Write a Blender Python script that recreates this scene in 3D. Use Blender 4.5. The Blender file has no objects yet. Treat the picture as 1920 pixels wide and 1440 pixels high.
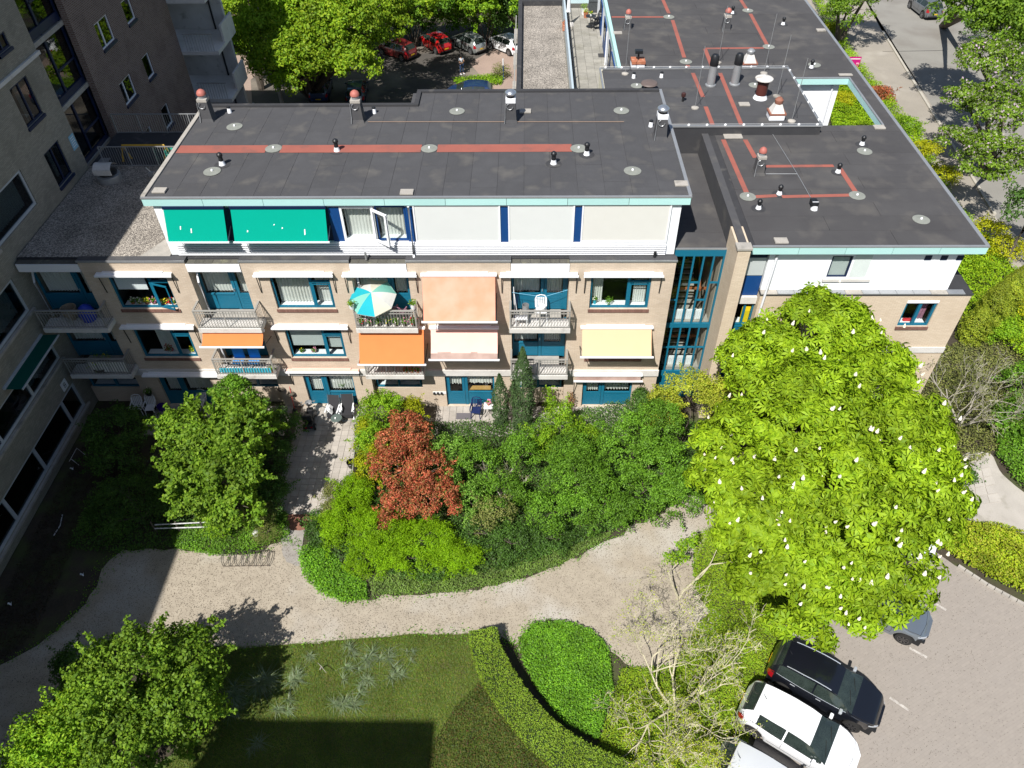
import bpy, bmesh, math, random
import numpy as np
from mathutils import Vector, Matrix
R = math.radians
SC = bpy.context.scene
COL = SC.collection
rng = np.random.default_rng(7)
random.seed(7)

# ------------------------------------------------------------------ camera, sky, sun, exposure
CAM = dict(f=1425.815, pitch=44.842, yaw=-1.531, roll=0.957, c=(0.312, -24.639, 26.013))
def ray(px, py):
    """direction of the camera ray through a point of the 1920x1440 frame (drone pose solved from the building's storeys)"""
    p, yw, r = R(CAM['pitch']), R(CAM['yaw']), R(CAM['roll'])
    a, b = (px - 960) / CAM['f'], -(py - 720) / CAM['f']
    X = a * math.cos(r) + b * math.sin(r); up = -a * math.sin(r) + b * math.cos(r)
    y1 = math.cos(p) + up * math.sin(p); z1 = -math.sin(p) + up * math.cos(p)
    c, s = math.cos(yw), math.sin(yw)
    return Vector((c * X + s * y1, -s * X + c * y1, z1))
C0 = Vector(CAM['c'])
def at(px, py, z=None, y=None, x=None):
    """the world point a measured frame point has on the plane z=, y= or x="""
    d = ray(px, py)
    t = (z - C0.z) / d.z if z is not None else ((y - C0.y) / d.y if y is not None else (x - C0.x) / d.x)
    return C0 + d * t
camd = bpy.data.cameras.new('camera'); cam = bpy.data.objects.new('camera', camd); COL.objects.link(cam)
fw = ray(960, 720).normalized(); rt = (ray(961, 720) - ray(960, 720)).normalized(); upv = (ray(960, 719) - ray(960, 720)).normalized()
cam.matrix_world = Matrix(((rt.x, upv.x, -fw.x, C0.x), (rt.y, upv.y, -fw.y, C0.y), (rt.z, upv.z, -fw.z, C0.z), (0, 0, 0, 1)))
camd.sensor_width = 36; camd.lens = 36 * CAM['f'] / 1920; camd.clip_start = 0.5; camd.clip_end = 3000
SC.camera = cam
SUN = Vector((-.335, -.69, 1)).normalized()          # towards the sun
world = bpy.data.worlds.new('World'); SC.world = world; world.use_nodes = True
nt = world.node_tree; bg = nt.nodes['Background']
sky = nt.nodes.new('ShaderNodeTexSky'); sky.sky_type = 'NISHITA'; sky.sun_disc = False
sky.sun_elevation = math.asin(SUN.z); sky.sun_rotation = math.atan2(SUN.x, SUN.y)
nt.links.new(sky.outputs[0], bg.inputs[0]); bg.inputs[1].default_value = 0.070
sl = bpy.data.lights.new('sun', 'SUN'); sl.energy = 5.0; sl.angle = R(.53); sl.color = (1, .965, .91)
so = bpy.data.objects.new('sun', sl); COL.objects.link(so); so.location = (0, 0, 60)
so.rotation_euler = SUN.to_track_quat('Z', 'Y').to_euler()
vs = SC.view_settings; vs.view_transform = 'Standard'; vs.look = 'None'; vs.exposure = 0.55; vs.gamma = 1; vs.use_curve_mapping = False
SC.cycles.max_bounces = 6; SC.cycles.transparent_max_bounces = 12

# ------------------------------------------------------------------ materials
MATS = {}
def lk(t, a, b): t.links.new(a, b)
def mat(name, c1, c2=None, scale=1.5, fine=30., rough=.8, bump=0., bscale=60., spec=.4, metal=0., vary=0., c3=None, c3scale=.4, c3lo=.55, c3hi=.7, coat=0.):
    """colour noise between c1 and c2, blotches of c3, relief, and per-object variation"""
    if name in MATS: return MATS[name]
    m = bpy.data.materials.new(name); m.use_nodes = True; t = m.node_tree; N = t.nodes
    b = N['Principled BSDF']; b.inputs['Roughness'].default_value = rough; b.inputs['Metallic'].default_value = metal
    b.inputs['Specular IOR Level'].default_value = spec; b.inputs['Coat Weight'].default_value = coat; b.inputs['Coat Roughness'].default_value = .04
    g = N.new('ShaderNodeNewGeometry')
    if c2 is None: c2 = tuple(v * .86 for v in c1)
    def noise(s, d=4):
        n = N.new('ShaderNodeTexNoise'); n.inputs['Scale'].default_value = s; n.inputs['Detail'].default_value = d
        lk(t, g.outputs['Position'], n.inputs['Vector']); return n
    def mix(f, a, bb):
        x = N.new('ShaderNodeMix'); x.data_type = 'RGBA'
        if isinstance(f, float): x.inputs[0].default_value = f
        else: lk(t, f, x.inputs[0])
        for i, v in ((6, a), (7, bb)):
            if isinstance(v, tuple): x.inputs[i].default_value = (*v, 1)
            else: lk(t, v, x.inputs[i])
        return x.outputs[2]
    def rng_(sock, lo, hi):
        r = N.new('ShaderNodeMapRange'); r.inputs[1].default_value = lo; r.inputs[2].default_value = hi
        lk(t, sock, r.inputs[0]); return r.outputs[0]
    n1 = noise(scale); n2 = noise(fine, 3)
    a = N.new('ShaderNodeMath'); a.operation = 'ADD'; lk(t, n1.outputs[0], a.inputs[0]); lk(t, n2.outputs[0], a.inputs[1])
    col = mix(rng_(a.outputs[0], .72, 1.28), c1, c2)
    if c3 is not None:
        col = mix(rng_(noise(c3scale, 6).outputs[0], c3lo, c3hi), col, c3)
    if vary:
        oi = N.new('ShaderNodeObjectInfo'); mr = N.new('ShaderNodeMapRange'); mr.inputs[3].default_value = 1 - vary; mr.inputs[4].default_value = 1 + vary
        lk(t, oi.outputs['Random'], mr.inputs[0]); vm = N.new('ShaderNodeVectorMath'); vm.operation = 'SCALE'
        lk(t, col, vm.inputs[0]); lk(t, mr.outputs[0], vm.inputs['Scale']); col = vm.outputs[0]
    lk(t, col, b.inputs['Base Color'])
    if bump:
        bn = noise(bscale, 4); bp = N.new('ShaderNodeBump'); bp.inputs['Strength'].default_value = bump; bp.inputs['Distance'].default_value = .02
        lk(t, bn.outputs[0], bp.inputs['Height']); lk(t, bp.outputs[0], b.inputs['Normal'])
    MATS[name] = m; return m
def brick_mat(name, c1, c2, mortar, bw=.21, bh=.062, ms=.012, stain=None, axis='x'):
    m = bpy.data.materials.new(name); m.use_nodes = True; t = m.node_tree; N = t.nodes; b = N['Principled BSDF']
    b.inputs['Roughness'].default_value = .9; b.inputs['Specular IOR Level'].default_value = .2
    g = N.new('ShaderNodeNewGeometry'); s = N.new('ShaderNodeSeparateXYZ'); lk(t, g.outputs['Position'], s.inputs[0])
    ad = N.new('ShaderNodeMath'); ad.operation = 'ADD'; lk(t, s.outputs[0], ad.inputs[0]); lk(t, s.outputs[1], ad.inputs[1])
    c = N.new('ShaderNodeCombineXYZ'); lk(t, ad.outputs[0], c.inputs[0]); lk(t, s.outputs[2], c.inputs[1])
    k = N.new('ShaderNodeTexBrick'); lk(t, c.outputs[0], k.inputs['Vector']); k.inputs['Scale'].default_value = 1
    k.inputs['Brick Width'].default_value = bw; k.inputs['Row Height'].default_value = bh; k.inputs['Mortar Size'].default_value = ms * .5
    k.inputs['Color1'].default_value = (*c1, 1); k.inputs['Color2'].default_value = (*c2, 1); k.inputs['Mortar'].default_value = (*mortar, 1); k.inputs['Bias'].default_value = 0
    n = N.new('ShaderNodeTexNoise'); n.inputs['Scale'].default_value = .9; n.inputs['Detail'].default_value = 7; lk(t, g.outputs['Position'], n.inputs[0])
    r = N.new('ShaderNodeMapRange'); r.inputs[1].default_value = .5; r.inputs[2].default_value = .78; r.inputs[4].default_value = .45; lk(t, n.outputs[0], r.inputs[0])
    x = N.new('ShaderNodeMix'); x.data_type = 'RGBA'; lk(t, r.outputs[0], x.inputs[0]); lk(t, k.outputs[0], x.inputs[6]); x.inputs[7].default_value = (*(stain or tuple(v * .5 for v in c1)), 1)
    lk(t, x.outputs[2], b.inputs['Base Color'])
    bp = N.new('ShaderNodeBump'); bp.inputs['Strength'].default_value = .25; bp.inputs['Distance'].default_value = -.004; lk(t, k.outputs[1], bp.inputs['Height']); lk(t, bp.outputs[0], b.inputs['Normal'])
    MATS[name] = m; return m
def gravel_mat(name, c1, c2, c3, s=22.):
    m = bpy.data.materials.new(name); m.use_nodes = True; t = m.node_tree; N = t.nodes; b = N['Principled BSDF']; b.inputs['Roughness'].default_value = .95; b.inputs['Specular IOR Level'].default_value = .15
    g = N.new('ShaderNodeNewGeometry'); v = N.new('ShaderNodeTexVoronoi'); v.inputs['Scale'].default_value = s; lk(t, g.outputs['Position'], v.inputs['Vector'])
    se = N.new('ShaderNodeSeparateColor'); lk(t, v.outputs['Color'], se.inputs[0])
    cr = N.new('ShaderNodeValToRGB'); lk(t, se.outputs[0], cr.inputs[0]); cr.color_ramp.interpolation = 'LINEAR'
    cr.color_ramp.elements[0].color = (*c1, 1); cr.color_ramp.elements[1].color = (*c2, 1); e = cr.color_ramp.elements.new(.5); e.color = (*c3, 1)
    n = N.new('ShaderNodeTexNoise'); n.inputs['Scale'].default_value = .7; n.inputs['Detail'].default_value = 6; lk(t, g.outputs['Position'], n.inputs[0])
    r = N.new('ShaderNodeMapRange'); r.inputs[1].default_value = .3; r.inputs[2].default_value = .7; r.inputs[3].default_value = .78; r.inputs[4].default_value = 1.15; lk(t, n.outputs[0], r.inputs[0])
    sc = N.new('ShaderNodeVectorMath'); sc.operation = 'SCALE'; lk(t, cr.outputs[0], sc.inputs[0]); lk(t, r.outputs[0], sc.inputs['Scale']); lk(t, sc.outputs[0], b.inputs['Base Color'])
    bp = N.new('ShaderNodeBump'); bp.inputs['Strength'].default_value = .9; bp.inputs['Distance'].default_value = -.03; lk(t, v.outputs['Distance'], bp.inputs['Height']); lk(t, bp.outputs[0], b.inputs['Normal'])
    MATS[name] = m; return m
def leaf_mat(name, cols, trans=.35, nscale=.8, gloss=.06, dark=.55):
    """leaf colour picked per leaf, slow drift through the crown, light passing through the blade"""
    m = bpy.data.materials.new(name); m.use_nodes = True; t = m.node_tree; N = t.nodes; N.remove(N['Principled BSDF']); out = N['Material Output']
    g = N.new('ShaderNodeNewGeometry'); cr = N.new('ShaderNodeValToRGB'); lk(t, g.outputs['Random Per Island'], cr.inputs[0])
    n = len(cols); cr.color_ramp.elements[0].color = (*cols[0], 1); cr.color_ramp.elements[1].color = (*cols[-1], 1)
    for i in range(1, n - 1): e = cr.color_ramp.elements.new(i / (n - 1)); e.color = (*cols[i], 1)
    no = N.new('ShaderNodeTexNoise'); no.inputs['Scale'].default_value = nscale; no.inputs['Detail'].default_value = 3; lk(t, g.outputs['Position'], no.inputs[0])
    r = N.new('ShaderNodeMapRange'); r.inputs[1].default_value = .3; r.inputs[2].default_value = .7; r.inputs[3].default_value = dark; r.inputs[4].default_value = 1.2; lk(t, no.outputs[0], r.inputs[0])
    sc = N.new('ShaderNodeVectorMath'); sc.operation = 'SCALE'; lk(t, cr.outputs[0], sc.inputs[0]); lk(t, r.outputs[0], sc.inputs['Scale'])
    d = N.new('ShaderNodeBsdfDiffuse'); tr = N.new('ShaderNodeBsdfTranslucent'); lk(t, sc.outputs[0], d.inputs[0]); lk(t, sc.outputs[0], tr.inputs[0])
    mx = N.new('ShaderNodeMixShader'); mx.inputs[0].default_value = trans; lk(t, d.outputs[0], mx.inputs[1]); lk(t, tr.outputs[0], mx.inputs[2])
    gl = N.new('ShaderNodeBsdfGlossy'); gl.inputs['Roughness'].default_value = .6; m2 = N.new('ShaderNodeMixShader'); m2.inputs[0].default_value = gloss * .3
    lk(t, mx.outputs[0], m2.inputs[1]); lk(t, gl.outputs[0], m2.inputs[2]); lk(t, m2.outputs[0], out.inputs[0]); MATS[name] = m; return m
def glass_mat(name, tint=(.95, .975, .97), refl=.07):
    m = bpy.data.materials.new(name); m.use_nodes = True; t = m.node_tree; N = t.nodes; N.remove(N['Principled BSDF'])
    tr = N.new('ShaderNodeBsdfTransparent'); tr.inputs[0].default_value = (*tint, 1); gl = N.new('ShaderNodeBsdfGlossy'); gl.inputs['Roughness'].default_value = .02
    fr = N.new('ShaderNodeLayerWeight'); pw_ = N.new('ShaderNodeMath'); pw_.operation = 'POWER'; pw_.inputs[1].default_value = 4; lk(t, fr.outputs['Facing'], pw_.inputs[0]); a = N.new('ShaderNodeMath'); a.operation = 'ADD'; a.inputs[1].default_value = refl * .35; lk(t, pw_.outputs[0], a.inputs[0])
    mx = N.new('ShaderNodeMixShader'); lk(t, a.outputs[0], mx.inputs[0]); lk(t, tr.outputs[0], mx.inputs[1]); lk(t, gl.outputs[0], mx.inputs[2]); lk(t, mx.outputs[0], N['Material Output'].inputs[0])
    MATS[name] = m; return m
def fabric_mat(name, c, c2=None, trans=.25, streak=None):
    m = mat(name, c, c2 or tuple(v * .93 for v in c), scale=.7, fine=2.2, rough=.9, spec=.1)
    t = m.node_tree; N = t.nodes; b = N['Principled BSDF']; tr = N.new('ShaderNodeBsdfTranslucent'); src = b.inputs['Base Color'].links[0].from_socket
    lk(t, src, tr.inputs[0]); mx = N.new('ShaderNodeMixShader'); mx.inputs[0].default_value = trans; lk(t, b.outputs[0], mx.inputs[1]); lk(t, tr.outputs[0], mx.inputs[2]); lk(t, mx.outputs[0], N['Material Output'].inputs[0]); return m

BRICK = brick_mat('tan_brick', (.50, .405, .31), (.56, .465, .365), (.41, .345, .28), stain=(.33, .27, .21))
BRICKR = brick_mat('tan_brick_side', (.54, .44, .33), (.60, .50, .385), (.43, .36, .27), stain=(.42, .33, .24))
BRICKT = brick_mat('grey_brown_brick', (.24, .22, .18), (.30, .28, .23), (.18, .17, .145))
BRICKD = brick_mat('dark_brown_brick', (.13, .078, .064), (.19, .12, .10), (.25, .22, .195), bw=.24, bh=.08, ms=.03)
SILL = brick_mat('red_sill_brick', (.17, .085, .065), (.22, .115, .09), (.12, .09, .08), bw=.07, bh=.4)
TEAL = mat('teal_paint', (.007, .13, .215), (.006, .115, .19), rough=.45, spec=.4)
BLUE = mat('blue_paint', (.006, .052, .19), (.006, .046, .165), rough=.45)
NAVY = mat('navy_paint', (.006, .016, .055), rough=.45)
WHITE = mat('white_paint', (.80, .81, .83), (.74, .75, .78), rough=.5, scale=.8)
RENDER = mat('white_panel', (.80, .82, .84), (.77, .79, .82), rough=.7, scale=.5)
AQUA = mat('aqua_fascia', (.40, .64, .62), (.37, .60, .58), rough=.5, scale=.6, vary=.04)
BITU = mat('bitumen_felt', (.074, .074, .078), (.054, .054, .058), scale=1.1, fine=45, rough=.85, bump=.35, bscale=240, vary=.06, c3=(.098, .094, .090), c3scale=1.1, c3lo=.53, c3hi=.72, spec=.25)
BITR = mat('bitumen_felt_brown', (.072, .070, .071), (.053, .051, .053), scale=.8, fine=40, rough=.85, bump=.35, bscale=240, vary=.05, c3=(.098, .092, .086), c3scale=.9, c3lo=.52, c3hi=.74, spec=.25)
BITD = mat('bitumen_dark', (.042, .042, .045), (.03, .03, .033), rough=.8, bump=.3, c3=(.09, .085, .08), c3scale=1.6, c3lo=.6, c3hi=.75)
REDB = mat('red_walkway', (.30, .095, .07), (.25, .08, .062), scale=1.5, rough=.9, c3=(.2, .08, .065), c3scale=1.2)
METAL = mat('galvanised_steel', (.40, .41, .42), (.32, .33, .34), rough=.4, metal=.5)
ALU = mat('bright_aluminium', (.62, .65, .68), (.52, .55, .58), rough=.28, metal=.85)
RAIL = mat('grey_rail_paint', (.30, .29, .265), (.23, .225, .21), rough=.6)
CONC = mat('concrete', (.40, .37, .33), (.28, .265, .24), scale=2.5, rough=.9, bump=.3, c3=(.17, .16, .14), c3scale=1.8, c3lo=.55, c3hi=.75)
CONCW = mat('balcony_concrete', (.62, .60, .57), (.50, .48, .45), rough=.85, c3=(.3, .28, .25), c3scale=2.5, c3lo=.6, c3hi=.8)
SLATE = mat('ledge_tile', (.115, .11, .092), (.075, .073, .062), rough=.9, bump=.4, vary=.15, c3=(.16, .155, .11), c3scale=3)
BLACK = mat('black_rubber', (.012, .012, .013), rough=.7)
BLACKP = mat('black_plastic', (.016, .017, .019), rough=.4)
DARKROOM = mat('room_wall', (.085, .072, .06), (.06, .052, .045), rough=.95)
ROOMW = mat('room_pale', (.36, .31, .25), rough=.95)
CURT = fabric_mat('net_curtain', (.90, .89, .84), (.84, .83, .78), .35)
BLIND = fabric_mat('pale_blind', (.60, .64, .63), (.56, .6, .59), .3)
SCREEN = fabric_mat('white_screen', (.66, .68, .67), (.64, .66, .65), .1)
SCREENC = fabric_mat('cream_screen', (.67, .665, .625), (.65, .645, .605), .1)
GREENF = fabric_mat('green_awning_cloth', (.0, .34, .245), (.0, .33, .235), .2)
ORANGE = fabric_mat('orange_awning_cloth', (.78, .25, .085), (.74, .235, .08), .25)
PEACH = fabric_mat('peach_awning_cloth', (.90, .34, .22), (.88, .42, .31), .2)
PINK = fabric_mat('pale_pink_awning_cloth', (.88, .58, .50), (.86, .54, .46), .2)
CREAM = fabric_mat('cream_awning_cloth', (.80, .54, .34), (.78, .53, .33), .25)
DIRTY = fabric_mat('mildewed_cloth', (.29, .195, .17), (.44, .33, .29), .15)
DKGRN = fabric_mat('dark_green_cloth', (.006, .08, .06), None, .1)
GLASS = glass_mat('window_glass')
GLASSD = glass_mat('dark_window_glass', (.5, .56, .58), .14)
TERRA = mat('terracotta', (.42, .15, .075), (.32, .11, .06), rough=.8, c3=(.5, .3, .2), c3scale=4)
RUST = mat('rusty_lid', (.30, .12, .075), (.20, .085, .06), rough=.75)
REDP = mat('faded_red_plastic', (.40, .13, .10), (.34, .11, .09), rough=.6)
WOOD = mat('orange_wood', (.36, .12, .05), (.29, .10, .04), rough=.5)
WOODG = mat('weathered_wood', (.13, .11, .085), (.08, .07, .055), rough=.9)
BARK = mat('bark', (.13, .105, .08), (.075, .062, .05), scale=6, rough=.95, bump=.6, bscale=25)
BARKP = mat('pale_lichen_bark', (.52, .47, .32), (.36, .33, .24), scale=4, rough=.95, bump=.3)
BARKG = mat('grey_twig', (.38, .35, .29), (.26, .24, .2), scale=4, rough=.95)
WPLAS = mat('white_plastic', (.78, .79, .80), rough=.4)
BLUEP = mat('blue_plastic', (.02, .05, .42), rough=.5)
NAVYP = mat('navy_plastic', (.012, .022, .085), rough=.35)
TURQ = mat('turquoise_cloth', (.03, .42, .55), rough=.8)
PIPE = mat('white_pipe', (.66, .67, .70), (.58, .59, .62), rough=.45)
PAV = mat('concrete_paver', (.40, .365, .325), (.33, .30, .265), scale=3, rough=.92, bump=.25, vary=.10, c3=(.26, .235, .20), c3scale=1.1, c3lo=.52, c3hi=.72)
PAVT = mat('terrace_paver', (.30, .285, .25), (.235, .225, .195), scale=3, rough=.92, vary=.13, c3=(.21, .2, .165), c3scale=.9)
# ------------------------------------------------------------------ mesh and object helpers
WO = {}                                     # world origin of every built object (all roots are built unrotated)
def worg(o): return WO.get(o.name, Vector((0, 0, 0))) if o is not None else Vector((0, 0, 0))
class MB:
    def __init__(s): s.v = []; s.f = []; s.mi = []; s.m = 0
    def quad(s, *p):
        n = len(s.v); s.v += [tuple(q) for q in p]; s.f.append(tuple(range(n, n + len(p)))); s.mi.append(s.m); return s
    def box(s, x0, x1, y0, y1, z0, z1):
        n = len(s.v); s.v += [(x, y, z) for z in (z0, z1) for x, y in ((x0, y0), (x1, y0), (x1, y1), (x0, y1))]
        for f in ((0, 3, 2, 1), (4, 5, 6, 7), (0, 1, 5, 4), (1, 2, 6, 5), (2, 3, 7, 6), (3, 0, 4, 7)): s.f.append(tuple(n + i for i in f)); s.mi.append(s.m)
        return s
    def prism(s, pts, z0, z1):
        n = len(s.v); k = len(pts); s.v += [(p[0], p[1], z0) for p in pts] + [(p[0], p[1], z1) for p in pts]
        s.f.append(tuple(n + k + i for i in range(k))); s.f.append(tuple(n + k - 1 - i for i in range(k))); s.mi += [s.m] * 2
        for i in range(k): j = (i + 1) % k; s.f.append((n + i, n + j, n + k + j, n + k + i)); s.mi.append(s.m)
        return s
    def tube(s, pts, r, n=6, cap=True):
        pts = [Vector(p) for p in pts]; rs = r if isinstance(r, (list, tuple)) else [r] * len(pts); base = len(s.v); k = len(pts)
        for i, p in enumerate(pts):
            d = (pts[min(i + 1, k - 1)] - pts[max(i - 1, 0)])
            d = d.normalized() if d.length > 1e-9 else Vector((0, 0, 1))
            u = d.cross(Vector((0, 0, 1))); u = Vector((1, 0, 0)) if u.length < 1e-3 else u.normalized(); w = d.cross(u)
            for j in range(n): a = 2 * math.pi * j / n; s.v.append(tuple(p + (u * math.cos(a) + w * math.sin(a)) * rs[i]))
        for i in range(k - 1):
            for j in range(n): j2 = (j + 1) % n; s.f.append((base + i * n + j, base + i * n + j2, base + (i + 1) * n + j2, base + (i + 1) * n + j)); s.mi.append(s.m)
        if cap: s.f.append(tuple(base + j for j in reversed(range(n)))); s.f.append(tuple(base + (k - 1) * n + j for j in range(n))); s.mi += [s.m] * 2
        return s
    def lathe(s, c, prof, n=20, cap=True):
        base = len(s.v); k = len(prof)
        for r, z in prof:
            for j in range(n): a = 2 * math.pi * j / n; s.v.append((c[0] + r * math.cos(a), c[1] + r * math.sin(a), c[2] + z))
        for i in range(k - 1):
            for j in range(n): j2 = (j + 1) % n; s.f.append((base + i * n + j, base + i * n + j2, base + (i + 1) * n + j2, base + (i + 1) * n + j)); s.mi.append(s.m)
        if cap: s.f.append(tuple(base + j for j in reversed(range(n)))); s.f.append(tuple(base + (k - 1) * n + j for j in range(n))); s.mi += [s.m] * 2
        return s
    def grid(s, fn, nu, nv):
        b = len(s.v)
        for i in range(nu + 1):
            for j in range(nv + 1): s.v.append(tuple(fn(i / nu, j / nv)))
        for i in range(nu):
            for j in range(nv): a = b + i * (nv + 1) + j; s.f.append((a, a + nv + 1, a + nv + 2, a + 1)); s.mi.append(s.m)
        return s
    def build(s, name, m, parent=None, smooth=False, bevel=0, **kw):
        V = np.array(s.v, float)
        if kw.pop('at0', False): org = Vector((0, 0, 0))
        else: org = Vector(((V[:, 0].min() + V[:, 0].max()) / 2, (V[:, 1].min() + V[:, 1].max()) / 2, V[:, 2].min()))
        me = bpy.data.meshes.new(name); me.from_pydata([tuple(Vector(v) - org) for v in s.v], [], s.f)
        for mm in (m if isinstance(m, (list, tuple)) else [m]): me.materials.append(mm)
        if isinstance(m, (list, tuple)): me.polygons.foreach_set('material_index', s.mi)
        if smooth:
            me.polygons.foreach_set('use_smooth', [True] * len(me.polygons))
            try: me.set_sharp_from_angle(angle=R(40))
            except Exception: pass
        me.update(); return link(name, me, org, parent, bevel=bevel, **kw)
def link(name, me, org, parent=None, bevel=0, **kw):
    o = bpy.data.objects.new(name, me); COL.objects.link(o)
    if parent is not None: o.parent = parent; o.location = Vector(org) - worg(parent)
    else: o.location = org
    WO[o.name] = Vector(org)
    if bevel: b = o.modifiers.new('bevel', 'BEVEL'); b.width = bevel; b.segments = 2; b.limit_method = 'ANGLE'
    for k, v in kw.items(): o[k] = v
    return o
def thing(name, label, cat, loc=(0, 0, 0), group=None):
    o = bpy.data.objects.new(name, None); COL.objects.link(o); o.location = loc; WO[o.name] = Vector(loc)
    o.empty_display_size = .2; o['label'] = label; o['category'] = cat
    if group: o['group'] = group
    return o
def tag(o, label, cat, group=None, kind=None):
    if label: o['label'] = label
    if cat: o['category'] = cat
    if group: o['group'] = group
    if kind: o['kind'] = kind
    return o
def copy_tree(o, loc=None, rz=None, label=None, group=None, parent=None, scale=None):
    c = o.copy(); COL.objects.link(c)
    if parent is not None: c.parent = parent
    for ch in [x for x in o.children]: copy_tree(ch, parent=c)
    if loc is not None: c.location = loc; WO[c.name] = Vector(loc)
    if rz is not None: c.rotation_euler = (0, 0, rz)
    if scale is not None: c.scale = scale if isinstance(scale, (tuple, list)) else (scale,) * 3
    if label: c['label'] = label
    if group: c['group'] = group
    return c
def place(o, loc, rz=0, scale=1.):
    o.location = loc; o.rotation_euler = (0, 0, rz); o.scale = (scale,) * 3 if not isinstance(scale, tuple) else scale; return o
def np_mesh(name, V, F, m):
    """V (n,3), F (k,4) arrays -> mesh, fast"""
    me = bpy.data.meshes.new(name); me.vertices.add(len(V)); me.vertices.foreach_set('co', np.ascontiguousarray(V, np.float32).ravel())
    k = F.shape[1]; me.loops.add(F.size); me.loops.foreach_set('vertex_index', F.ravel().astype(np.int32)); me.polygons.add(len(F))
    me.polygons.foreach_set('loop_start', np.arange(0, F.size, k, dtype=np.int32)); me.polygons.foreach_set('loop_total', np.full(len(F), k, np.int32))
    for mm in (m if isinstance(m, (list, tuple)) else [m]): me.materials.append(mm)
    me.update(calc_edges=True); me.validate(); return me
def unit(a): return a / np.maximum(np.linalg.norm(a, axis=-1, keepdims=True), 1e-9)
def leaf_verts(P, Nn, size, width=.5, jit=.6, droop=.0, palm=0, fold=.12):
    """leaf blades at points P facing roughly Nn. palm>0: that many leaflets in a hand."""
    n = len(P); Nn = unit(Nn + rng.normal(0, jit, (n, 3))); t = unit(np.cross(Nn, rng.normal(0, 1, (n, 3)))); b = np.cross(Nn, t)
    s = size * rng.uniform(.65, 1.25, n)
    if palm:
        out = []
        for k in range(palm):
            a = (k - (palm - 1) / 2) * (2.2 * math.pi / 2 / max(palm - 1, 1)) * 1.35
            d = t * math.cos(a) + b * math.sin(a); w = -t * math.sin(a) + b * math.cos(a); L = (s * (1 - .28 * abs(a) / 2.2))[:, None]
            dn = d - Nn * .32; base = P + d * L * .04
            out.append(np.stack([base, P + dn * L * .62 + w * L * width * .3 + Nn * L * .12, P + dn * L * 1.02 - Nn * L * .1, P + dn * L * .62 - w * L * width * .3 + Nn * L * .12], 1))
        Q = np.concatenate(out, 0)
    else:
        s = s[:, None]; tip = P + t * s - Nn * s * droop
        Q = np.stack([P, P + t * s * .5 + b * s * width * .5 + Nn * s * fold, tip, P + t * s * .5 - b * s * width * .5 + Nn * s * fold], 1)
    return Q.reshape(-1, 3)
def lump(d, seed, k=3.):
    """smooth bumpy radius factor for directions d"""
    r = np.random.default_rng(seed); s = np.zeros(len(d))
    for i in range(7): w = r.normal(0, 1, 3) * k * (1 + i * .25); s += np.sin(d @ w + r.uniform(0, 6.28)) / (1 + i * .35)
    return s / 3.5
def blob_points(c, rad, n, seed=0, shell=.25, bump=.18, zmin=.05, low=-1., k=3.):
    r = np.random.default_rng(seed + 11); d = unit(r.normal(0, 1, (n, 3))); d[:, 2] = np.where(d[:, 2] < low, -d[:, 2], d[:, 2])
    f = (1 + bump * lump(d, seed, k)) * (1 - shell * r.random(n) ** 1.6); P = np.array(c) + d * f[:, None] * np.array(rad)
    nn = unit(d / np.array(rad)); keep = P[:, 2] > zmin; return P[keep], nn[keep]
def clump_crown(lobes, csize, ccount, lpc, seed, zmin=.3, flat=.75, low=-.35, spread=.35, gaps=-.72, shoots=0):
    """lobes: [(centre, radii)] ; every lobe's surface carries small leaf clumps"""
    Ps = []; Ns = []; r = np.random.default_rng(seed); vol = np.array([np.prod(l[1]) ** (2 / 3) for l in lobes]); vol = vol / vol.sum()
    for li, (c, rad) in enumerate(lobes):
        k = max(3, int(ccount * vol[li])); P, N = blob_points(c, rad, k, seed * 31 + li, shell=.3, bump=.12, zmin=zmin, low=low)
        gap = lump(N, seed * 7 + li, 4.5)
        for q_, (p, nn) in enumerate(zip(P, N)):
            if gap[q_] < gaps: continue
            if r.random() < .22: p = p + nn * r.uniform(.05, .3) * min(rad)
            cs = csize * r.uniform(.6, 1.3); m = int(lpc * (cs / csize) ** 2); d = unit(r.normal(0, 1, (m, 3))); d[:, 2] = np.abs(d[:, 2]) * np.where(r.random(m) < .75, 1, -1)
            q = p + d * np.array((cs, cs, cs * flat)) * (1 - spread * r.random((m, 1))); Ps.append(q); Ns.append(unit(d + nn * .5 + np.array((0, 0, .35))))
        for s_ in range(int(shoots * max(rad))):
            d = unit(r.normal(0, 1, 3) * np.array((1, 1, .7)) + np.array((0, 0, .35))); L = r.uniform(.25, .85); m = int(lpc * .55 * L / .4); u = r.random(m)[:, None]
            a0 = np.array(c) + d * np.array(rad) * .92; q = a0 + (d + np.array((0, 0, .12))) * L * u + r.normal(0, .055 + csize * .08, (m, 3)) * (1.15 - u); Ps.append(q); Ns.append(unit(r.normal(0, .5, (m, 3)) + d * .4 + np.array((0, 0, .8))))
    P = np.concatenate(Ps); N = np.concatenate(Ns); kp = P[:, 2] > zmin; return P[kp], N[kp]
def leaf_obj(name, P, N, m, size, parent=None, width=.55, jit=.6, droop=.1, palm=0, org=None, fold=.12, **kw):
    V = leaf_verts(P, N, size, width, jit, droop, palm, fold); o_ = Vector(org) if org is not None else Vector((float(P[:, 0].mean()), float(P[:, 1].mean()), float(P[:, 2].min())))
    F = np.arange(len(V)).reshape(-1, 4); me = np_mesh(name, V - np.array(o_), F, m); return link(name, me, o_, parent, **kw)
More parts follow.
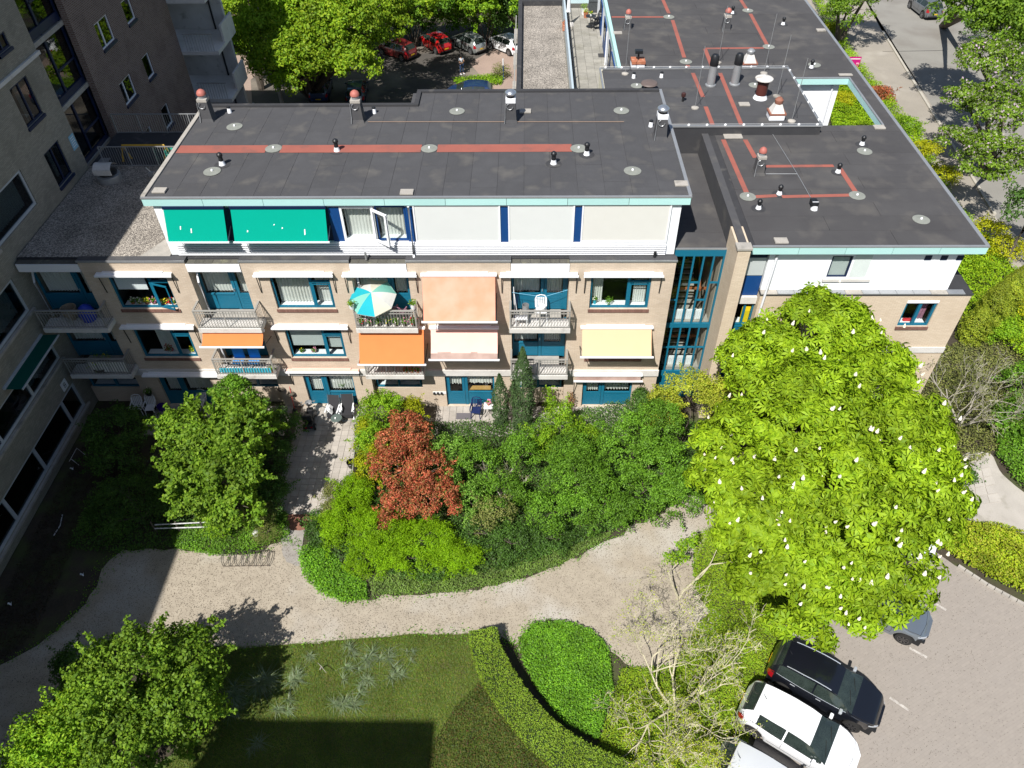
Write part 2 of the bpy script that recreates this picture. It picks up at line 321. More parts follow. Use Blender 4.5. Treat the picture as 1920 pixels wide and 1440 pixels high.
def poly_points(poly, n, seed=0):
    r = np.random.default_rng(seed); pl = np.array([(p[0], p[1]) for p in poly]); lo = pl.min(0); hi = pl.max(0); out = []; tot = 0
    while tot < n:
        q = lo + (hi - lo) * r.random((n * 2, 2)); ins = np.zeros(len(q), bool); j = len(pl) - 1
        for i in range(len(pl)):
            a, b = pl[i], pl[j]
            c = ((a[1] > q[:, 1]) != (b[1] > q[:, 1])) & (q[:, 0] < (b[0] - a[0]) * (q[:, 1] - a[1]) / (b[1] - a[1] + 1e-12) + a[0]); ins ^= c; j = i
        out.append(q[ins]); tot += ins.sum()
    return np.concatenate(out)[:n]
def area(poly): return abs(sum(poly[i][0] * poly[(i + 1) % len(poly)][1] - poly[(i + 1) % len(poly)][0] * poly[i][1] for i in range(len(poly)))) / 2
def ppoly(pts, z=0.): return [at(*p, z=z) for p in pts]
def branch_tree(mb, p, d, L, r, depth, rd, nchild=(2, 4), curl=.25, up=.15, shrink=.68, spread=.7, tips=None, minr=.006, sides=5):
    """grow a forking limb into mb"""
    pts = [Vector(p)]; dd = Vector(d).normalized(); k = 4
    for i in range(k):
        dd = (dd + Vector((rd.gauss(0, curl), rd.gauss(0, curl), rd.gauss(0, curl) + up)) * .5).normalized(); pts.append(pts[-1] + dd * (L / k))
    rs = [max(minr * .6, r * (1 - .55 * i / k)) for i in range(k + 1)]; mb.tube(pts, rs, sides if r > .02 else 3, cap=False)
    if tips is not None and depth <= 1: tips += pts[2:]
    if depth <= 0: return
    for c in range(rd.randint(*nchild)):
        i = rd.randint(2, k); ax = Vector((rd.gauss(0, 1), rd.gauss(0, 1), rd.gauss(0, .7))).normalized()
        nd = (dd + ax * spread).normalized(); branch_tree(mb, pts[i], nd, L * shrink * rd.uniform(.75, 1.15), max(minr, r * .52), depth - 1, rd, nchild, curl, up, shrink, spread, tips, minr, sides)
# ------------------------------------------------------------------ the central apartment block
def wall_cells(mb, x0, x1, z0, z1, y0, y1, ops):
    xs = sorted({x0, x1, *[v for o in ops for v in o[:2] if x0 < v < x1]}); zs = sorted({z0, z1, *[v for o in ops for v in o[2:] if z0 < v < z1]})
    for i in range(len(xs) - 1):
        run = None
        for j in range(len(zs) - 1):
            cx, cz = (xs[i] + xs[i + 1]) / 2, (zs[j] + zs[j + 1]) / 2
            hole = any(o[0] < cx < o[1] and o[2] < cz < o[3] for o in ops)
            if hole:
                if run is not None: mb.box(xs[i], xs[i + 1], y0, y1, run, zs[j]); run = None
            elif run is None: run = zs[j]
        if run is not None: mb.box(xs[i], xs[i + 1], y0, y1, run, z1)
def curtain(parent, x0, x1, z0, z1, y, m=None, amp=.03, per=.13, name='curtain', scallop=0):
    n = max(8, int((x1 - x0) / per * 6)); mb = MB(); ph = random.uniform(0, 6)
    def f(u, v):
        x = x0 + (x1 - x0) * u; a = amp * (1 - .3 * v) * (1 + .5 * math.sin(x * 3.1 + ph))
        zz = z0 + (z1 - z0) * v + (scallop * abs(math.sin(x * 9)) if v == 0 else 0)
        return (x, y + a * math.sin(x / per * 6.28 + ph + .8 * math.sin(x * 2.3)), zz)
    mb.grid(f, n, 3); return mb.build(name, m or CURT, parent, smooth=True)
def frame_window(parent, x0, x1, z0, z1, y=.06, mull=None, light=True, fm=None, open_=False, name='window', cur='full', t=.075, sill=True, depth=.09):
    fm = fm or TEAL; mb = MB(); d = depth
    mb.box(x0, x1, y, y + d, z0, z0 + t).box(x0, x1, y, y + d, z1 - t, z1).box(x0, x0 + t, y, y + d, z0 + t, z1 - t).box(x1 - t, x1, y, y + d, z0 + t, z1 - t)
    zl = z1 - .42
    if mull is not None:
        mb.box(mull - t * .7, mull + t * .7, y, y + d, z0 + t, z1 - t)
        if light: mb.box(mull + t * .7, x1 - t, y, y + d, zl - t * .6, zl + t * .6)
        if light and not open_: mb.box(mull + .1, x1 - t - .03, y - .02, y + .0, z0 + t + .02, z0 + t + .07).box(mull + .1, x1 - t - .03, y - .02, y, zl - .13, zl - .08).box(mull + t * .7, mull + .11, y - .02, y, z0 + t + .02, zl - .08).box(x1 - t - .05, x1 - t + .01, y - .02, y, z0 + t + .02, zl - .08)
    w = mb.build(name, fm, parent)
    MB().box(x0 + t, (mull or x1) - t * .7, y + .04, y + .05, z0 + t, z1 - t).build('pane', GLASS, w)
    if mull is not None:
        if not open_: MB().box(mull + t, x1 - t, y + .045, y + .055, z0 + t, zl - .05).build('pane', GLASS, w)
        if light: MB().box(mull + t, x1 - t, y + .045, y + .055, zl + .05, z1 - t).build('pane', GLASS, w)
    if open_:                                     # sash tilted outward from its left hinge
        s = MB(); a, b = mull + .06, x1 - t; yo = -.22
        for (u0, u1, v0, v1) in ((0, 1, 0, .05), (0, 1, .95, 1), (0, .07, .05, .95), (.93, 1, .05, .95)):
            X0, X1 = a + (b - a) * u0, a + (b - a) * u1; Y0, Y1 = y + yo * u0, y + yo * u1; Z0, Z1 = z0 + .06 + (zl - z0 - .1) * v0, z0 + .06 + (zl - z0 - .1) * v1
            s.quad((X0, Y0, Z0), (X1, Y1, Z0), (X1, Y1, Z1), (X0, Y0, Z1)); s.quad((X0, Y0 - .05, Z0), (X0, Y0 - .05, Z1), (X1, Y1 - .05, Z1), (X1, Y1 - .05, Z0)); s.quad((X0, Y0 - .05, Z1), (X0, Y0, Z1), (X1, Y1, Z1), (X1, Y1 - .05, Z1)); s.quad((X0, Y0 - .05, Z0), (X1, Y1 - .05, Z0), (X1, Y1, Z0), (X0, Y0, Z0))
        s.build('open_sash', fm, w)
    if cur == 'full': curtain(w, x0 + .1, (mull or x1) - .05, z0 + .1, z1 - .08, y + .32); mull and curtain(w, mull + .1, x1 - .08, z0 + .1, z1 - .08, y + .34)
    elif cur == 'sides': curtain(w, x0 + .12, x0 + .55, z0 + .1, z1 - .08, y + .3, per=.09); curtain(w, x1 - .62, x1 - .1, z0 + .1, z1 - .5, y + .3, per=.09)
    elif cur == 'blind': MB().box(x0 + .12, (mull or x1) - .04, y + .14, y + .15, z0 + .55, z1 - .08).build('roller_blind', BLIND, w); mull and MB().box(mull + .12, x1 - .1, y + .14, y + .15, z0 + .45, z1 - .5).build('roller_blind', BLIND, w)
    elif cur == 'half': curtain(w, x0 + .7, (mull or x1) - .06, z0 + .1, z1 - .08, y + .32)
    MB().box(x0 + .08, x1 - .08, y + .1, y + .42, z0 + .01, z0 + .06).build('inner_sill', WHITE, w)
    if sill: MB().box(x0 - .04, x1 + .05, -.045, y + .02, z0 - .15, z0 - .002).build('sill', SILL, w)
    return w
def cassette(parent, x0, x1, z, bar=True, arms=True, y=-.03, name='awning', armlen=.95, m=None):
    c = MB().box(x0, x1, y - .15, y + .028, z, z + .07).box(x0 + .25, x1 - .35, y - .09, y + .028, z + .07, z + .12).build(name, m or WHITE, parent, bevel=.008)
    if bar: MB().box(x0 - .02, x1 + .03, y - .21, y - .155, z - .03, z + .05).build('front_bar', WHITE, c)
    if arms:
        for x in (x0 + .06, x1 - .03): MB().tube([(x, -.03, z - armlen), (x, -.12, z - .02)], .02, 5).build('arm', BLACKP, c)
    return c
def awning_out(parent, x0, x1, z, yb, zb, m, sag=.03, cas=True, y=-.03, armz=None, dirty=0, m2=None):
    c = cassette(parent, x0 - .05, x1 + .05, z, bar=False, arms=False, y=y) if cas else MB().box(x0 - .03, x1 + .03, y - .1, y + .02, z, z + .09).build('awning', WHITE, parent)
    y0 = y - .1
    def f(u, v): return (x0 + .02 + (x1 - x0 - .04) * u, y0 + (yb - y0) * v, z + (zb + .03 - z) * v - sag * math.sin(math.pi * v) * 2 * (1 - .25 * math.sin(math.pi * u)))
    g = MB(); g.grid(f, 10, 10 if not dirty else 24)
    if dirty:
        for i in range(len(g.f)):
            if (i % 24) / 24 > dirty - .03 * math.sin((i // 24) * 1.3): g.mi[i] = 1
    g.build('awning_cloth', [m, m2] if m2 else m, c, smooth=True)
    MB().box(x0 - .07, x1 + .07, yb - .035, yb + .025, zb - .03, zb + .035).build('front_bar', WHITE, c)
    az = armz if armz is not None else zb + .35
    for x in (x0 - .02, x1 + .02): MB().tube([(x, -.02, az), (x, yb, zb)], .018, 5).build('arm', BLACKP, c)
    return c
def balcony(parent, x0, x1, zf, y0=-.72, left=True, right=True, mid=True, ym=0.):
    b = MB().box(x0, x1, y0, .0, zf - .22, zf).build('balcony', CONCW, parent)
    MB().box(x0 + .35, x1 - .35, .0, .58, zf - .2, zf - .004).build('floor_slab', CONC, b)
    zt = zf + .94; ft = .022
    MB().box(x0 + .02, x1 - .02, y0 + .01, y0 + .1, zt - .035, zt).build('handrail', RAIL, b)
    MB().box(x0 + .02, x1 - .02, y0 + .03, y0 + .06, zt - .17, zt - .14).build('rail', RAIL, b); MB().box(x0 + .02, x1 - .02, y0 + .03, y0 + .06, zf + .06, zf + .09).build('rail', RAIL, b)
    n = int((x1 - x0) / .125); bm_ = None
    for i in range(n + 1):
        x = x0 + .05 + (x1 - x0 - .1) * i / n; big = i in (0, n) or (mid and i == n // 2)
        if bm_ is None or big:
            o = MB().box(x - (.03 if big else .009), x + (.03 if big else .009), y0 + .035, y0 + .055, zf + .02, zt - .036).build('post' if big else 'baluster', RAIL, b)
            if not big: bm_ = (o, x)
        else: o = bm_[0].copy(); COL.objects.link(o); o.location = bm_[0].location + Vector((x - bm_[1], 0, 0))
    for s, xs in ((left, x0 + .04), (right, x1 - .06)):
        if not s: continue
        MB().box(xs - .03, xs + .05, y0 + .1, -.0, zt - .035, zt).build('handrail', RAIL, b); MB().box(xs, xs + .03, y0 + .06, 0, zf + .06, zf + .09).build('rail', RAIL, b)
        first = None
        for i in range(5):
            yy = y0 + .14 + i * .12
            if first is None: first = MB().box(xs + .005, xs + .023, yy, yy + .018, zf + .09, zt - .036).build('baluster', RAIL, b)
            else: o = first.copy(); COL.objects.link(o); o.location = first.location + Vector((0, i * .12, 0))
    return b
def recess_unit(parent, x0, x1, zf, zt, y=.6, flip=False, split=.6, cur=True):
    """window over a painted panel beside a half-glazed door, filling a recess"""
    t = .08; w = x1 - x0; xm = x0 + w * split; d = .08
    a0, a1, d0, d1 = (x0, xm, xm, x1) if not flip else (xm, x1, x0, xm)
    if flip: xm = x0 + w * (1 - split); a0, a1, d0, d1 = xm, x1, x0, xm
    mb = MB().box(x0, x0 + t, y, y + d, zf, zt).box(x1 - t, x1, y, y + d, zf, zt).box(x0 + t, x1 - t, y, y + d, zt - t, zt).box(xm - t * .8, xm + t * .8, y, y + d, zf, zt - t).box(a0 + t, a1 - t, y, y + d, zf + .78, zf + .85)
    u = mb.build('window', TEAL, parent)
    MB().box(a0 + t, a1 - t, y + .03, y + .06, zf + .02, zf + .78).build('panel', TEAL, u)
    MB().box(a0 + t, a1 - t, y + .04, y + .05, zf + .85, zt - t).build('pane', GLASS, u)
    dd = MB().box(d0 + t, d0 + t + .11, y + .01, y + .06, zf + .02, zt - t).box(d1 - t - .11, d1 - t, y + .01, y + .06, zf + .02, zt - t).box(d0 + t + .11, d1 - t - .11, y + .01, y + .06, zt - t - .12, zt - t)
    for k in range(6): dd.box(d0 + t + .11, d1 - t - .11, y + .012, y + .055, zf + .02 + k * .14, zf + .15 + k * .14)
    dr = dd.build('door', TEAL, parent); MB().box(d0 + t + .11, d1 - t - .11, y + .03, y + .04, zf + .87, zt - t - .12).build('pane', GLASS, dr)
    MB().box(a1 - .02, a1 + .015, y - .05, y + .0, zf + 1.0, zf + 1.12).build('handle', ALU, dr)
    if cur: curtain(u, a0 + .1, a1 - .12, zf + .82, zt - .1, y + .25); curtain(dr, d0 + t + .12, d1 - t - .12, zf + .8, zt - .12, y + .22, per=.1)
    return u, dr

CB = thing('apartment_building', 'long tan brick apartment building with awnings and balconies under a low penthouse', 'building', (-7, 4, 0))
BAYS = [(-17.6, -13.3), (-11.1, -6.75), (-4.45, -.33), (2.03, 6.2)]
REC = [(-20.15, -17.6), (-13.3, -11.1), (-6.75, -4.45), (-.33, 2.03)]
W1, W2, W3, W4 = (-16.7, -14.27, -15.09), (-10.1, -7.65, -8.5), (-3.62, -1.17, -2.05), (2.9, 5.33, 4.45)
WCOL = [W1, W2, W3, W4]
G0 = [(-16.6, -14.2), (-9.87, -7.6), (-3.4, -1.15), (2.88, 5.15)]
wall = MB()
for (a, b), w, g in zip(BAYS, WCOL, G0):
    ops = [(w[0], w[1], 3.11, 4.85), (w[0], w[1], 5.9, 7.65), (g[0], g[1], .02, 2.07)]
    wall_cells(wall, a, b, 0, 8.3, 0, .28, ops)
    wall.box(a, a + .25, .28, .68, 0, 8.2).box(b - .25, b, .28, .68, 0, 8.2)
for a, b in REC: wall.box(a, b, .3, .45, 0, .95)          # low brickwork behind the ground-floor recess windows
wall.box(6.2 - .25, 6.2, .68, 8, 0, 8.2).box(-20.15, -6, 7.7, 8, 0, 8.2).box(-6, 6.0, 7.9, 8.15, 0, 8.2)
wall.build('wall', BRICK, CB)
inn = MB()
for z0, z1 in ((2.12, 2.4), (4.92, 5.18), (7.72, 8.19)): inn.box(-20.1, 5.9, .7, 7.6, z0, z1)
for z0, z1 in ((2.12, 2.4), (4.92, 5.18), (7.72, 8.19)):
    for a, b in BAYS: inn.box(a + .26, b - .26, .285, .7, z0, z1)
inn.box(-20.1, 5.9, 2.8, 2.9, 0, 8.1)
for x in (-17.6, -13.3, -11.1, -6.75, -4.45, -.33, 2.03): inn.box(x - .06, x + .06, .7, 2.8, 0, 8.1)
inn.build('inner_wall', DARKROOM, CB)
# white slab bands, parapet coping, recess roofs
for a, b in BAYS: MB().box(a - .02, b + .02, -.09, -.002, 2.09, 2.43).build('slab_band', CONCW, CB); MB().box(a - .03, b + .03, -.02, .3, 8.3, 8.37).build('coping', BITU, CB); MB().box(a - .03, b + .03, -.05, -.022, 8.3, 8.385).build('coping_trim', METAL, CB)
MB().box(-20.15, 6.2, .25, 7.95, 8.2, 8.3).build('roof', BITD, CB)
for i, (a, b) in enumerate(REC):
    f = MB().box(a + .02, b - .02, -.04, .01, 7.84, 8.2).build('fascia', WHITE, CB)
    MB().box(a + .02, b - .02, .012, .6, 7.9, 8.19).build('canopy', CONCW, CB)
    n = max(3, int((b - a) / .36))
    for k in range(n):
        w = (b - a - .06) / n; MB().box(a + .03 + k * w + .006, a + .03 + (k + 1) * w - .006, .0, .28, 8.2, 8.235 + .008 * random.random()).build('ledge_tile', SLATE, CB)
    recess_unit(CB, a + .02, b - .02, 5.4, 7.7, split=[.65, .62, .6, .55][i]); recess_unit(CB, a + .02, b - .02, 2.68, 4.9, split=[.65, .6, .6, .52][i])
    frame_window(CB, a + .1, b - .1, .96, 2.1, y=.34, mull=(a + b) / 2, light=False, sill=False, cur='blind')
for i, w in enumerate(WCOL):
    ys = .1
    frame_window(CB, w[0], w[1], 5.9, 7.65, ys, w[2], open_=(i == 0), cur=['none', 'full', 'full', 'sides'][i])
    frame_window(CB, w[0], w[1], 3.11, 4.85, ys, w[2], cur=['half', 'blind', 'full', 'full'][i])
MB().box(-16.6, -15.35, .24, .27, 6.75, 7.6).build('slatted_blind', WHITE, CB)
for i, g in enumerate(G0): recess_unit(CB, g[0], g[1], 0.02, 2.07, y=.12, flip=True, split=.58, cur=(i != 2))
curtain(CB, -2.45, -1.25, 1.25, 2.0, .3, scallop=.06); curtain(CB, -3.25, -2.65, 1.2, 2.0, .3, scallop=.06)
# drainpipes in the recesses
for (a, b), x in ((REC[1], -13.2), (REC[2], -6.65), (REC[0], -20.0)): MB().tube([(x, .5, 7.8), (x, .5, 7.55), (x + .12, .12, 7.2), (x + .12, .12, 5.42)], .045, 8).build('downpipe', PIPE, CB, smooth=True)
for a, b in REC[1:3]: MB().tube([(a + .12, .12, 5.2), (a + .12, .12, 2.7)], .045, 8).build('downpipe', PIPE, CB, smooth=True)
# balconies
BX = [(-19.95, -17.2), (-13.4, -10.75), (-6.78, -4.2), (-.4, 2.12)]
BALC = {}
for i, (a, b) in enumerate(BX):
    for k, zf in enumerate((2.72, 5.42)): BALC[i, k] = balcony(CB, a, b, zf, left=(i > 0))
MB().box(-13.2, -10.95, -.64, -.6, 2.82, 3.05).build('balcony_screen', TURQ, BALC[1, 0])
# awnings, storey by storey
cassette(CB, -17.02, -13.95, 7.74); cassette(CB, -10.62, -7.45, 7.74); cassette(CB, -7.05, -4.1, 7.74); cassette(CB, 2.6, 5.72, 7.72); cassette(CB, -.75, 2.35, 7.72)
cassette(CB, -17.05, -13.9, 4.98); cassette(CB, -10.55, -7.3, 4.98)
cassette(CB, -17.05, -13.3, 2.2, arms=False, y=-.1); cassette(CB, -10.45, -7.2, 2.46, armlen=1.0, y=-.1, m=PINK)
awning_out(CB, -3.88, -.93, 7.7, -1.05, at(865, 604, y=-1.05).z, PEACH, armz=6.75)
awning_out(CB, -3.78, -.9, 4.93, -1.05, at(875, 675, y=-1.05).z, PINK, armz=3.9, dirty=.72, m2=DIRTY, sag=.07)
awning_out(CB, -13.35, -10.75, 5.12, -1.1, at(430, 651, y=-1.1).z, ORANGE, cas=False, armz=4.4, y=-.5)
awning_out(CB, -6.78, -4.0, 5.12, -1.3, at(725, 684, y=-1.3).z, ORANGE, cas=False, armz=4.0, y=-.3)
awning_out(CB, 2.65, 5.62, 4.95, -.95, at(1155, 670, y=-.95).z, CREAM, armz=3.85)
awning_out(CB, 2.5, 5.45, 2.22, -.3, 1.98, DIRTY, armz=.9, y=-.1)
# small wall fittings
for k in range(3): MB().tube([(-3.95 + k * .17, 0, .93), (-3.95 + k * .17, -.1, .93)], .055, 8).build('wall_vent', BLACKP, CB)
MB().box(-4.02, -3.4, -.02, 0, .86, 1.0).build('vent_plate', WPLAS, CB)

# ------------------------------------------------------------------ penthouse on the block
ZR = 10.95
rp = lambda px, py: at(px, py, z=ZR)
xL, xR, yF = rp(265, 370).x, rp(1297, 370).x, rp(780, 370).y
yB2, yB1, xS = rp(600, 197).y, rp(1000, 170).y, rp(780, 184).x
MB().prism([(xL, yF), (xR, yF), (xR, yB1), (xS, yB1), (xS, yB2), (xL, yB2)], ZR - .33, ZR - .02).build('penthouse_roof', BITD, CB)
pw = MB().box(-13.95, -13.6, .5, yB2 - .4, 8.3, ZR - .34).box(5.78, 6.15, .5, yB1 - .4, 8.3, ZR - .34).box(-13.6, 5.78, yB2 - .65, yB2 - .4, 8.3, ZR - .34).box(-13.6, 5.78, 3.2, 3.3, 8.3, ZR - .34)
pw.build('penthouse_wall', RENDER, CB)
n = 9; fw_ = (xR - xL) / n
for k in range(n + 0):
    x0 = xL + k * fw_; MB().box(x0 + .008, x0 + fw_ - .008, yF - .03, yF - .001, ZR - .33, ZR - .035).build('fascia_panel', AQUA, CB)
MB().box(xL - .02, xR + .02, yF - .045, yF + .06, ZR - .03, ZR + .025).build('roof_trim', METAL, CB)
MB().box(xL - .03, xL + .14, yF + .06, yB2, ZR - .3, ZR + .05).build('roof_edge', CONC, CB); MB().box(xR - .1, xR + .03, yF + .06, yB1, ZR - .3, ZR + .05).build('roof_edge', METAL, CB)
MB().box(xL + .14, xS + .2, yB2 - .2, yB2, ZR - .3, ZR + .09).build('roof_edge', BITD, CB); MB().box(xS, xR - .1, yB1 - .2, yB1, ZR - .3, ZR + .09).build('roof_edge', BITD, CB); MB().box(xS, xS + .2, yB2, yB1 - .2, ZR - .3, ZR + .09).build('roof_edge', BITD, CB)
# felt sheets, roughly a metre wide, laid front to back
sheets = []
x = xL + .14; k = 0; rd = random.Random(3)
while x < xR - .12:
    x1 = min(x + 1.02, xR - .1); yb = (yB2 if x1 < xS + .3 else yB1) - .2; cuts = sorted([yF + .06] + [yF + v for v in ((1.1, 3.5, 5.2) if k % 2 else (.7, 2.4, 4.2))] + [yb])
    for j in range(len(cuts) - 1):
        MB().box(x + .004, x1 - .004, cuts[j] + .003, cuts[j + 1] - .003, ZR - .021, ZR - .006 + .007 * rd.random()).build('felt_sheet', BITU, CB)
    x = x1; k += 1
def strip(parent, p, q, w, z, name='walkway_strip'):
    p, q = Vector(p), Vector(q); d = (q - p).normalized(); nn = Vector((-d.y, d.x, 0)) * w / 2; mb = MB()
    a, b, c, e = p - nn, q - nn, q + nn, p + nn
    mb.prism([(v.x, v.y) for v in (a, b, c, e)], z, z + .006); return mb.build(name, REDB, parent)
ys_ = (rp(700, 272).y + rp(700, 286).y) / 2; wst = rp(700, 272).y - rp(700, 286).y
for a, b in ((335, 500), (527, 790), (820, 1072)):
    strip(CB, (rp(a, 279).x, ys_, 0), (rp(b, 279).x, ys_, 0), wst, ZR + .008)
def anchor(parent, p, r=.34, col=None):
    a = MB().lathe(p, [(r, 0), (r, .012), (r * .97, .016), (0.05, .03)], 24).build('anchor_disc', DISC, parent, smooth=False)
    MB().lathe(p, [(.045, .02), (.045, .07), (.02, .1)], 8).build('anchor_bolt', WHITE, a); return a
DISC = mat('grey_green_disc', (.24, .25, .225), (.18, .19, .17), scale=4, rough=.8, spec=.3)
def vent_pipe(parent, p, s=1.05, h=.52):
    b = MB().lathe(p, [(.13 * s, 0), (.12 * s, .03), (.095 * s, .13 * s), (.09 * s, .17 * s)], 12).build('vent_pipe', WHITE, parent, smooth=True)
    MB().lathe(p, [(.3 * s, .0), (.3 * s, .008), (.15, .009)], 16).build('flange', BITD, b)
    MB().lathe(p, [(.085 * s, .17 * s), (.08 * s, h - .14), (.11 * s, h - .13), (.11 * s, h - .05), (.06 * s, h)], 12).build('cowl', BLACKP, b, smooth=True); return b
def small_vent(parent, p, s=1.):
    b = MB().lathe(p, [(.1 * s, 0), (.075 * s, .2 * s), (.07 * s, .21 * s)], 10).build('vent_pipe', WHITE, parent, smooth=True)
    MB().lathe(p, [(.06 * s, .2 * s), (.085 * s, .22 * s), (.085 * s, .27 * s), (.03 * s, .3 * s)], 10).build('cowl', BLACKP, b); return b
def chimney(parent, p, kind, h=.85, w=.24):
    x, y, z = p; mb = MB(); t = w * .84
    v = [(x - w * 1.25, y - w * 1.25, z), (x + w * 1.25, y - w * 1.25, z), (x + w * 1.25, y + w * 1.25, z), (x - w * 1.25, y + w * 1.25, z)]; u = [(x - w, y - w, z + .14), (x + w, y - w, z + .14), (x + w, y + w, z + .14), (x - w, y + w, z + .14)]; q = [(x - t, y - t, z + h), (x + t, y - t, z + h), (x + t, y + t, z + h), (x - t, y + t, z + h)]
    for A, B in ((v, u), (u, q)):
        for i in range(4): j = (i + 1) % 4; mb.quad(A[i], A[j], B[j], B[i])
    mb.quad(*q); c = mb.build('chimney', BITU, parent)
    if kind == 'red':
        MB().box(x - t * 1.06, x + t * 1.06, y - t * 1.06, y + t * 1.06, z + h, z + h + .13).build('collar', CONC, c, bevel=.01)
        MB().lathe((x, y, z + h), [(t * .8, .13), (t * .75, .27), (t * .5, .28)], 14).build('neck', METAL, c)
        MB().lathe((x, y, z + h), [(t * .98, .27), (t * .99, .34), (t * .75, .43), (t * .3, .49), (.0, .5)], 18).build('cap', REDP, c, smooth=True)
    else:
        MB().box(x - t * 1.04, x + t * 1.04, y - t * 1.04, y + t * 1.04, z + h, z + h + .2).build('collar', WHITE, c, bevel=.01)
        MB().lathe((x, y, z + h), [(t * .85, .2), (t * .85, .33)], 16).build('neck', BLACKP, c)
        MB().lathe((x, y, z + h), [(t * 1.22, .33), (t * 1.27, .38), (t * 1.15, .43), (t * .6, .5), (0, .53)], 22).build('cap', ALU, c, smooth=True)
    cb = MB().tube([(x - .04 + .13 * math.cos(a / 3), y - w - .02, z + h - .12 - .13 * math.sin(a / 3)) for a in range(0, 14)], .014, 4).tube([(x - w * .9, y - w - .02, z + h), (x - w * 1.0, y - w - .03, z + .3), (x - w * 1.1, y - w - .12, z + .02)], .014, 4)
    cb.build('cable', METAL, c); return c
for px, py, kd in ((392, 224, 'red'), (673, 226, 'red'), (958, 226, 'alu'), (1237, 257, 'alu')): chimney(CB, rp(px, py), kd)
for px, py in ((440, 238), (398, 322), (513, 279), (805, 279), (1085, 279), (857, 209), (1165, 208), (1186, 321)): anchor(CB, rp(px, py) + Vector((0, 0, .012)))
for px, py in ((417, 309), (632, 283), (1038, 307), (1100, 290)): vent_pipe(CB, rp(px, py))
for px, py in ((431, 211), (702, 212), (1220, 237)): small_vent(CB, rp(px, py))
MB().tube([rp(x_, 229.5) + Vector((0, 0, .03)) for x_ in range(690, 1225, 60)], .012, 4).build('lightning_wire', mat('rusty_wire', (.3, .2, .14), rough=.8), CB)
# penthouse front: louvres, panels, windows, screens
for k in range(6): 
    z = 8.33 + k * .088; MB().box(-13.6, 5.78, .36, .5, z + .03, z + .055).build('louvre_slat', WHITE, CB)
MB().box(-13.6, 5.78, .53, .6, 8.3, 8.86).build('spandrel', NAVY, CB); MB().box(-13.6, 5.78, .42, .6, 8.86, 8.92).build('window_ledge', WHITE, CB)
MB().box(-13.6, 5.78, .55, .7, 10.45, 10.6).build('lintel', WHITE, CB)
for b_ in ((-7.28, -6.85, .5), (-4.32, -4.05, .48), (-.7, -.4, .44), (2.13, 2.41, .44)): MB().box(b_[0], b_[1], b_[2], .62, 8.92, 10.45).build('blue_panel', BLUE, CB)
MB().box(-13.6, -7.28, .56, .62, 8.92, 10.45).build('dark_glazing', NAVY, CB)
for a, b, m in ((-4.0, -.72, SCREEN), (-.38, 2.11, SCREEN), (2.43, 5.75, SCREENC)):
    s = MB().box(a, b, .43, .44, 8.93, 10.6).build('sun_screen', m, CB); MB().box(a - .02, a + .035, .4, .46, 8.92, 10.6).box(b - .035, b + .02, .4, .46, 8.92, 10.6).box(a + .035, b - .035, .4, .46, 8.92, 8.975).build('screen_rail', WHITE, s)
w = frame_window(CB, -6.85, -5.55, 8.95, 10.5, .5, None, fm=WHITE, sill=False, name='window', t=.09, cur='no'); curtain(w, -6.75, -5.6, 9.0, 10.4, .85)
w = frame_window(CB, -5.5, -4.34, 8.95, 10.5, .52, None, fm=BLUE, sill=False, name='window', t=.06, cur='no'); curtain(w, -5.4, -4.4, 9.0, 10.4, .85)
osash = MB(); A, B = Vector((-5.62, .46, 0)), Vector((-4.98, .0, 0)); z0, z1 = 9.0, 10.42   # casement swung open over the ledge
for u0, u1, a, b in ((0, 1, z0, z0 + .07), (0, 1, z1 - .07, z1), (0, .12, z0 + .07, z1 - .07), (.88, 1, z0 + .07, z1 - .07)):
    p, q = A.lerp(B, u0), A.lerp(B, u1); nn = Vector((.025, .035, 0)); osash.quad((*(p - nn).xy, a), (*(q - nn).xy, a), (*(q - nn).xy, b), (*(p - nn).xy, b)).quad((*(p + nn).xy, a), (*(p + nn).xy, b), (*(q + nn).xy, b), (*(q + nn).xy, a)).quad((*(p - nn).xy, b), (*(q - nn).xy, b), (*(q + nn).xy, b), (*(p + nn).xy, b))
os_ = osash.build('open_casement', WHITE, CB); MB().quad((A.x + .06, A.y - .05, z0), (B.x - .05, B.y + .03, z0), (B.x - .05, B.y + .03, z1), (A.x + .06, A.y - .05, z1)).build('pane', GLASS, os_)
for a, b in ((-13.5, -11.2), (-10.93, -7.32)):
    zb = at(380, 455, y=-.2).z; c = MB().box(a - .03, b + .03, .3, .5, 10.5, 10.62).build('awning', NAVY, CB)
    g = MB(); g.grid(lambda u, v: (a + (b - a) * u, .34 - .52 * v, 10.55 + (zb + .03 - 10.55) * v - .02 * math.sin(math.pi * v)), 8, 6); g.build('awning_cloth', GREENF, c, smooth=True)
    MB().box(a - .05, b + .06, -.22, -.17, zb - .02, zb + .035).build('front_bar', WHITE, c)
    for x in (a, b): MB().tube([(x, .5, zb + .3), (x, -.19, zb)], .018, 5).build('arm', ALU, c)
    for dx, dz, h in (((.55, .62, .12), (.95, .72, .16)) if a < -12 else ((.55, .7, .07), (2.75, .78, .2), (1.6, .5, .04), (1.9, .6, .05))):   # bird droppings on the cloth
        v = dz; y_ = .34 - .52 * v - .014; z_ = 10.55 + (zb - 10.55) * v; MB().quad((a + dx - .025, y_, z_), (a + dx + .02, y_ - .0, z_ + .01), (a + dx + .03, y_ + .42 * h, z_ + h), (a + dx - .01, y_ + .42 * h, z_ + h)).build('dropping', WHITE, c)
MB().tube([(-4.16, .3, 10.6), (-4.16, .3, 8.45), (-4.16, .2, 8.34)], .045, 8).build('downpipe', PIPE, CB, smooth=True)
